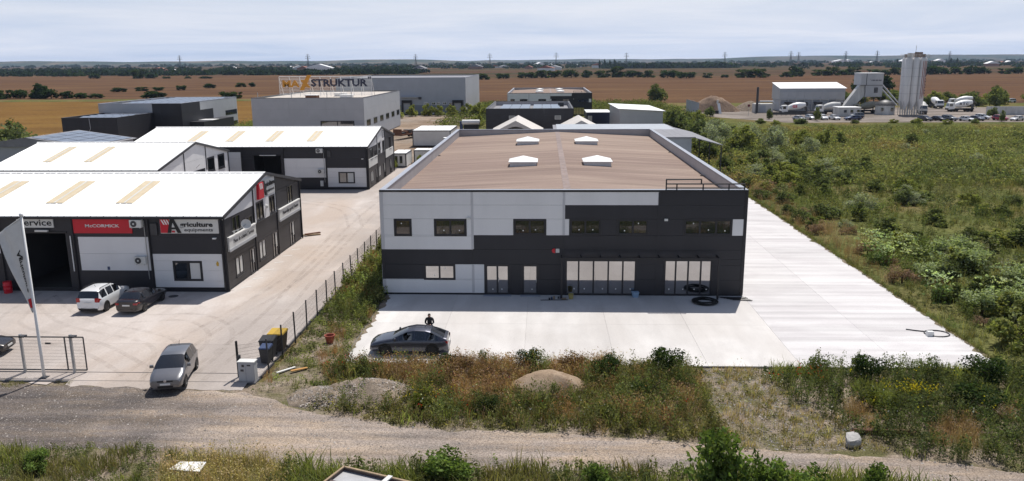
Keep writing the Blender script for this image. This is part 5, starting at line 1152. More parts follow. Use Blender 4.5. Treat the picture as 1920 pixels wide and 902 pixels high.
# limp banner: sheet between the arm and the pole
mflag = M('flag_fabric', (.66, .66, .66), .8, .06, 2)
nu, nv = 14, 26; fl = MB()
def flagpt(a, b):
    top = Vector((-1.38*a, -.05*a, 9.18-.93*a)); bot = Vector((-.06-.0*a, 0, 3.75)); t = b
    left_pull = (1-b)**1.15
    x = -1.38*a*(1-b)**0.9-.07-.05*a; z = (9.18-.93*a)*(1-b)+3.75*b
    y = .12*math.sin(a*9+b*5)*a*(1-.3*b)+.05*math.sin(a*17)*a*(1-b)
    return (x-15.95, y-16.85, z)
for j in range(nv+1):
    for i in range(nu+1): fl.v.append(flagpt(i/nu, j/nv*.985))
fl.f = [(j*(nu+1)+i, j*(nu+1)+i+1, (j+1)*(nu+1)+i+1, (j+1)*(nu+1)+i) for j in range(nv) for i in range(nu)]
flag = fl.build('banner_flag', mflag, None, True); tag(flag, 'limp grey-white banner with dark mirrored lettering hanging from the flagpole', 'flag')
flag.modifiers.new('thick', 'SOLIDIFY').thickness = .01
def PFl(u, v, w_):   # letters run down the banner (seen from behind)
    p_ = flagpt(.16+.30*v, .30+.50*u); return (p_[0], p_[1]-.03-w_, p_[2])
lettering(flag, PFl, 'Agriculture', 0.92, 0.0, 0.0, 1.0, m['black'], 0, .01, .02, True)
MB().add([(flagpt(a, b)[0], flagpt(a, b)[1]-.03, flagpt(a, b)[2]) for a, b in ((.05, .83), (.6, .83), (.6, .93), (.05, .93))], [(0, 1, 2, 3)]).build('red_mark', m['red'], flag)

cb = empty('electric_cabinet', (-4.72, -17.1, 0), R(-2), 'light grey electric cabinet with meter windows beside the gate post', 'cabinet')
MB().box(0, .92, 0, .42, -.1, 1.1).build('body', m['lightgrey'], cb); MB().box(-.03, .95, -.04, .46, 1.1, 1.15).build('lid', m['offwhite'], cb)
for a, b, c_, d in ((.03, .42, .05, .48), (.03, .42, .5, 1.07), (.46, .89, .05, 1.07)): MB().box(a, b, -.02, 0, c_, d).build('door', m['lightgrey'], cb)
for a, b, c_, d in ((.22, .36, .84, .98), (.14, .32, .58, .7), (.52, .72, .9, .98)): MB().box(a, b, -.03, -.02, c_, d).build('meter_window', m['darksteel'], cb)
def bin_(loc, rz, w_, d_, h, body, lid, label):
    b = empty('wheelie_bin', loc, rz, label, 'bin', 'bins behind the electric cabinet')
    MB().tbox(0, 0, .08, h, w_*.38, d_*.38, w_*.5, d_*.5).build('body', body, b)
    l_ = MB(); l_.add([(-w_*.54, -d_*.55, h), (w_*.54, -d_*.55, h), (w_*.54, d_*.52, h), (-w_*.54, d_*.52, h), (-w_*.5, -d_*.5, h+.06), (w_*.5, -d_*.5, h+.06), (w_*.5, d_*.45, h+.13), (-w_*.5, d_*.45, h+.13)], [(0, 1, 5, 4), (1, 2, 6, 5), (2, 3, 7, 6), (3, 0, 4, 7), (4, 5, 6, 7)]); l_.build('lid', lid, b)
    for sg in (1, -1): MB().lathe([(.02, -.03), (.1, -.03), (.1, .03), (.02, .03)], 12, (sg*w_*.4, d_*.42, .1), 'x').build('wheel', m['rubber'], b)
    MB().tube((-w_*.4, d_*.58, h-.02), (w_*.4, d_*.58, h-.02), .02, 6).build('handle', m['black'], b)
mbin = M('bin_grey', (.035, .036, .042), .5, .08)
bin_((-4.12, -14.3, 0), 0, .6, .72, .96, mbin, m['blue'], 'small dark bin with a blue lid behind the electric cabinet')
bin_((-4.3, -13.35, 0), .05, .85, .9, 1.12, mbin, m['black'], 'dark bin with a grey lid between the blue-lidded and yellow-lidded bins')
bin_((-4.1, -12.2, 0), 0, .95, 1.0, 1.15, M('bin_brown', (.05, .038, .03), .5, .1), m['yellow'], 'dark bin with a bright yellow lid against the mesh fence')
pt = empty('plant_pot', (-1.38, -10.5, GZ), 0, 'red plastic pot lying empty on the weedy strip beside the fence', 'pot')
MB().lathe([(.18, 0), (.22, .0), (.30, .42), (.33, .43), (.33, .5), (.28, .5), (.26, .42), (.19, .06), (.01, .05)], 18, (0, 0, 0), 'z', False).build('shell', m['terracotta'], pt, True, 40)
MB().lathe([(.01, .3), (.235, .3)], 14, (0, 0, 0), 'z', False).build('soil', m['bark'], pt)
def plank(loc, rz, L_, w_, mat, label, name='plank', t=.05, tilt=.05):
    o = MB().add([(-L_/2, -w_/2, 0), (L_/2, -w_/2*.9, 0), (L_/2, w_/2, 0), (-L_/2*.97, w_/2, 0), (-L_/2, -w_/2, t), (L_/2, -w_/2*.9, t), (L_/2, w_/2, t), (-L_/2*.97, w_/2, t)], [(3, 2, 1, 0), (4, 5, 6, 7), (0, 1, 5, 4), (1, 2, 6, 5), (2, 3, 7, 6), (3, 0, 4, 7)]).build(name, mat)
    o.location = loc; o.rotation_euler = (0, tilt, rz); return tag(o, label, 'plank')
plank((-2.65, -15.35, GZ+.06), R(55), 1.3, .16, m['offwhite'], 'white plank lying in the weeds near the first fence post')
plank((-1.9, -15.3, GZ+.08), R(40), 1.0, .2, M('orange_plank', (.42, .22, .06), .6, .1), 'orange-brown plank lying near the white plank')
for k, (x, y, a, l_, mt, lb) in enumerate(((-11.7, 20.6, .5, 2.2, m['wood'], 'brown timber leaning in the corner behind the dealer shed'), (-11.5, 21.0, .9, 1.8, m['rust'], 'rust-brown timber lying across the timber behind the dealer shed'))): plank((x, y, .06+.06*k), a, l_, .3, mt, lb, 'timber', .12)
wp = empty('white_board', (-3.0, -27.4, GZ+.45), R(-8), 'broken white board lying in the long grass below the road', 'board')
MB().add([(-.75, -.3, 0), (.75, -.35, .05), (.65, .35, .12), (-.55, .3, .05), (-.75, -.3, .04), (.75, -.35, .09), (.65, .35, .16), (-.55, .3, .09)], [(3, 2, 1, 0), (4, 5, 6, 7), (0, 1, 5, 4), (1, 2, 6, 5), (2, 3, 7, 6), (3, 0, 4, 7)]).build('panel', m['white'], wp); MB().box(-.95, -.2, .35, .45, 0, .06).build('splinter', m['wood'], wp)
# boulder
def rock(loc, sx, sy, sz, seed, mat, label=None, name='boulder'):
    bm = bmesh.new(); bmesh.ops.create_icosphere(bm, subdivisions=3, radius=1); r = np.random.default_rng(seed); pl = r.normal(size=(9, 3)); pl /= np.linalg.norm(pl, axis=1)[:, None]; dd = r.uniform(.48, .8, 9)
    for v in bm.verts:
        for nn, d_ in zip(pl, dd):
            k = v.co.dot(Vector(nn))
            if k > d_: v.co -= Vector(nn)*(k-d_)
        v.co = Vector((v.co.x*sx, v.co.y*sy, v.co.z*sz)); v.co += Vector(r.normal(0, .008, 3))
    me = bpy.data.meshes.new(name); bm.to_mesh(me); bm.free(); o = link(name, me, mat); o.location = loc; o.rotation_euler = (.1, .15, seed); return tag(o, label, 'boulder')
rock((26.35, -23.55, GZ+.22), .52, .42, .38, 4, M('pale_stone', (.38, .37, .355), .85, .15, 3, bump=.4, bscale=12), 'pale angular boulder at the roadside in front of the pipe bundle')
pb = empty('pipe_bundle', (28.2, -22.4, GZ+.1), R(-2), 'bundle of thin rust-red steel bars lying in the grass behind the boulder', 'steel bars')
for k in range(7): MB().tube((-1.6+.1*k, .09*(k % 4)-.1, .08*(k//4)), (1.7-.13*k, .09*(k % 4)-.1, .08*(k//4)+.02), .04, 6).build('bar', m['rust'], pb)
# black hose coil by the shop windows
cl = empty('pipe_coil', (23.85, -1.75, 0), 0, 'large coil of thick black pipe lying in front of the shop windows', 'pipe coil')
for k in range(9):
    rr = .62+.055*(k % 6)+.02*rnd.random(); z = .05+.075*(k//3); n = 32; q = [(rr*1.02*math.cos(2*math.pi*i/n+k), rr*math.sin(2*math.pi*i/n+k), z+.012*math.sin(i*.8+k)) for i in range(n+1)]
    MB().path(q, .042, 6).build('turn', m['rubber'], cl)
rb = empty('loose_bars', (26.1, -.85, 0), R(-4), 'loose black bars and pipes lying at the corner of the black facade', 'bars')
for k in range(6): MB().tube((-1.1+.2*k, -.12*k+.3, .05), (.9+.08*k, -.1*k+.25+rnd.uniform(-.2, .2), .06), .035, 5).build('bar', m['black'], rb)
hc = empty('hose_loop', (37.2, -8.3, 0), 0, 'thin grey hose loop with a white canister on the edge of the concrete', 'hose')
MB().path([(.75*math.cos(a)+.1, .62*math.sin(a), .04) for a in np.linspace(2.6, 2.6+6.2, 30)]+[(-1.0, .55, .04), (-1.5, .8, .04)], .035, 5).build('hose', m['darksteel'], hc); MB().tbox(-.5, -.35, 0, .3, .22, .15, .18, .13).build('canister', m['white'], hc)
bk = empty('bucket', (14.15, -1.0, 0), 0, 'dirty yellow bucket by the canopy post', 'bucket'); MB().lathe([(.01, .01), (.15, .01), (.2, .36), (.21, .38), (.18, .37), (.13, .05)], 16, (0, 0, 0), 'z', False).build('shell', M('dull_yellow', (.33, .28, .10), .6, .15), bk, True, 40); MB().path([(-.2, 0, .36), (-.12, -.1, .5), (.12, -.1, .5), (.2, 0, .36)], .01, 4).build('bail', m['steel'], bk)
bx_ = empty('plastic_crate', (18.95, -.42, 0), .1, 'pale blue box on the concrete between the two shop windows', 'box'); MB().tbox(0, 0, 0, .36, .2, .16, .24, .2).build('shell', M('pale_blue', (.22, .33, .47), .5, .05), bx_); MB().box(-.26, .26, -.22, .22, .36, .4).build('lid', M('pale_blue_lid', (.26, .38, .52), .5, .05), bx_)
tl_ = empty('tool_pile', (13.0, -1.1, 0), 0, 'small pile of tools and boards lying at the foot of the canopy post', 'tools')
for k in range(6): MB().box(-.5+.17*k, -.38+.17*k, -.15+.06*k, .12+.05*k, 0, .08+.05*(k % 3)).build('tool', (m['darksteel'], m['blue'], m['wood'], m['offwhite'])[k % 4], tl_)
MB().tube((-1.1, -.35, .03), (.9, -.25, .03), .03, 5).build('pole', m['black'], tl_); MB().box(.45, .8, -.1, .25, 0, .05).build('board', m['wood'], tl_)
rd = empty('red_drum', (-29.2, -.2, 0), 0, 'red oil drum by the open workshop door', 'drum')
MB().lathe([(.01, 0), (.3, 0), (.3, .3), (.315, .32), (.3, .34), (.3, .6), (.315, .62), (.3, .64), (.3, .9), (.01, .9)], 18).build('barrel', m['red'], rd, True, 40)
mh = MB().lathe([(.01, 0), (.36, 0), (.36, .012), (.01, .012)], 20).build('manhole_cover', m['darksteel']); mh.location = (-15.9, -.9, .004); tag(mh, 'round dark manhole cover in the concrete before the dealer shed', 'manhole')
# parking bay strokes along the dealer gable: painted dashes
for k, y in enumerate((1.5, 4.1, 6.9, 9.4, 11.9, 14.4)):
    o = MB().add([(-11.6, y, .009), (-10.9, y+.35, .009), (-10.95, y+.47, .009), (-11.65, y+.12, .009)], [(0, 1, 2, 3)]).build('painted_dash', m['offwhite'], yl)
# tipper trailer cut by the lower edge
tr = empty('dropside_trailer', (5.66, -30.02, GZ), R(-21.5), 'flat dropside trailer with a bare metal bed, rusty brown sides, cut off below', 'trailer')
Lt, Wt = 4.6, 2.0
MB().box(-2.2, Lt-2.2, -1.0, 1.0, .85, .92).build('bed', M('bed_metal', (.42, .42, .43), .45, .15, 1.5, metal=.3), tr)
sideM = M('trailer_side', (.09, .065, .06), .7, .25, 3)
for a in ((-2.2, 2.4, 1.0, 1.06, .85, 1.05), (-2.2, 2.4, -1.06, -1.0, .85, 1.05), (-2.26, -2.2, -1.06, 1.06, .85, 1.05), (2.4, 2.46, -1.06, 1.06, .85, 1.05)):
    sd_ = MB().box(*a).build('side_board', sideM, tr); MB().box(a[0]-.015, a[1]+.015, a[2]-.015, a[3]+.015, 1.05, 1.10).build('top_rail', m['wood'], sd_)
MB().box(-2.2, 2.4, -.06, .06, .92, 1.0).build('divider', sideM, tr); MB().box(-.1, .1, -1.0, 1.06, 1.10, 1.15).build('cross_strap', m['offwhite'], tr)
MB().box(-3.2, -2.26, -.06, .06, .6, .72).build('drawbar', m['black'], tr)
for x in (-.5, .6):
    for y in (-1.15, 1.15): MB().lathe([(.1, -.1), (.36, -.1), (.36, .1), (.1, .1)], 16, (x, y, .36), 'y').build('wheel', m['rubber'], tr)
MB().box(-2.2, 2.4, -.5, .5, .5, .85).build('chassis', m['black'], tr)

# ------------------------------------------------------------ person behind the fastback
pe = empty('person', (4.95, -10.15, 0), R(180), 'person in a dark jacket standing behind the dark grey car, head bowed', 'person')
vs = [(0, 0, .95), (0, .0, 1.12), (0, .02, 1.32), (0, .03, 1.45), (0, .04, 1.53), (0, .10, 1.64),   # pelvis spine neck head
      (.20, .02, 1.42), (.27, .05, 1.16), (.10, .26, 1.10), (-.20, .02, 1.42), (-.27, .05, 1.16), (-.10, .26, 1.12),
      (.10, 0, .88), (.11, .03, .50), (.11, -.02, .08), (.12, .14, .04), (-.10, 0, .88), (-.11, .03, .50), (-.11, -.02, .08), (-.12, .14, .04), (0, .12, 1.70)]
es = [(0, 1), (1, 2), (2, 3), (3, 4), (4, 5), (5, 20), (3, 6), (6, 7), (7, 8), (3, 9), (9, 10), (10, 11), (0, 12), (12, 13), (13, 14), (14, 15), (0, 16), (16, 17), (17, 18), (18, 19)]
rad = {0: (.17, .13), 1: (.16, .12), 2: (.19, .13), 3: (.13, .1), 4: (.06, .06), 5: (.085, .10), 20: (.075, .085), 6: (.085, .085), 7: (.06, .06), 8: (.035, .035), 9: (.085, .085), 10: (.06, .06), 11: (.035, .035), 12: (.10, .10), 13: (.07, .07), 14: (.05, .05), 15: (.04, .04), 16: (.10, .10), 17: (.07, .07), 18: (.05, .05), 19: (.04, .04)}
me = bpy.data.meshes.new('body'); me.from_pydata(vs, es, []); bo = link('body', me, m['jacket'], pe)
sk_ = bo.modifiers.new('skin', 'SKIN'); bo.modifiers.new('sub', 'SUBSURF').levels = 2; bo.modifiers['sub'].render_levels = 2; sk_.use_smooth_shade = True
for i, v in enumerate(me.skin_vertices[0].data): v.radius = rad[i]; v.use_root = (i == 0)
def blob(name, c_, s_, mat, parent, sub=2):
    bm = bmesh.new(); bmesh.ops.create_icosphere(bm, subdivisions=sub, radius=1)
    for v in bm.verts: v.co = Vector((v.co.x*s_[0]+c_[0], v.co.y*s_[1]+c_[1], v.co.z*s_[2]+c_[2]))
    me = bpy.data.meshes.new(name); bm.to_mesh(me); bm.free(); me.shade_smooth(); return link(name, me, mat, parent)
blob('face', (0, .135, 1.64), (.078, .085, .105), m['skin'], pe); blob('hair', (0, .085, 1.695), (.092, .11, .085), m['hair'], pe); blob('nose', (0, .225, 1.625), (.016, .022, .025), m['skin'], pe)
for sg in (1, -1):
    blob('ear', (sg*.086, .10, 1.64), (.012, .025, .034), m['skin'], pe); blob('eye', (sg*.032, .205, 1.655), (.014, .012, .009), m['black'], pe)
    hd = MB()
    hd.tbox(sg*.085, .30, 1.07, 1.13, .035, .04, .035, .04)
    for k in range(4): hd.tube((sg*(.055+.018*k), .33, 1.10), (sg*(.045+.018*k), .40-.01*abs(k-1), 1.075), .009, 5)
    hd.tube((sg*.05, .30, 1.10), (sg*.02, .34, 1.11), .01, 5); hd.build('hand', m['skin'], pe, True)
tr_ = bpy.data.meshes.new('trousers'); tr_.from_pydata([(v[0], v[1], v[2]) for v in (vs[0], vs[12], vs[13], vs[14], vs[16], vs[17], vs[18])], [(0, 1), (1, 2), (2, 3), (0, 4), (4, 5), (5, 6)], [])
to = link('trousers', tr_, m['jeans'], pe); a = to.modifiers.new('skin', 'SKIN'); to.modifiers.new('sub', 'SUBSURF').levels = 2; a.use_smooth_shade = True
for i, v in enumerate(tr_.skin_vertices[0].data): v.radius = ((.18, .14), (.112, .112), (.082, .082), (.065, .065), (.112, .112), (.082, .082), (.065, .065))[i]; v.use_root = (i == 0)

# ------------------------------------------------------------ vegetation
def quads_mesh(name, V, C, mat):
    """V (n,4,3) quads, C (n,3) colour per quad"""
    n = len(V); me = bpy.data.meshes.new(name)
    me.vertices.add(n*4); me.vertices.foreach_set('co', V.astype(np.float32).ravel())
    me.loops.add(n*4); me.loops.foreach_set('vertex_index', np.arange(n*4, dtype=np.int32))
    me.polygons.add(n); me.polygons.foreach_set('loop_start', np.arange(0, n*4, 4, dtype=np.int32)); me.polygons.foreach_set('loop_total', np.full(n, 4, np.int32))
    me.update(calc_edges=True)
    a = me.color_attributes.new('Col', 'FLOAT_COLOR', 'POINT'); c4 = np.ones((n*4, 4), np.float32); c4[:, :3] = np.repeat(C, 4, axis=0); a.data.foreach_set('color', c4.ravel())
    me.materials.append(mat); return me

def leaf_quads(c, size, r, flat=0.0, asp=0.55):
    n = len(c); t = r.normal(size=(n, 3)); t[:, 2] *= (1-flat)*.7+.15; t /= np.linalg.norm(t, axis=1)[:, None]
    u = r.normal(size=(n, 3)); u -= (u*t).sum(1)[:, None]*t; u /= np.linalg.norm(u, axis=1)[:, None]
    s = np.asarray(size).reshape(-1, 1)*np.ones((n, 1)); a = t*s*.5; b = u*s*.5*asp
    return np.stack([c-a-b*.6, c-a*.1-b*1.1+0, c+a+b*.15, c+a*.0+b*1.1], 1)

def tuft(r, n, h, spread, width=.022, lean=.5):
    """grass blades, each two quads"""
    b = np.zeros((n, 3)); b[:, :2] = r.normal(0, spread, (n, 2)); hh = h*r.uniform(.5, 1.0, n); d = r.normal(0, lean, (n, 2))
    m1 = b.copy(); m1[:, :2] += d*hh[:, None]*.25; m1[:, 2] = hh*.6
    t = b.copy(); t[:, :2] += d*hh[:, None]*.75; t[:, 2] = hh
    a = r.uniform(0, 6.28, n); s = np.stack([np.cos(a), np.sin(a), 0*a], 1)*width*.5
    q1 = np.stack([b-s, b+s, m1+s*.8, m1-s*.8], 1); q2 = np.stack([m1-s*.8, m1+s*.8, t+s*.12, t-s*.12], 1)
    return np.concatenate([q1, q2])

def weed(r, h, rad, nleaf, leaf):
    z = h*r.beta(1.6, 1.3, nleaf); f = rad*(1-.55*(z/h)); a = r.uniform(0, 6.28, nleaf); rr = f*np.sqrt(r.uniform(0.05, 1, nleaf))
    c = np.stack([rr*np.cos(a), rr*np.sin(a), z], 1); lv = leaf_quads(c, leaf*r.uniform(.6, 1.3, nleaf), r)
    st = tuft(r, max(4, nleaf//10), h*.95, rad*.25, .012, .25)
    return np.concatenate([lv, st]), len(lv)

def umbel(r, h, rad, nh, leaf):
    body, _ = weed(r, h*.8, rad, 26, leaf); C = np.tile([[.75, .85, .7]], (len(body), 1)); V = [body]; Cs = [C]
    for _ in range(nh):
        a = r.uniform(0, 6.28); rr = rad*math.sqrt(r.uniform(0, 1)); c0 = np.array([rr*math.cos(a), rr*math.sin(a), h*r.uniform(.75, 1.05)])
        n = 4; cc = c0+np.c_[r.normal(0, .07, (n, 2)), r.normal(0, .015, n)]; V.append(leaf_quads(cc, .10*r.uniform(.7, 1.3, n), r, .85, .9)); Cs.append(np.tile([[2.6, 2.4, 2.9]], (n, 1)))
    return np.concatenate(V), np.concatenate(Cs)

TR = np.random.default_rng(11)
T = {'grass': [], 'weed': [], 'tall': [], 'umbel': [], 'dry': [], 'brush': [], 'low': [], 'fargreen': []}
for k in range(5):
    q = tuft(TR, 13, .45, .13, .026, .5); T['grass'].append((q, np.ones((len(q), 3))*TR.uniform(.75, 1.25, (len(q), 1))))
    q, _ = weed(TR, .55, .28, 36, .095); T['weed'].append((q, np.ones((len(q), 3))*TR.uniform(.65, 1.35, (len(q), 1))))
    q, _ = weed(TR, 1.15, .24, 50, .085); T['tall'].append((q, np.ones((len(q), 3))*TR.uniform(.65, 1.35, (len(q), 1))))
    q, c = umbel(TR, 1.3, .55, 11, .14); T['umbel'].append((q, c*TR.uniform(.75, 1.25, (len(q), 1))))
    q = tuft(TR, 20, .95, .14, .016, .32); hd = leaf_quads(np.c_[TR.normal(0, .2, (12, 2)), TR.uniform(.65, .95, 12)], .09, TR); q = np.concatenate([q, hd]); T['dry'].append((q, np.ones((len(q), 3))*TR.uniform(.75, 1.3, (len(q), 1))))
    z_ = TR.uniform(.05, .75, 44); a_ = TR.uniform(0, 6.28, 44); r_ = .42*np.sqrt(TR.uniform(0, 1, 44))*(1-.4*z_)
    q = np.concatenate([leaf_quads(np.c_[r_*np.cos(a_), r_*np.sin(a_), z_], .13*TR.uniform(.5, 1.3, 44), TR, 0, .28), tuft(TR, 16, .8, .2, .012, .6)]); T['brush'].append((q, np.ones((len(q), 3))*TR.uniform(.7, 1.35, (len(q), 1))))
    q, _ = weed(TR, .16, .22, 14, .075); T['low'].append((q, np.ones((len(q), 3))*TR.uniform(.7, 1.3, (len(q), 1))))
    c = TR.normal(size=(40, 3))*[.55, .55, .24]+[0, 0, .36]; c[:, 2] = np.abs(c[:, 2]); q = leaf_quads(c, .25*TR.uniform(.6, 1.3, 40), TR); T['fargreen'].append((q, np.ones((len(q), 3))*TR.uniform(.6, 1.4, (len(q), 1))))

T['shrub'] = []
for k in range(5):
    nl = 9; lc = np.c_[TR.uniform(-.8, .8, (nl, 2)), TR.uniform(.25, 1.0, nl)]; lr = TR.uniform(.3, .55, nl); i_ = TR.integers(0, nl, 210); d_ = TR.normal(size=(210, 3)); d_ /= np.linalg.norm(d_, axis=1)[:, None]
    c = lc[i_]+d_*lr[i_][:, None]*TR.uniform(.6, 1.05, (210, 1)); c[:, 2] = np.abs(c[:, 2]); tone = TR.uniform(.6, 1.4, nl)[i_]
    q = leaf_quads(c, .15*TR.uniform(.6, 1.4, 210), TR); T['shrub'].append((q, np.ones((210, 3))*(tone*TR.uniform(.8, 1.2, 210))[:, None]))
def scatter(name, items, label=None, seed=0):
    """items: list of (kind, pts(n,2), scale(n), colour(n,3), z)"""
    r = np.random.default_rng(seed); VV = []; CC = []
    for kind, pts, sc_, colr, z in items:
        n = len(pts)
        if n == 0: continue
        pick = r.integers(0, 5, n); rot = r.uniform(0, 6.28, n); hs = r.uniform(.8, 1.25, n)
        for k in range(5):
            s = pick == k
            if not s.any(): continue
            q, c = T[kind][k]; ca, sa = np.cos(rot[s]), np.sin(rot[s]); ss = sc_[s][:, None, None]
            x = q[None, :, :, 0]; y = q[None, :, :, 1]; zz = q[None, :, :, 2]
            X = (x*ca[:, None, None]-y*sa[:, None, None])*ss+pts[s, 0][:, None, None]; Y = (x*sa[:, None, None]+y*ca[:, None, None])*ss+pts[s, 1][:, None, None]
            Z = zz*ss*hs[s][:, None, None]+z
            VV.append(np.stack([X, Y, Z], -1).reshape(-1, 4, 3)); CC.append((c[None]*colr[s][:, None, :]).reshape(-1, 3))
    V = np.concatenate(VV); C = np.clip(np.concatenate(CC), 0, .8)
    o = link(name, quads_mesh(name, V, C, m['leaf'])); tag(o, label, 'plants', None, 'stuff'); return o, len(V)

def noise2(p, f, seed):
    r = np.random.default_rng(seed); v = 0
    for k in range(5):
        a = r.uniform(0, 6.28); ff = f*(1.0+.7*k); v = v+np.sin((p[:, 0]*math.cos(a)+p[:, 1]*math.sin(a))*ff+r.uniform(0, 6.28)+1.3*np.sin((p[:, 0]*math.sin(a)-p[:, 1]*math.cos(a))*ff*.6))/(1+.35*k)
    return v/2.6
def jit(base, n, r, amt=.25): return np.clip(np.array(base)[None]*r.uniform(1-amt, 1+amt, (n, 1))*r.uniform(.92, 1.08, (n, 3)), 0, .6)
G_MID, G_DARK, G_LIGHT, G_OLIVE = (.140, .158, .066), (.092, .112, .052), (.215, .235, .090), (.205, .190, .088)
BROWN, PINK, STRAW, RUSTY, PALE = (.30, .20, .125), (.36, .245, .20), (.44, .35, .20), (.32, .18, .105), (.20, .24, .11)
def region(n, x0, x1, y0, y1, r, keep): p = np.c_[r.uniform(x0, x1, n), r.uniform(y0, y1, n)]; return p[keep(p)]

vr = np.random.default_rng(21)
heaps = [(2.9, -18.5, 2.3, 1.5), (.4, -18.9, 1.5, 1.2), (12.3, -17.7, 2.0, 1.45)]
def off_heap(p, f=1.0): 
    k = np.ones(len(p), bool)
    for a, b, c_, d in heaps: k &= ((p[:, 0]-a)/(c_*f))**2+((p[:, 1]-b)/(d*f))**2 > 1
    return k
def in_strip(p): return (p[:, 1] < -14.35) & (p[:, 1] > interp_poly(road_top, p[:, 0])+.15)
def bare(p):
    e = vr.normal(0, .75, len(p)); return (p[:, 0] > 20.8+.5*np.sin(p[:, 1])+e) & (p[:, 0] < 25.2+.6*np.sin(p[:, 1]*1.7)+np.clip(-(p[:, 1]+18)*.45, 0, 3)-e)
def coupe(p): return ~((np.abs(p[:, 0]-4.05) < 2.6) & (np.abs(p[:, 1]+12.1) < 1.2))
items = []
# strip between apron and road
p = region(5200, .2, 20.8, -24, -14.3, vr, lambda p: in_strip(p) & ~bare(p) & off_heap(p))
nz = noise2(p, .45, 1); nz2 = noise2(p, .9, 2)
dens = np.where((p[:, 0] < 5.5) & (p[:, 1] < -16.5), .32, 1.0)*np.clip((p[:, 1]-interp_poly(road_top, p[:, 0]))/2.0, .12, 1.0)*np.clip(1.15+.9*noise2(p, .8, 77), .15, 1); p = p[vr.uniform(0, 1, len(p)) < dens]; nz = noise2(p, .45, 1); nz2 = noise2(p, .9, 2)
brown = ((p[:, 0] > 3.0) & (p[:, 0] < 11.5) & (p[:, 1] > -19.2) & (nz > -.55)) | ((p[:, 0] > 12.5) & (p[:, 0] < 16) & (p[:, 1] > -16.6) & (nz > -.2)) | (nz2 > .62) | (vr.uniform(0, 1, len(p)) < .10)
pb_ = p[brown]; n = len(pb_); h = n*55//100
items += [('brush', pb_[:h], vr.uniform(.7, 1.25, h), jit(BROWN, h, vr, .35), GZ), ('dry', pb_[h:], vr.uniform(.7, 1.15, n-h), np.where(vr.uniform(0, 1, (n-h, 1)) < .3, jit(PINK, n-h, vr), np.where(vr.uniform(0, 1, (n-h, 1)) < .3, jit(STRAW, n-h, vr), jit(RUSTY, n-h, vr, .35))), GZ)]
pg = p[~brown]; n = len(pg); h = n//2; k3 = n*3//4
items += [('tall', pg[:h], vr.uniform(.55, 1.25, h)*np.clip(1+.4*noise2(pg[:h], .9, 8), .6, 1.4), np.clip(jit(G_MID, h, vr, .3)*np.clip(1+.55*noise2(pg[:h], .7, 6), .45, 1.7)[:, None], 0, .5), GZ), ('weed', pg[h:k3], vr.uniform(.7, 1.7, k3-h), jit(G_OLIVE, k3-h, vr, .4), GZ), ('grass', pg[k3:], vr.uniform(.8, 1.8, n-k3), jit(G_LIGHT, n-k3, vr, .35), GZ)]
# green undergrowth everywhere in the strip
p = region(2600, .2, 20.8, -24.5, -14.3, vr, lambda p: in_strip(p) & off_heap(p, .95)); items += [('low', p, vr.uniform(.8, 2.2, len(p)), jit(G_OLIVE, len(p), vr, .5), GZ)]
# right of the bare track
p = region(5200, 23.5, 47, -33, -13.6, vr, lambda p: ((p[:, 1] < -14.3) | (p[:, 0] > 38.6)) & (p[:, 1] > interp_poly(road_top, p[:, 0])+.2) & ~bare(p))
nz = noise2(p, .5, 5); a = nz > .55; b = (nz < -.5); c_ = ~a & ~b
items += [('dry', p[a], vr.uniform(.6, 1.0, a.sum()), jit(BROWN, a.sum(), vr, .35), GZ), ('grass', p[b], vr.uniform(1, 2, b.sum()), jit(G_LIGHT, b.sum(), vr, .35), GZ)]
pc = p[c_]; n = len(pc); h = n//2; items += [('tall', pc[:h], vr.uniform(.6, 1.15, h), jit(G_MID, h, vr, .45), GZ), ('weed', pc[h:], vr.uniform(.8, 1.8, n-h), jit(G_DARK, n-h, vr, .5), GZ)]
# sparse growth on the bare track and along the road edge
p = region(800, 20.3, 28, -24.3, -14.4, vr, lambda p: bare(p)); items += [('low', p[:300], vr.uniform(.5, 1.6, len(p[:300])), jit(G_OLIVE, len(p[:300]), vr, .4), GZ), ('grass', p[300:], vr.uniform(.5, 1.0, len(p[300:])), jit(STRAW, len(p[300:]), vr, .4), GZ)]
# strip between fence and apron
p = region(2600, -3.45, .35, -18.3, 30, vr, lambda p: (p[:, 0] > -3.4+.0*p[:, 1]) & off_heap(p) & (((p[:, 0] < .25) & (p[:, 1] < 0)) | (p[:, 0] < -.1)))
far_ = np.clip((p[:, 1]+16)/14, .42, 1); p = p[vr.uniform(0, 1, len(p)) < far_]; p = p[~((np.abs(p[:, 0]+1.45) < .55) & (p[:, 1] > -12.3) & (p[:, 1] < -10.1)) & ~((np.abs(p[:, 0]+2.2) < .9) & (p[:, 1] > -16.4) & (p[:, 1] < -14.8))]; nz = noise2(p, .7, 9); a = nz > .45; b = nz < -.15; c_ = ~a & ~b
items += [('dry', p[a], vr.uniform(.5, .95, a.sum()), jit(RUSTY, a.sum(), vr, .4), GZ), ('low', p[b], vr.uniform(1, 2.4, b.sum()), jit(G_MID, b.sum(), vr, .5), GZ), ('weed', p[c_], vr.uniform(.7, 1.5, c_.sum())*np.clip(1+(p[c_][:, 1]+8)/14, .8, 1.7), jit(G_LIGHT, c_.sum(), vr, .5), GZ)]
p = region(260, -2.6, -.15, -7, 14, vr, lambda p: p[:, 0] > -2.6); items += [('tall', p, vr.uniform(.7, 1.3, len(p)), jit(G_MID, len(p), vr, .5), GZ)]
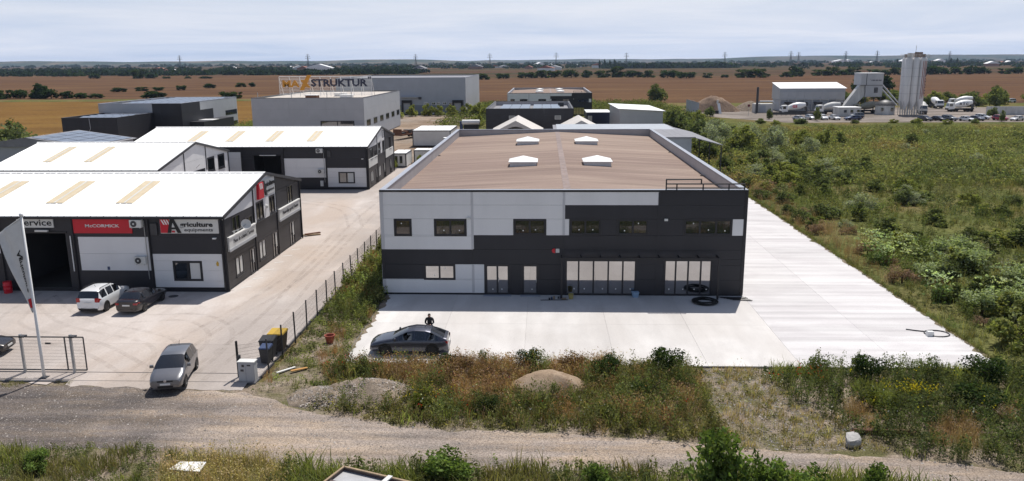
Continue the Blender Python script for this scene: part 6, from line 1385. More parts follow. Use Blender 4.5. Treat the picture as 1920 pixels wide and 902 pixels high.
# strip between road and camera
p = region(4300, -14, 30, -31.5, -24.6, vr, lambda p: (p[:, 1] < interp_poly(road_bot, p[:, 0])-.05) & ~((np.abs((p[:, 0]-5.66)*.93-(p[:, 1]+30.02)*.366) < 2.7) & (np.abs((p[:, 0]-5.66)*.366+(p[:, 1]+30.02)*.93) < 1.35)))
nz = noise2(p, .5, 13); a = nz > .35; b = nz < -.1; c_ = ~a & ~b; hs_ = lambda n: vr.uniform(.8, 1.6, n)
lowl = lambda q: np.where(q[:, 0] < 1, .62, 1.0)
items += [('grass', p[a], vr.uniform(1.2, 2.2, a.sum())*lowl(p[a]), jit(G_OLIVE, a.sum(), vr, .35), GZ), ('grass', p[b], vr.uniform(1.2, 2.2, b.sum())*lowl(p[b]), jit(G_LIGHT, b.sum(), vr, .35), GZ), ('weed', p[c_], hs_(c_.sum())*lowl(p[c_]), jit(G_MID, c_.sum(), vr, .45), GZ)]
p = region(160, -4, 1.5, -29, -26.0, vr, lambda p: p[:, 1] < interp_poly(road_bot, p[:, 0])-.1); items += [('dry', p, vr.uniform(.7, 1.2, len(p)), jit(STRAW, len(p), vr, .3), GZ)]
# tiny verge by the gate
p = region(260, -21, -13.9, -18.4, -16.9, vr, lambda p: (p[:, 1] > -17.6-.5*(p[:, 0] < -15.5)) & ~((p[:, 0] > -16.6) & (p[:, 0] < -15.0))); items += [('grass', p, vr.uniform(.25, .5, len(p)), jit(G_OLIVE, len(p), vr, .4), GZ)]
for k in range(5): q = leaf_quads(np.c_[TR.normal(0, .12, (4, 2)), TR.uniform(.55, .8, 4)], .085, TR, .3, .9); T.setdefault('flower', []).append((q, np.ones((4, 3))))
p = np.r_[np.c_[vr.normal(26.4, .7, 14), vr.normal(-16.2, .5, 14)], np.c_[vr.normal(1.8, .8, 12), vr.normal(-15.2, .4, 12)], np.c_[vr.uniform(6, 20, 14), vr.uniform(-21.5, -16, 14)]]; items.append(('flower', p, np.ones(len(p)), jit((.50, .025, .02), len(p), vr, .2), GZ))
p = np.r_[np.c_[vr.normal(6, .8, 22), vr.normal(-19.9, .35, 22)], np.c_[vr.normal(31.3, .6, 60), vr.normal(-18.7, .4, 60)], np.c_[vr.uniform(26, 38, 30), vr.uniform(-22, -15, 30)]]; items.append(('flower', p, np.ones(len(p)), jit((.52, .42, .04), len(p), vr, .2), GZ+.1))
p = np.c_[vr.uniform(5, 38, 70), vr.uniform(-22, -14.6, 70)]; items.append(('flower', p, np.ones(len(p)), jit((.62, .62, .55), len(p), vr, .15), GZ))
p = np.c_[vr.normal(2.6, 1.3, 46), vr.normal(-19.3, .55, 46)]; items.append(('weed', p, vr.uniform(.4, .9, 46), jit(G_OLIVE, 46, vr, .4), GZ+.12))
_, n1 = scatter('roadside_weeds', items, 'tangle of green and brown weeds along the gravel road', 1)
# meadow
items = []
p = region(7000, 38.75, 92, -26, 62, vr, lambda p: (p[:, 0] < 60+(p[:, 1]+40)*.42) & (p[:, 1] > interp_poly(road_top, p[:, 0])+.2))
edge = p[:, 0]-38.5; nz = noise2(p, .28, 31); nz2 = noise2(p, .12, 33)
um = ((edge > 1.6) & (edge < 11-.25*(p[:, 1]+15)+3) & (p[:, 1] < 14) & (nz > -.15) & (vr.uniform(0, 1, len(p)) < .55)); dr = (~um) & (((edge < 5.0) & (nz2 > -.15) & (p[:, 1] > 3)) | (nz2 > .85)); gr = ~um & ~dr
items.append(('umbel', p[um], vr.uniform(1.1, 1.9, um.sum()), jit((.150, .190, .088), um.sum(), vr, .3), GZ-.02))
n = dr.sum(); items.append(('dry', p[dr], vr.uniform(.6, 1.1, n), np.where(vr.uniform(0, 1, (n, 1)) < .5, jit(PINK, n, vr, .3), jit(BROWN, n, vr, .3)), GZ-.02))
pg = p[gr]; n = len(pg); a = n*45//100; b = n*75//100
items += [('weed', pg[:a], vr.uniform(.8, 1.6, a), jit(G_MID, a, vr, .4)*np.clip(1+.5*noise2(pg[:a], .16, 71), .5, 1.6)[:, None], GZ-.02), ('grass', pg[a:b], vr.uniform(1, 2.0, b-a), jit(G_OLIVE, b-a, vr, .3)*np.clip(1+.4*noise2(pg[a:b], .16, 71), .55, 1.5)[:, None], GZ-.02), ('tall', pg[b:], vr.uniform(.5, 1.1, n-b), jit(G_DARK, n-b, vr, .4), GZ-.02)]
p = region(7600, 39, 150, 55, 163, vr, lambda p: (p[:, 0] < 60+(p[:, 1]+40)*.52) & (p[:, 0] > 39.2+np.clip((p[:, 1]-150)*1.2, 0, 60)))
nz = noise2(p, .10, 41); c3 = np.where((nz > .5)[:, None], jit((.27, .225, .115), len(p), vr, .25), np.where((nz < -.25)[:, None], jit((.175, .190, .092), len(p), vr, .3), jit((.235, .242, .112), len(p), vr, .28)))
items.append(('fargreen', p, vr.uniform(.7, 1.45, len(p))*np.clip((172-p[:, 1])/30, .45, 1.25), c3, GZ-.02))
p = region(1800, -18, 60, 155, 285, vr, lambda p: ((p[:, 0] > 29) | (p[:, 1] > 270) | (p[:, 0] < -.5)) & ~((p[:, 0] > 60) & (p[:, 1] < 240)) & ~((p[:, 0] < -12) & (p[:, 1] > 205)) & ~((p[:, 1] > 200) & (p[:, 1] < 262) & (p[:, 0] > -1) & (p[:, 0] < 29)))
items.append(('fargreen', p, vr.uniform(1.0, 2.4, len(p)), jit(G_MID, len(p), vr, .5), -.1))
p = region(700, -74, -53.5, 150, 215, vr, lambda p: p[:, 0] > -73); items.append(('fargreen', p, vr.uniform(1, 1.8, len(p)), jit(G_LIGHT, len(p), vr, .3), -.1))
p = region(4200, 40.2, 112, -24, 150, vr, lambda p: (p[:, 0] < 60+(p[:, 1]+40)*.46) & (p[:, 1] > interp_poly(road_top, p[:, 0])+.5)); nz = .8*noise2(p, .11, 51)+.6*noise2(p, .33, 52)
ed_ = p[:, 0]-38.5; keep = (nz > (.05+.012*np.maximum(0, p[:, 0]-55)-.5*(ed_ < 9)*(p[:, 1] < 60))) & (vr.uniform(0, 1, len(p)) < .42) & (ed_ > 1.4); p = p[keep]; k1 = noise2(p, .21, 53); k2 = noise2(p, .15, 54)
c3 = np.where((k1 > .35)[:, None], jit((.185, .190, .115), len(p), vr, .22), np.where((k2 > .05)[:, None], jit((.085, .108, .052), len(p), vr, .28), jit((.145, .165, .066), len(p), vr, .28)))
pin = (p[:, 0] < 46) & (k2 > .25) & (p[:, 1] > 2); c3 = np.where(pin[:, None], jit((.30, .205, .165), len(p), vr, .2), c3)
items.append(('shrub', p, vr.uniform(.6, 1.4, len(p))*np.clip(1+.35*noise2(p, .25, 55), .6, 1.5)*np.clip((p[:, 0]-37.5)/5, .55, 1), c3, GZ-.02))
p = region(500, 44, 120, 20, 155, vr, lambda p: (p[:, 0] < 60+(p[:, 1]+40)*.46) & (noise2(p, .07, 61) > .35)); items.append(('dry', p, vr.uniform(1.0, 1.6, len(p)), jit((.27, .21, .09), len(p), vr, .25), GZ-.02))
p = np.c_[38.5+np.abs(vr.normal(0, .28, 750))-.22, vr.uniform(-14, 50, 750)]; items += [('grass', p[:350], vr.uniform(.5, 1.1, 350), jit(G_OLIVE, 350, vr, .4), GZ), ('weed', p[350:], vr.uniform(.4, .9, 400), jit(G_MID, 400, vr, .5), GZ)]
_, n2 = scatter('meadow_growth', items, 'overgrown green meadow spreading to the concrete plant', 2)
# gravel
def stones(name, label, P, z, s, cols, seed):
    r = np.random.default_rng(seed); n = len(P); o_ = np.array([(1, 0, 0), (0, 1, 0), (-1, 0, 0), (0, -1, 0), (0, 0, .8)])
    Q = np.array([(0, 1, 4, 4), (1, 2, 4, 4), (2, 3, 4, 4), (3, 0, 4, 4)]); sz = s*r.lognormal(0, .45, n); a = r.uniform(0, 6.28, n); st = r.uniform(.6, 1.3, (n, 5, 1))
    v = o_[None]*st*sz[:, None, None]; x = v[..., 0]*np.cos(a)[:, None]-v[..., 1]*np.sin(a)[:, None]; y = v[..., 0]*np.sin(a)[:, None]+v[..., 1]*np.cos(a)[:, None]
    v = np.stack([x+P[:, :1], y+P[:, 1:2], v[..., 2]+np.broadcast_to(np.asarray(z).reshape(-1, 1), (n, 5))], -1)
    me = bpy.data.meshes.new(name); F = np.array([(0, 1, 4), (1, 2, 4), (2, 3, 4), (3, 0, 4)]); idx = (np.arange(n)*5)[:, None, None]+F[None]
    me.vertices.add(n*5); me.vertices.foreach_set('co', v.astype(np.float32).ravel()); me.loops.add(n*12); me.loops.foreach_set('vertex_index', idx.astype(np.int32).ravel())
    me.polygons.add(n*4); me.polygons.foreach_set('loop_start', np.arange(0, n*12, 3, dtype=np.int32)); me.polygons.foreach_set('loop_total', np.full(n*4, 3, np.int32)); me.update(calc_edges=True)
    at = me.color_attributes.new('Col', 'FLOAT_COLOR', 'POINT'); c4 = np.ones((n*5, 4), np.float32); c4[:, :3] = np.repeat(np.array(cols)[r.integers(0, len(cols), n)]*r.uniform(.7, 1.3, (n, 1)), 5, axis=0); at.data.foreach_set('color', c4.ravel())
    me.materials.append(mstone); o = link(name, me); return tag(o, label, 'gravel', None, 'stuff')
mstone, t_, b_ = nodes_of('stones'); at_ = t_.nodes.new('ShaderNodeAttribute'); at_.attribute_name = 'Col'; t_.links.new(at_.outputs['Color'], b_.inputs['Base Color']); b_.inputs['Roughness'].default_value = .9
ss_ = [(.25, .225, .20), (.33, .30, .275), (.15, .14, .135), (.22, .18, .15)]
p = region(26000, -21, 36, -28, -17.6, vr, lambda p: (p[:, 1] < interp_poly(road_top, p[:, 0])) & (p[:, 1] > interp_poly(road_bot, p[:, 0])))
mid = (interp_poly(road_top, p[:, 0])+interp_poly(road_bot, p[:, 0]))/2; d_ = np.abs(p[:, 1]-mid); keep = (p[:, 0] < -4.5) | (d_ < .35+.2*np.sin(p[:, 0])) | (d_ > 1.1) | (vr.uniform(0, 1, len(p)) < .25)
stones('road_gravel', 'loose grey gravel along the dirt road', p[keep], GZ+.003, .022, ss_, 3)
p = region(5000, 20.2, 28, -24.2, -14.3, vr, lambda p: bare(p)); stones('track_gravel', 'loose gravel on the bare track beside the apron', p, GZ+.008, .028, ss_, 4)
for k, (a, b, c_, d, h) in enumerate(((2.9, -18.5, 2.6, 1.75, .85), (.4, -18.9, 1.8, 1.5, .42))):
    q = np.c_[vr.uniform(-1, 1, 2600), vr.uniform(-1, 1, 2600)]; f = np.linalg.norm(q, axis=1); q = q[f < 1.0]; f = f[f < 1.0]
    stones('heap_stones', ('stones covering the large gravel heap', 'stones covering the low gravel heap')[k], np.c_[a+q[:, 0]*c_, b+q[:, 1]*d], GZ+h*np.maximum(0, 1-f**1.6)**1.1, .028, ss_, 6+k)

# bushes and trees: crowns of leaf clumps, one mesh shared between alike
def crown_mesh(name, seed, n, leaf, colr, lumps=16, sh=(1, 1, 1), var=.35, low=.15):
    r = np.random.default_rng(seed); th = r.uniform(0, 6.28, lumps); rr = .78*np.sqrt(r.uniform(0, 1, lumps)); zz = r.uniform(.22, 1.0, lumps)*(1.75-1.35*rr**2)
    L_ = np.c_[rr*np.cos(th), rr*np.sin(th), zz-.98]
    rad_ = r.uniform(.26, .46, lumps); i = r.integers(0, lumps, n); d = r.normal(size=(n, 3)); d /= np.linalg.norm(d, axis=1)[:, None]
    c = L_[i]+d*rad_[i][:, None]*r.uniform(.5, 1.1, (n, 1)); c[:, 2] += .98; c = c*np.array(sh); k = c[:, 2] > 0.02; c = c[k]; i = i[k]
    lc = r.uniform(1-var, 1+var, lumps)
    V = leaf_quads(c, leaf*r.uniform(.6, 1.4, len(c)), r); C = np.array(colr)[None]*lc[i][:, None]*r.uniform(.75, 1.25, (len(c), 1))*r.uniform(.93, 1.07, (len(c), 3))
    return quads_mesh(name, V, np.clip(C, 0, .7), m['leaf'])
def trunk_mesh(h, r0, seed):
    r = random.Random(seed); mb = MB(); mb.tube((0, 0, -.1), (.03*h, .02*h, h*.55), r0, 7, r0*.65)
    for k in range(5):
        a = r.uniform(0, 6.28); z = h*r.uniform(.3, .55); mb.tube((.03*h*z/h, .0, z), (math.cos(a)*h*.35, math.sin(a)*h*.35, h*r.uniform(.7, 1.0)), r0*.45, 5, r0*.15)
    return mb.mesh('trunk')
def tree(name, label, loc, size, cm, tm_, cat='bush', group=None, rz=None):
    o = empty(name, loc, rnd.uniform(0, 6.28) if rz is None else rz, label, cat, group); o.scale = size if isinstance(size, tuple) else (size,)*3
    link('crown', cm, None, o); link('trunk', tm_, m['bark'], o); return o
TM = [trunk_mesh(1.3, .07, k) for k in range(3)]
near_g = [crown_mesh('crown', 50+k, 2600, .16, (.13, .185, .052), 20) for k in range(2)]
near_d = crown_mesh('crown', 55, 1800, .13, (.045, .070, .028), 16)
near_w = crown_mesh('crown', 59, 1700, .10, (.125, .155, .060), 16); brp = crown_mesh('crown', 91, 1500, .12, (.30, .205, .165), 14)
near_y = crown_mesh('crown', 56, 1800, .15, (.12, .135, .030), 16)
silv = [crown_mesh('crown', 60+k, 2400, .12, (.30, .325, .245), 22) for k in range(2)]
midg = [crown_mesh('crown', 70+k, 1700, .20, c_, 16) for k, c_ in enumerate(((.190, .218, .095), (.145, .170, .085), (.27, .29, .105)))]
farb = [crown_mesh('crown', 80+k, 520, .34, c_, 12) for k, c_ in enumerate(((.038, .060, .026), (.050, .072, .030), (.032, .052, .026)))]
brn = crown_mesh('crown', 90, 1500, .13, (.21, .135, .078), 14)
# near, one by one
tree('leafy_shrub', 'bright green leafy shrub below the road beside the trailer', (8.0, -27.55, GZ), (1.35, 1.0, .85), near_g[0], TM[0])
tree('leafy_shrub', 'tall open green shrub overlapping the road, between two lower shrubs', (19.0, -29.2, GZ), (1.7, 1.2, 1.75), near_g[1], TM[1])
tree('leafy_shrub', 'lower green shrub leaning on the tall open shrub beside the road', (20.7, -29.3, GZ), (1.25, 1.0, 1.3), near_g[0], TM[0])
tree('leafy_shrub', 'low bright shrub right beside the tall open shrub below the road', (22.4, -29.6, GZ), (1.3, .9, 1.15), near_g[0], TM[2])
tree('leafy_shrub', 'small pointed shrub at the end of the shrub row below the road', (25.0, -29.4, GZ), (.8, .7, 1.1), near_g[1], TM[0])
tree('leafy_shrub', 'small round shrub below the road midway between trailer and tall shrub', (14.3, -28.3, GZ), (.9, .7, .68), near_g[1], TM[2])
tree('leafy_shrub', 'rounded pale shrub in the grass below the dark gravel', (-9.9, -27.0, GZ), (.85, .6, .5), near_g[0], TM[1])
tree('dark_shrub', 'dense dark green shrub at the apron edge, close to the bare track', (19.0, -15.7, GZ), (1.05, .9, 1.12), near_d, TM[1])
tree('dark_shrub', 'feathery dark shrub between the sand heap and the dense dark shrub', (15.6, -16.4, GZ), (.95, .8, .9), near_d, TM[0])
tree('dark_shrub', 'dark shrub rising behind the sand heap', (11.3, -15.1, GZ), (.85, .7, .85), near_d, TM[2])
tree('yellow_flowering_weed', 'yellow-flowering clump in the deep green weeds behind the steel bars', (31.4, -18.6, GZ), (.7, .6, .5), crown_mesh('crown', 57, 700, .12, (.26, .21, .02), 10), TM[0], 'plant')
tree('dry_brush', 'round rust-brown dry bush beside the gravel heap', (7.2, -16.3, GZ), (1.5, 1.1, .72), brn, TM[0]); tree('dry_brush', 'brown dry bush behind the sand heap, beside a dark shrub', (13.6, -15.2, GZ), (1.0, .7, .68), brn, TM[1])
tree('dry_brush', 'spreading pale brown dry bush touching the sand heap', (9.6, -17.2, GZ), (1.3, .95, .6), brn, TM[2])
for k, (x, y, s_, lb) in enumerate(((41.2, -10.5, 1.7, 'tall pale shrub at the apron corner, by the hose loop'), (43.8, -4.5, 1.35, 'pale shrub set back from the hose loop'))): tree('pale_shrub', lb, (x, y, GZ), (s_, s_*.9, s_*.7), midg[2], TM[k])
for x, y, sx, sz, cm_, lb in ((1.7, -15.6, .75, .62, 'g', 'green weed bush in front of the parked fastback car nose'), (4.6, -15.2, .6, .5, 'g', 'small green weed bush under the fastback car doors'), (6.6, -15.0, .7, .6, 'd', 'dark weed bush touching the fastback car rear wheel'), (8.9, -15.1, .8, .7, 'g', 'green weed bush between the fastback car and the dark shrub'), (13.0, -19.6, .9, .6, 'g', 'green weed bush on the road side of the sand heap'), (17.3, -18.8, 1.0, .65, 'd', 'dark weed bush in front of the feathery shrub'), (19.6, -18.4, .9, .7, 'g', 'green weed bush leaning over the bare track'), (15.0, -20.9, .8, .45, 'y', 'yellowish weed bush near the road, below the feathery shrub'), (6.0, -20.2, .8, .6, 'y', 'yellow-green weed bush at the foot of the large gravel heap'), (9.3, -20.4, .85, .55, 'd', 'dark weed bush on the verge between the two kinds of heap'),
    (27.6, -15.6, .9, .75, 'g', 'green weed bush right of the bare track at the apron edge'), (30.0, -15.8, 1.0, .9, 'd', 'dark weed bush at the apron edge behind the yellow flowers'), (33.5, -15.6, 1.1, .8, 'g', 'green weed bush at the apron edge beyond the yellow flowers'), (36.0, -16.4, 1.3, 1.0, 'd', 'broad dark weed bush at the outer apron corner'), (34.0, -19.5, 1.4, .8, 'd', 'broad dark weed bush deep in the roadside weeds'), (29.3, -19.5, 1.0, .5, 'y', 'bright grassy weed bush behind the steel bars'), (37.5, -21.5, 1.6, .9, 'g', 'wide green weed bush on the verge beyond the steel bars')):
    tree('weed_bush', lb, (x, y, GZ), (sx, sx*.85, sz), {'g': near_w, 'd': near_d, 'y': near_y}[cm_], TM[0])
# scrub tangle along the concrete and out in the meadow: one bush at a time, shared crowns
um_ = crown_mesh('crown', 58, 1900, .13, (.150, .185, .085), 18); C_ = np.zeros(len(um_.vertices)*4, np.float32); um_.color_attributes['Col'].data.foreach_get('color', C_); C_ = C_.reshape(-1, 4); z_ = np.array([v.co.z for v in um_.vertices]); up_ = (z_ > .95) & (np.repeat(np.random.default_rng(1).uniform(0, 1, len(z_)//4), 4) < .75); C_[up_, :3] = C_[up_, :3]*.4+np.array([.30, .34, .21]); um_.color_attributes['Col'].data.foreach_set('color', C_.ravel())
br = random.Random(9)
def tangle(n, x0, x1, y0, y1, s0, s1, kinds, flat=.75):
    for _ in range(n):
        kd = br.choice(kinds); x = br.uniform(x0, x1); y = br.uniform(y0, y1); s_ = br.uniform(s0, s1)
        if x > 60+(y+40)*.46: continue
        cm_, nm, lb, gp = {'g': (midg[0], 'bush', 'mid-green shrub in the tangle right of the concrete yard', 'mid-green shrubs in the tangle'), 'd': (midg[1], 'bush', 'dark green shrub in the tangle right of the concrete yard', 'dark green shrubs in the tangle'), 'y': (midg[2], 'bush', 'yellow-green shrub in the tangle right of the concrete yard', 'yellow-green shrubs in the tangle'), 'p': (brp, 'dry_brush', 'pinkish dry grass bush along the edge of the concrete yard', 'pinkish dry bushes'), 'u': (um_, 'hemlock_clump', 'pale-flowering hemlock clump at the outer corner of the concrete yard', 'pale hemlock clumps'), 's': (silv[0], 'willow_scrub', 'grey-green willow shrub out in the meadow', 'grey-green shrubs in the meadow')}[kd]
        tree(nm, lb, (x, y, GZ-.05), (s_*br.uniform(.9, 1.4), s_*br.uniform(.9, 1.3), s_*flat*br.uniform(.8, 1.15)), cm_, TM[0], 'bush', gp)
tangle(38, 39.7, 43.5, -12, 70, .55, 1.05, 'gpppdyp'); tangle(34, 41.0, 51, -14, 13, .85, 1.5, 'uuuuugd'); tangle(64, 43.5, 64, 8, 85, .8, 1.8, 'dggyysg', .65); tangle(14, 44, 56, 62, 100, 1.2, 2.0, 'gdsy', .8); tangle(30, 56, 120, 60, 150, .8, 1.5, 'gygs', .6); tangle(18, 50, 75, -10, 40, .7, 1.3, 'gddu', .6)
# scrub behind the right-hand concrete
spec = [(52, 106, 2.6, 'silver', 0), (48, 111, 3.0, 'silver', 1), (44, 99, 3.0, 'silver', 0), (56.5, 97, 2.9, 'silver', 1), (50.5, 99, 2.8, 'green', 2), (46, 120, 3.0, 'green', 1), (42, 128, 3.6, 'green', 1), (46, 135, 3.0, 'green', 0), (50.5, 125, 2.5, 'green', 0), (57, 118, 2.2, 'silver', 0),
        (64, 106, 2.0, 'green', 2), (68, 105, 2.1, 'green', 2), (72, 108, 1.6, 'green', 0), (87, 109, 1.5, 'green', 1), (40.8, 84, 2.1, 'green', 1), (41.5, 92, 2.3, 'green', 0), (60.5, 90, 2.0, 'silver', 1), (43.5, 143, 2.6, 'green', 1), (39.5, 150, 2.6, 'green', 0), (48, 158, 2.4, 'green', 0), (54, 165, 2.2, 'green', 2), (55, 145, 1.8, 'green', 1), (40.6, 70, 1.5, 'green', 1), (58.5, 284, 4.4, 'green', 1), (78.8, 185, 1.6, 'slim', 1), (90.6, 178, 2.0, 'slim', 0), (146.5, 190, 1.7, 'green', 1), (139.5, 172.5, 1.6, 'slim', 0), (148.5, 173, 2.6, 'green', 0), (172, 236, 4, 'green', 0), (186, 262, 4.0, 'green', 1), (205, 268, 4.2, 'green', 1), (64, 198, 1.8, 'green', 1), (45, 60, 1.3, 'green', 0), (50, 52, 1.2, 'green', 1), (56, 40, 1.2, 'green', 1), (47, 30, 1.1, 'green', 0)]
glab = {'silver': 'silver-leaved willow scrub beside the concrete yard', 'green': 'green bush in the overgrown ground around the meadow', 'slim': 'slim dark young tree at the edge of the plant car park'}
for x, y, s_, kd, v in spec:
    cm = silv[v % 2] if kd == 'silver' else midg[v]; sz = (s_, s_, s_*.95) if kd != 'slim' else (s_*.62, s_*.62, s_*1.05)
    lb_ = glab[kd]
    if x < 75 and 80 < y < 170: s_ *= 1.3 if kd == 'green' and x > 58 else 1.7
    if kd == 'green': lb_ = 'green bush at the edge of the concrete plant yard' if (y > 169 and y < 275) else ('bushy tree standing alone before the brown field behind the warehouses' if y > 275 else ('dark bush behind the sheet-roofed store and its lean-to' if (x < 48 and 58 < y) else ('bush standing out in the open meadow' if x > 58 else ('low bush in the meadow along the concrete yard' if y < 62 else 'green bush among the silver-leaved scrub'))))
    tree({'silver': 'willow_scrub', 'green': 'bush', 'slim': 'young_tree'}[kd], lb_, (x, y, -.12), sz, cm, TM[v], 'bush' if kd != 'slim' else 'tree', {'silver': 'silver-leaved scrub', 'green': 'bushes around the meadow', 'slim': 'slim trees at the plant'}[kd])
for x, y, s_ in ((-79.5, 79, 3.9), (-84, 83, 4.2)): tree('bush', 'dark tree beside the low solar-panelled shed', (x, y, 0), (s_*.9, s_*.9, s_*.95), midg[1], TM[0], 'tree', 'dark trees by the solar shed')
for x, y, s_ in ((-31, 203, 2.0), (-26, 205, 2.1), (-22.5, 204, 1.9), (-18, 202, 2.0), (-13, 203, 2.2), (-9.5, 200, 2.4), (-34, 194, 2.0), (-6, 195, 2.2), (-6, 160, 1.8), (-9, 78, .9), (-12.9, 72.5, .9)): tree('bush', 'bright green bush in front of the grey hall' if y > 165 else ('bright green bush beside the white fuel tank' if y > 100 else 'small green bush beside the small white cabin'), (x, y, 0), (s_, s_, s_), midg[2], TM[1], 'bush', 'bright bushes among the industrial buildings')
for k in range(34):
    s_ = br.uniform(1.6, 3.4); tree('bush', 'green bush in the scrub strip behind the concrete plant', (br.uniform(128, 250), br.uniform(244, 292), -.2), (s_*1.4, s_*1.2, s_*.8), midg[br.choice((0, 0, 1, 2))], TM[1], 'bush', 'scrub behind the concrete plant')
for k in range(12):
    s_ = br.uniform(.8, 1.5); tree('bush', 'low green bush along the front edge of the plant car park', (br.uniform(70, 150), br.uniform(163, 169), -.15), (s_*1.3, s_, s_*.6), midg[br.choice((0, 1, 2))], TM[1], 'bush', 'bushes along the plant car park')
# field bushes and hedgerows far off
def far_row(n, x0, x1, y0, y1, s0, s1, lab, grp, seed):
    r = random.Random(seed)
    for k in range(n):
        x = x0+(x1-x0)*(k+r.uniform(-.35, .35))/max(1, n-1); y = y0+(y1-y0)*k/max(1, n-1)+r.uniform(-8, 8); s_ = r.uniform(s0, s1)
        tree('hedge_tree', lab, (x, y, -.25), (s_*r.uniform(1.0, 1.7), s_*1.2, s_*r.uniform(.7, 1.1)), farb[r.randrange(3)], TM[0], 'tree', grp)
def bush_at(x, y, sx, sz, lab, grp, nm='hedge_tree', cat='tree', k=None):
    tree(nm, lab, (x, y, -.25), (sx, sx*.8, sz), farb[rnd.randrange(3) if k is None else k], TM[0], cat, grp)
for x, y, sx, sz in ((-49, 736, 9, 3.4), (-30, 770, 9, 3.6), (-8, 790, 12, 4.2), (8, 800, 11, 4.6), (22, 815, 9, 5.0), (40, 812, 12, 5.6), (58, 808, 10, 4.6), (74, 805, 11, 4.2), (90, 815, 9, 6.4), (104, 800, 11, 4.4), (118, 790, 9, 4.2), (134, 760, 11, 5.4), (150, 745, 12, 4.2), (172, 755, 7, 2.8), (190, 760, 5, 2.2), (210, 762, 12, 4.6), (225, 760, 12, 5.0), (255, 775, 8, 3.0), (275, 800, 6, 2.6)):
    bush_at(x, y, sx, sz, 'dark hedgerow tree on the far side of the brown field', 'hedgerow beyond the brown field')
for k in range(22):
    f = k/21; bush_at(285+300*f+rnd.uniform(-6, 6), 850+40*f+rnd.uniform(-12, 12), rnd.uniform(7, 13), rnd.uniform(3.2, 6.4), 'dark hedgerow tree on the skyline side of the concrete plant field', 'hedgerow beyond the plant field')
for x, y, sx, sz in ((-268, 352, 6, 2.6), (-262, 356, 6, 3.0), (-255, 360, 6, 2.4), (-250, 356, 6.5, 4.6), (-243, 352, 5.5, 3.4), (-238, 356, 6, 2.2), (-229, 354, 5, 1.9), (-222, 356, 5, 1.6), (-276, 356, 6, 3.0)):
    bush_at(x, y, sx, sz, 'dark hedge tree on the green strip bordering the golden field', 'hedge on the green strip')
for x, y, sx, sz in ((-527, 897, 9, 4.2), (-472, 897, 9, 6.0), (-462, 909, 10, 3.6), (-430, 880, 6, 1.8), (-405, 880, 5, 1.6), (-380, 870, 8, 1.6)): bush_at(x, y, sx, sz, 'lone dark bush far out in the left-hand brown field', 'lone bushes far out in the brown field', 'field_bush', 'bush')
for x, y, sx, sz in ((-256, 444, 5, 1.7), (-250, 462, 5, 1.5), (-241, 466, 4, 1.6), (-228, 470, 4, 2.2), (-226, 511, 4.5, 2.0), (-214, 539, 5, 1.8), (-208, 545, 4, 1.9), (-184, 342, 6, 2.4), (-149, 350, 5, 2.2), (-143, 346, 4, 1.8)): bush_at(x, y, sx, sz, 'low dark bush between the golden field and the brown field', 'low bushes at the field edge', 'field_bush', 'bush')
for x, y, sx, sz in ((190, 405, 7, 4.6), (198, 400, 7, 5.2), (184, 395, 5, 3.4)): bush_at(x, y, sx, sz, 'dark broad tree in the field behind the batching tower', 'trees behind the batching tower', 'field_tree', 'tree')
# far woods: masses nobody could count
def wood(name, label, n, x0, x1, y0, y1, s0, s1, seed, colr=(.022, .036, .022)):
    r = np.random.default_rng(seed); P = np.c_[r.uniform(x0, x1, n), r.uniform(y0, y1, n)]; s_ = r.uniform(s0, s1, n); k = 26
    c = r.normal(size=(n, k, 3)); c /= np.linalg.norm(c, axis=2)[..., None]; c[..., 2] = np.abs(c[..., 2])*.8; c = c*s_[:, None, None]*[1.3, 1.0, 1.0]+np.concatenate([P, np.full((n, 1), -.3)], 1)[:, None, :]
    V = leaf_quads(c.reshape(-1, 3), np.repeat(s_, k)*.8, r, 0, .9); C = np.array(colr)[None]*np.repeat(r.uniform(.6, 1.5, n), k)[:, None]*r.uniform(.8, 1.2, (n*k, 1)); o = link(name, quads_mesh(name, V, np.clip(C, 0, .5), m['leaf'])); tag(o, label, 'wood', None, 'stuff')
wood('far_woods', 'dark tree belt closing the left-hand brown field', 260, -900, -180, 1080, 1330, 5, 8, 9); wood('far_woods', 'dark band of woods along the left horizon', 420, -2300, -250, 1500, 2000, 6, 10, 1); wood('far_woods', 'thin woods in the middle of the horizon', 300, -500, 1200, 1900, 2600, 6, 11, 2); wood('far_woods', 'scattered woods along the horizon right', 330, 500, 2600, 1500, 2600, 5, 9, 3); wood('far_woods', 'distant woods in front of the far hills', 500, -4200, 4600, 3600, 4800, 9, 15, 4)
wood('far_woods', 'small square wood on the flat horizon', 120, 150, 420, 1750, 1850, 9, 12, 5)

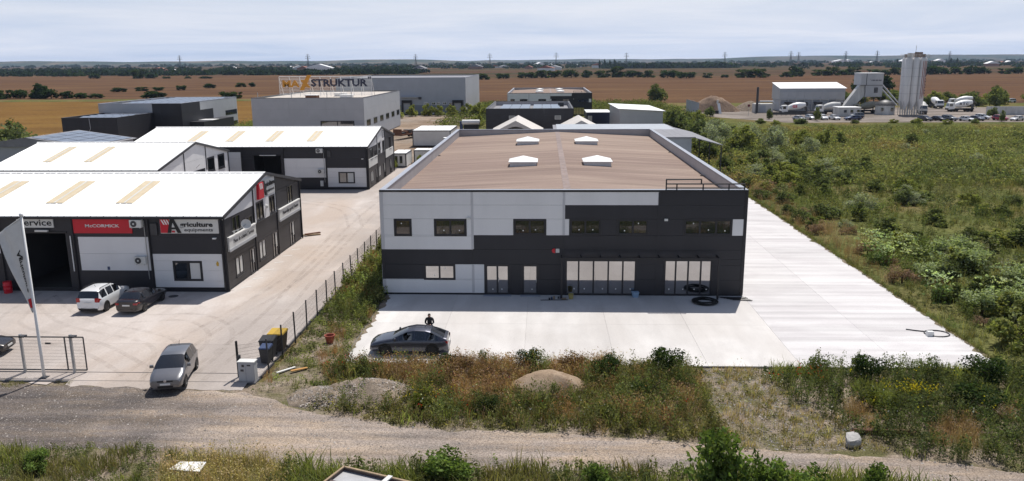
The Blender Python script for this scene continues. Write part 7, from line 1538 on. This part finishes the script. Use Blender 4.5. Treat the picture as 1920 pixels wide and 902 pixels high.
# far village houses, pylons
hr = random.Random(5)
wallm = [m['white'], m['offwhite'], M('brick_far', (.30, .16, .11), .8)]; roofm = [M('tile_far', (.26, .10, .065), .8), m['sheetgrey'], m['white_roof']]
def house_mesh():
    w_ = MB().box(-6, 6, -4, 4, 0, 4.2).mesh('wall'); r_ = MB().prism([(-6.6, 4.15), (6.6, 4.15), (6.0, 4.4), (.2, 7.6), (-.2, 7.6), (-6.0, 4.4)], lambda u, v, k: (u, -4.5+9*k, v)).mesh('roof'); return w_, r_
hw, hrf = house_mesh()
for k in range(44):
    x = hr.uniform(-900, 300) if k < 26 else hr.uniform(500, 2300); y = hr.uniform(1350, 2300) if k < 26 else hr.uniform(1500, 3200); s_ = hr.uniform(.9, 1.6)*(1.4 if hr.random() < .2 else 1)
    o = empty('far_house', (x, y, -.3), hr.uniform(-.4, .4), 'small distant village house on the plain', 'house', 'village houses on the horizon'); o.scale = (s_*hr.uniform(1, 1.9), s_, s_*.9)
    a = link('wall', hw, m['white'], o); b = link('roof', hrf, m['sheetgrey'], o)
    for ob, mt in ((a, hr.choice(wallm)), (b, hr.choice(roofm))): ob.material_slots[0].link = 'OBJECT'; ob.material_slots[0].material = mt
for k in range(7):
    o = empty('far_warehouse', (1250+hr.uniform(0, 1700), 2900+hr.uniform(0, 900), -.3), hr.uniform(-.2, .2), 'bright white warehouse far off on the right', 'warehouse', 'far white warehouses'); o.scale = (hr.uniform(3, 6), 3, 2.0); link('wall', hw, m['white'], o); link('roof', hrf, m['white_roof'], o)
    for ob in o.children: ob.material_slots[0].link = 'OBJECT'; ob.material_slots[0].material = m['white_roof']
py = MB()
for sx in (-1, 1):
    for sy in (-1, 1): py.tube((sx*3.2, sy*3.2, 0), (sx*.7, sy*.7, 30), .38, 4, .26); py.tube((sx*.7, sy*.7, 30), (0, 0, 38), .25, 4, .2)
for k in range(7):
    z = 2+4*k; a = 3.2-2.5*z/30; b = 3.2-2.5*(z+4)/30
    for sy in (-1, 1): py.tube((-a, sy*a, z), (b, sy*b, z+4), .16, 4); py.tube((a, sy*a, z), (-b, sy*b, z+4), .16, 4)
for z, l_ in ((27, 7), (31, 6), (35, 4.5)): py.tube((-l_, 0, z), (l_, 0, z), .22, 4); py.tube((-l_, 0, z), (0, 0, z+2), .16, 4); py.tube((l_, 0, z), (0, 0, z+2), .16, 4)
pym = py.mesh('lattice')
mpy = M('pylon_steel', (.10, .105, .11), .6, .1)
for x, y in ((-1330, 1900), (-920, 2000), (-560, 1900), (-330, 2100), (-130, 2050), (40, 2000), (230, 2150), (480, 2100), (620, 2000), (700, 2200), (1150, 2300), (1350, 2250), (1520, 2400), (790, 2100), (830, 2000)):
    o = link('power_pylon', pym, mpy); o.location = (x, y, -.3); tag(o, 'thin lattice power pylon on the horizon', 'pylon', 'power pylons on the horizon')
for x, y, s_ in ((1010, 2000, 11), (1030, 2010, 11), (920, 1990, 10), (170, 1800, 12), (158, 1790, 11), (147, 1795, 12), (136, 1800, 11), (880, 2000, 10)): tree('poplar', 'narrow dark poplar on the horizon', (x, y, -.3), (s_*.32, s_*.32, s_), farb[2], TM[0], 'tree', 'poplars on the horizon')

# ------------------------------------------------------------ haze
hz = MB().box(-14500, 14500, -450, 11900, -2.0, 125).build('haze', None); tag(hz, 'thin bluish summer haze over the plain', 'haze', None, 'stuff')
mh_ = bpy.data.materials.new('haze'); mh_.use_nodes = True; t = mh_.node_tree; t.nodes.clear(); o_ = t.nodes.new('ShaderNodeOutputMaterial'); v_ = t.nodes.new('ShaderNodeVolumePrincipled')
v_.inputs['Color'].default_value = (.55, .72, 1.0, 1); v_.inputs['Density'].default_value = .000045; v_.inputs['Anisotropy'].default_value = .2
t.links.new(v_.outputs[0], o_.inputs['Volume']); hz.data.materials.clear(); hz.data.materials.append(mh_)
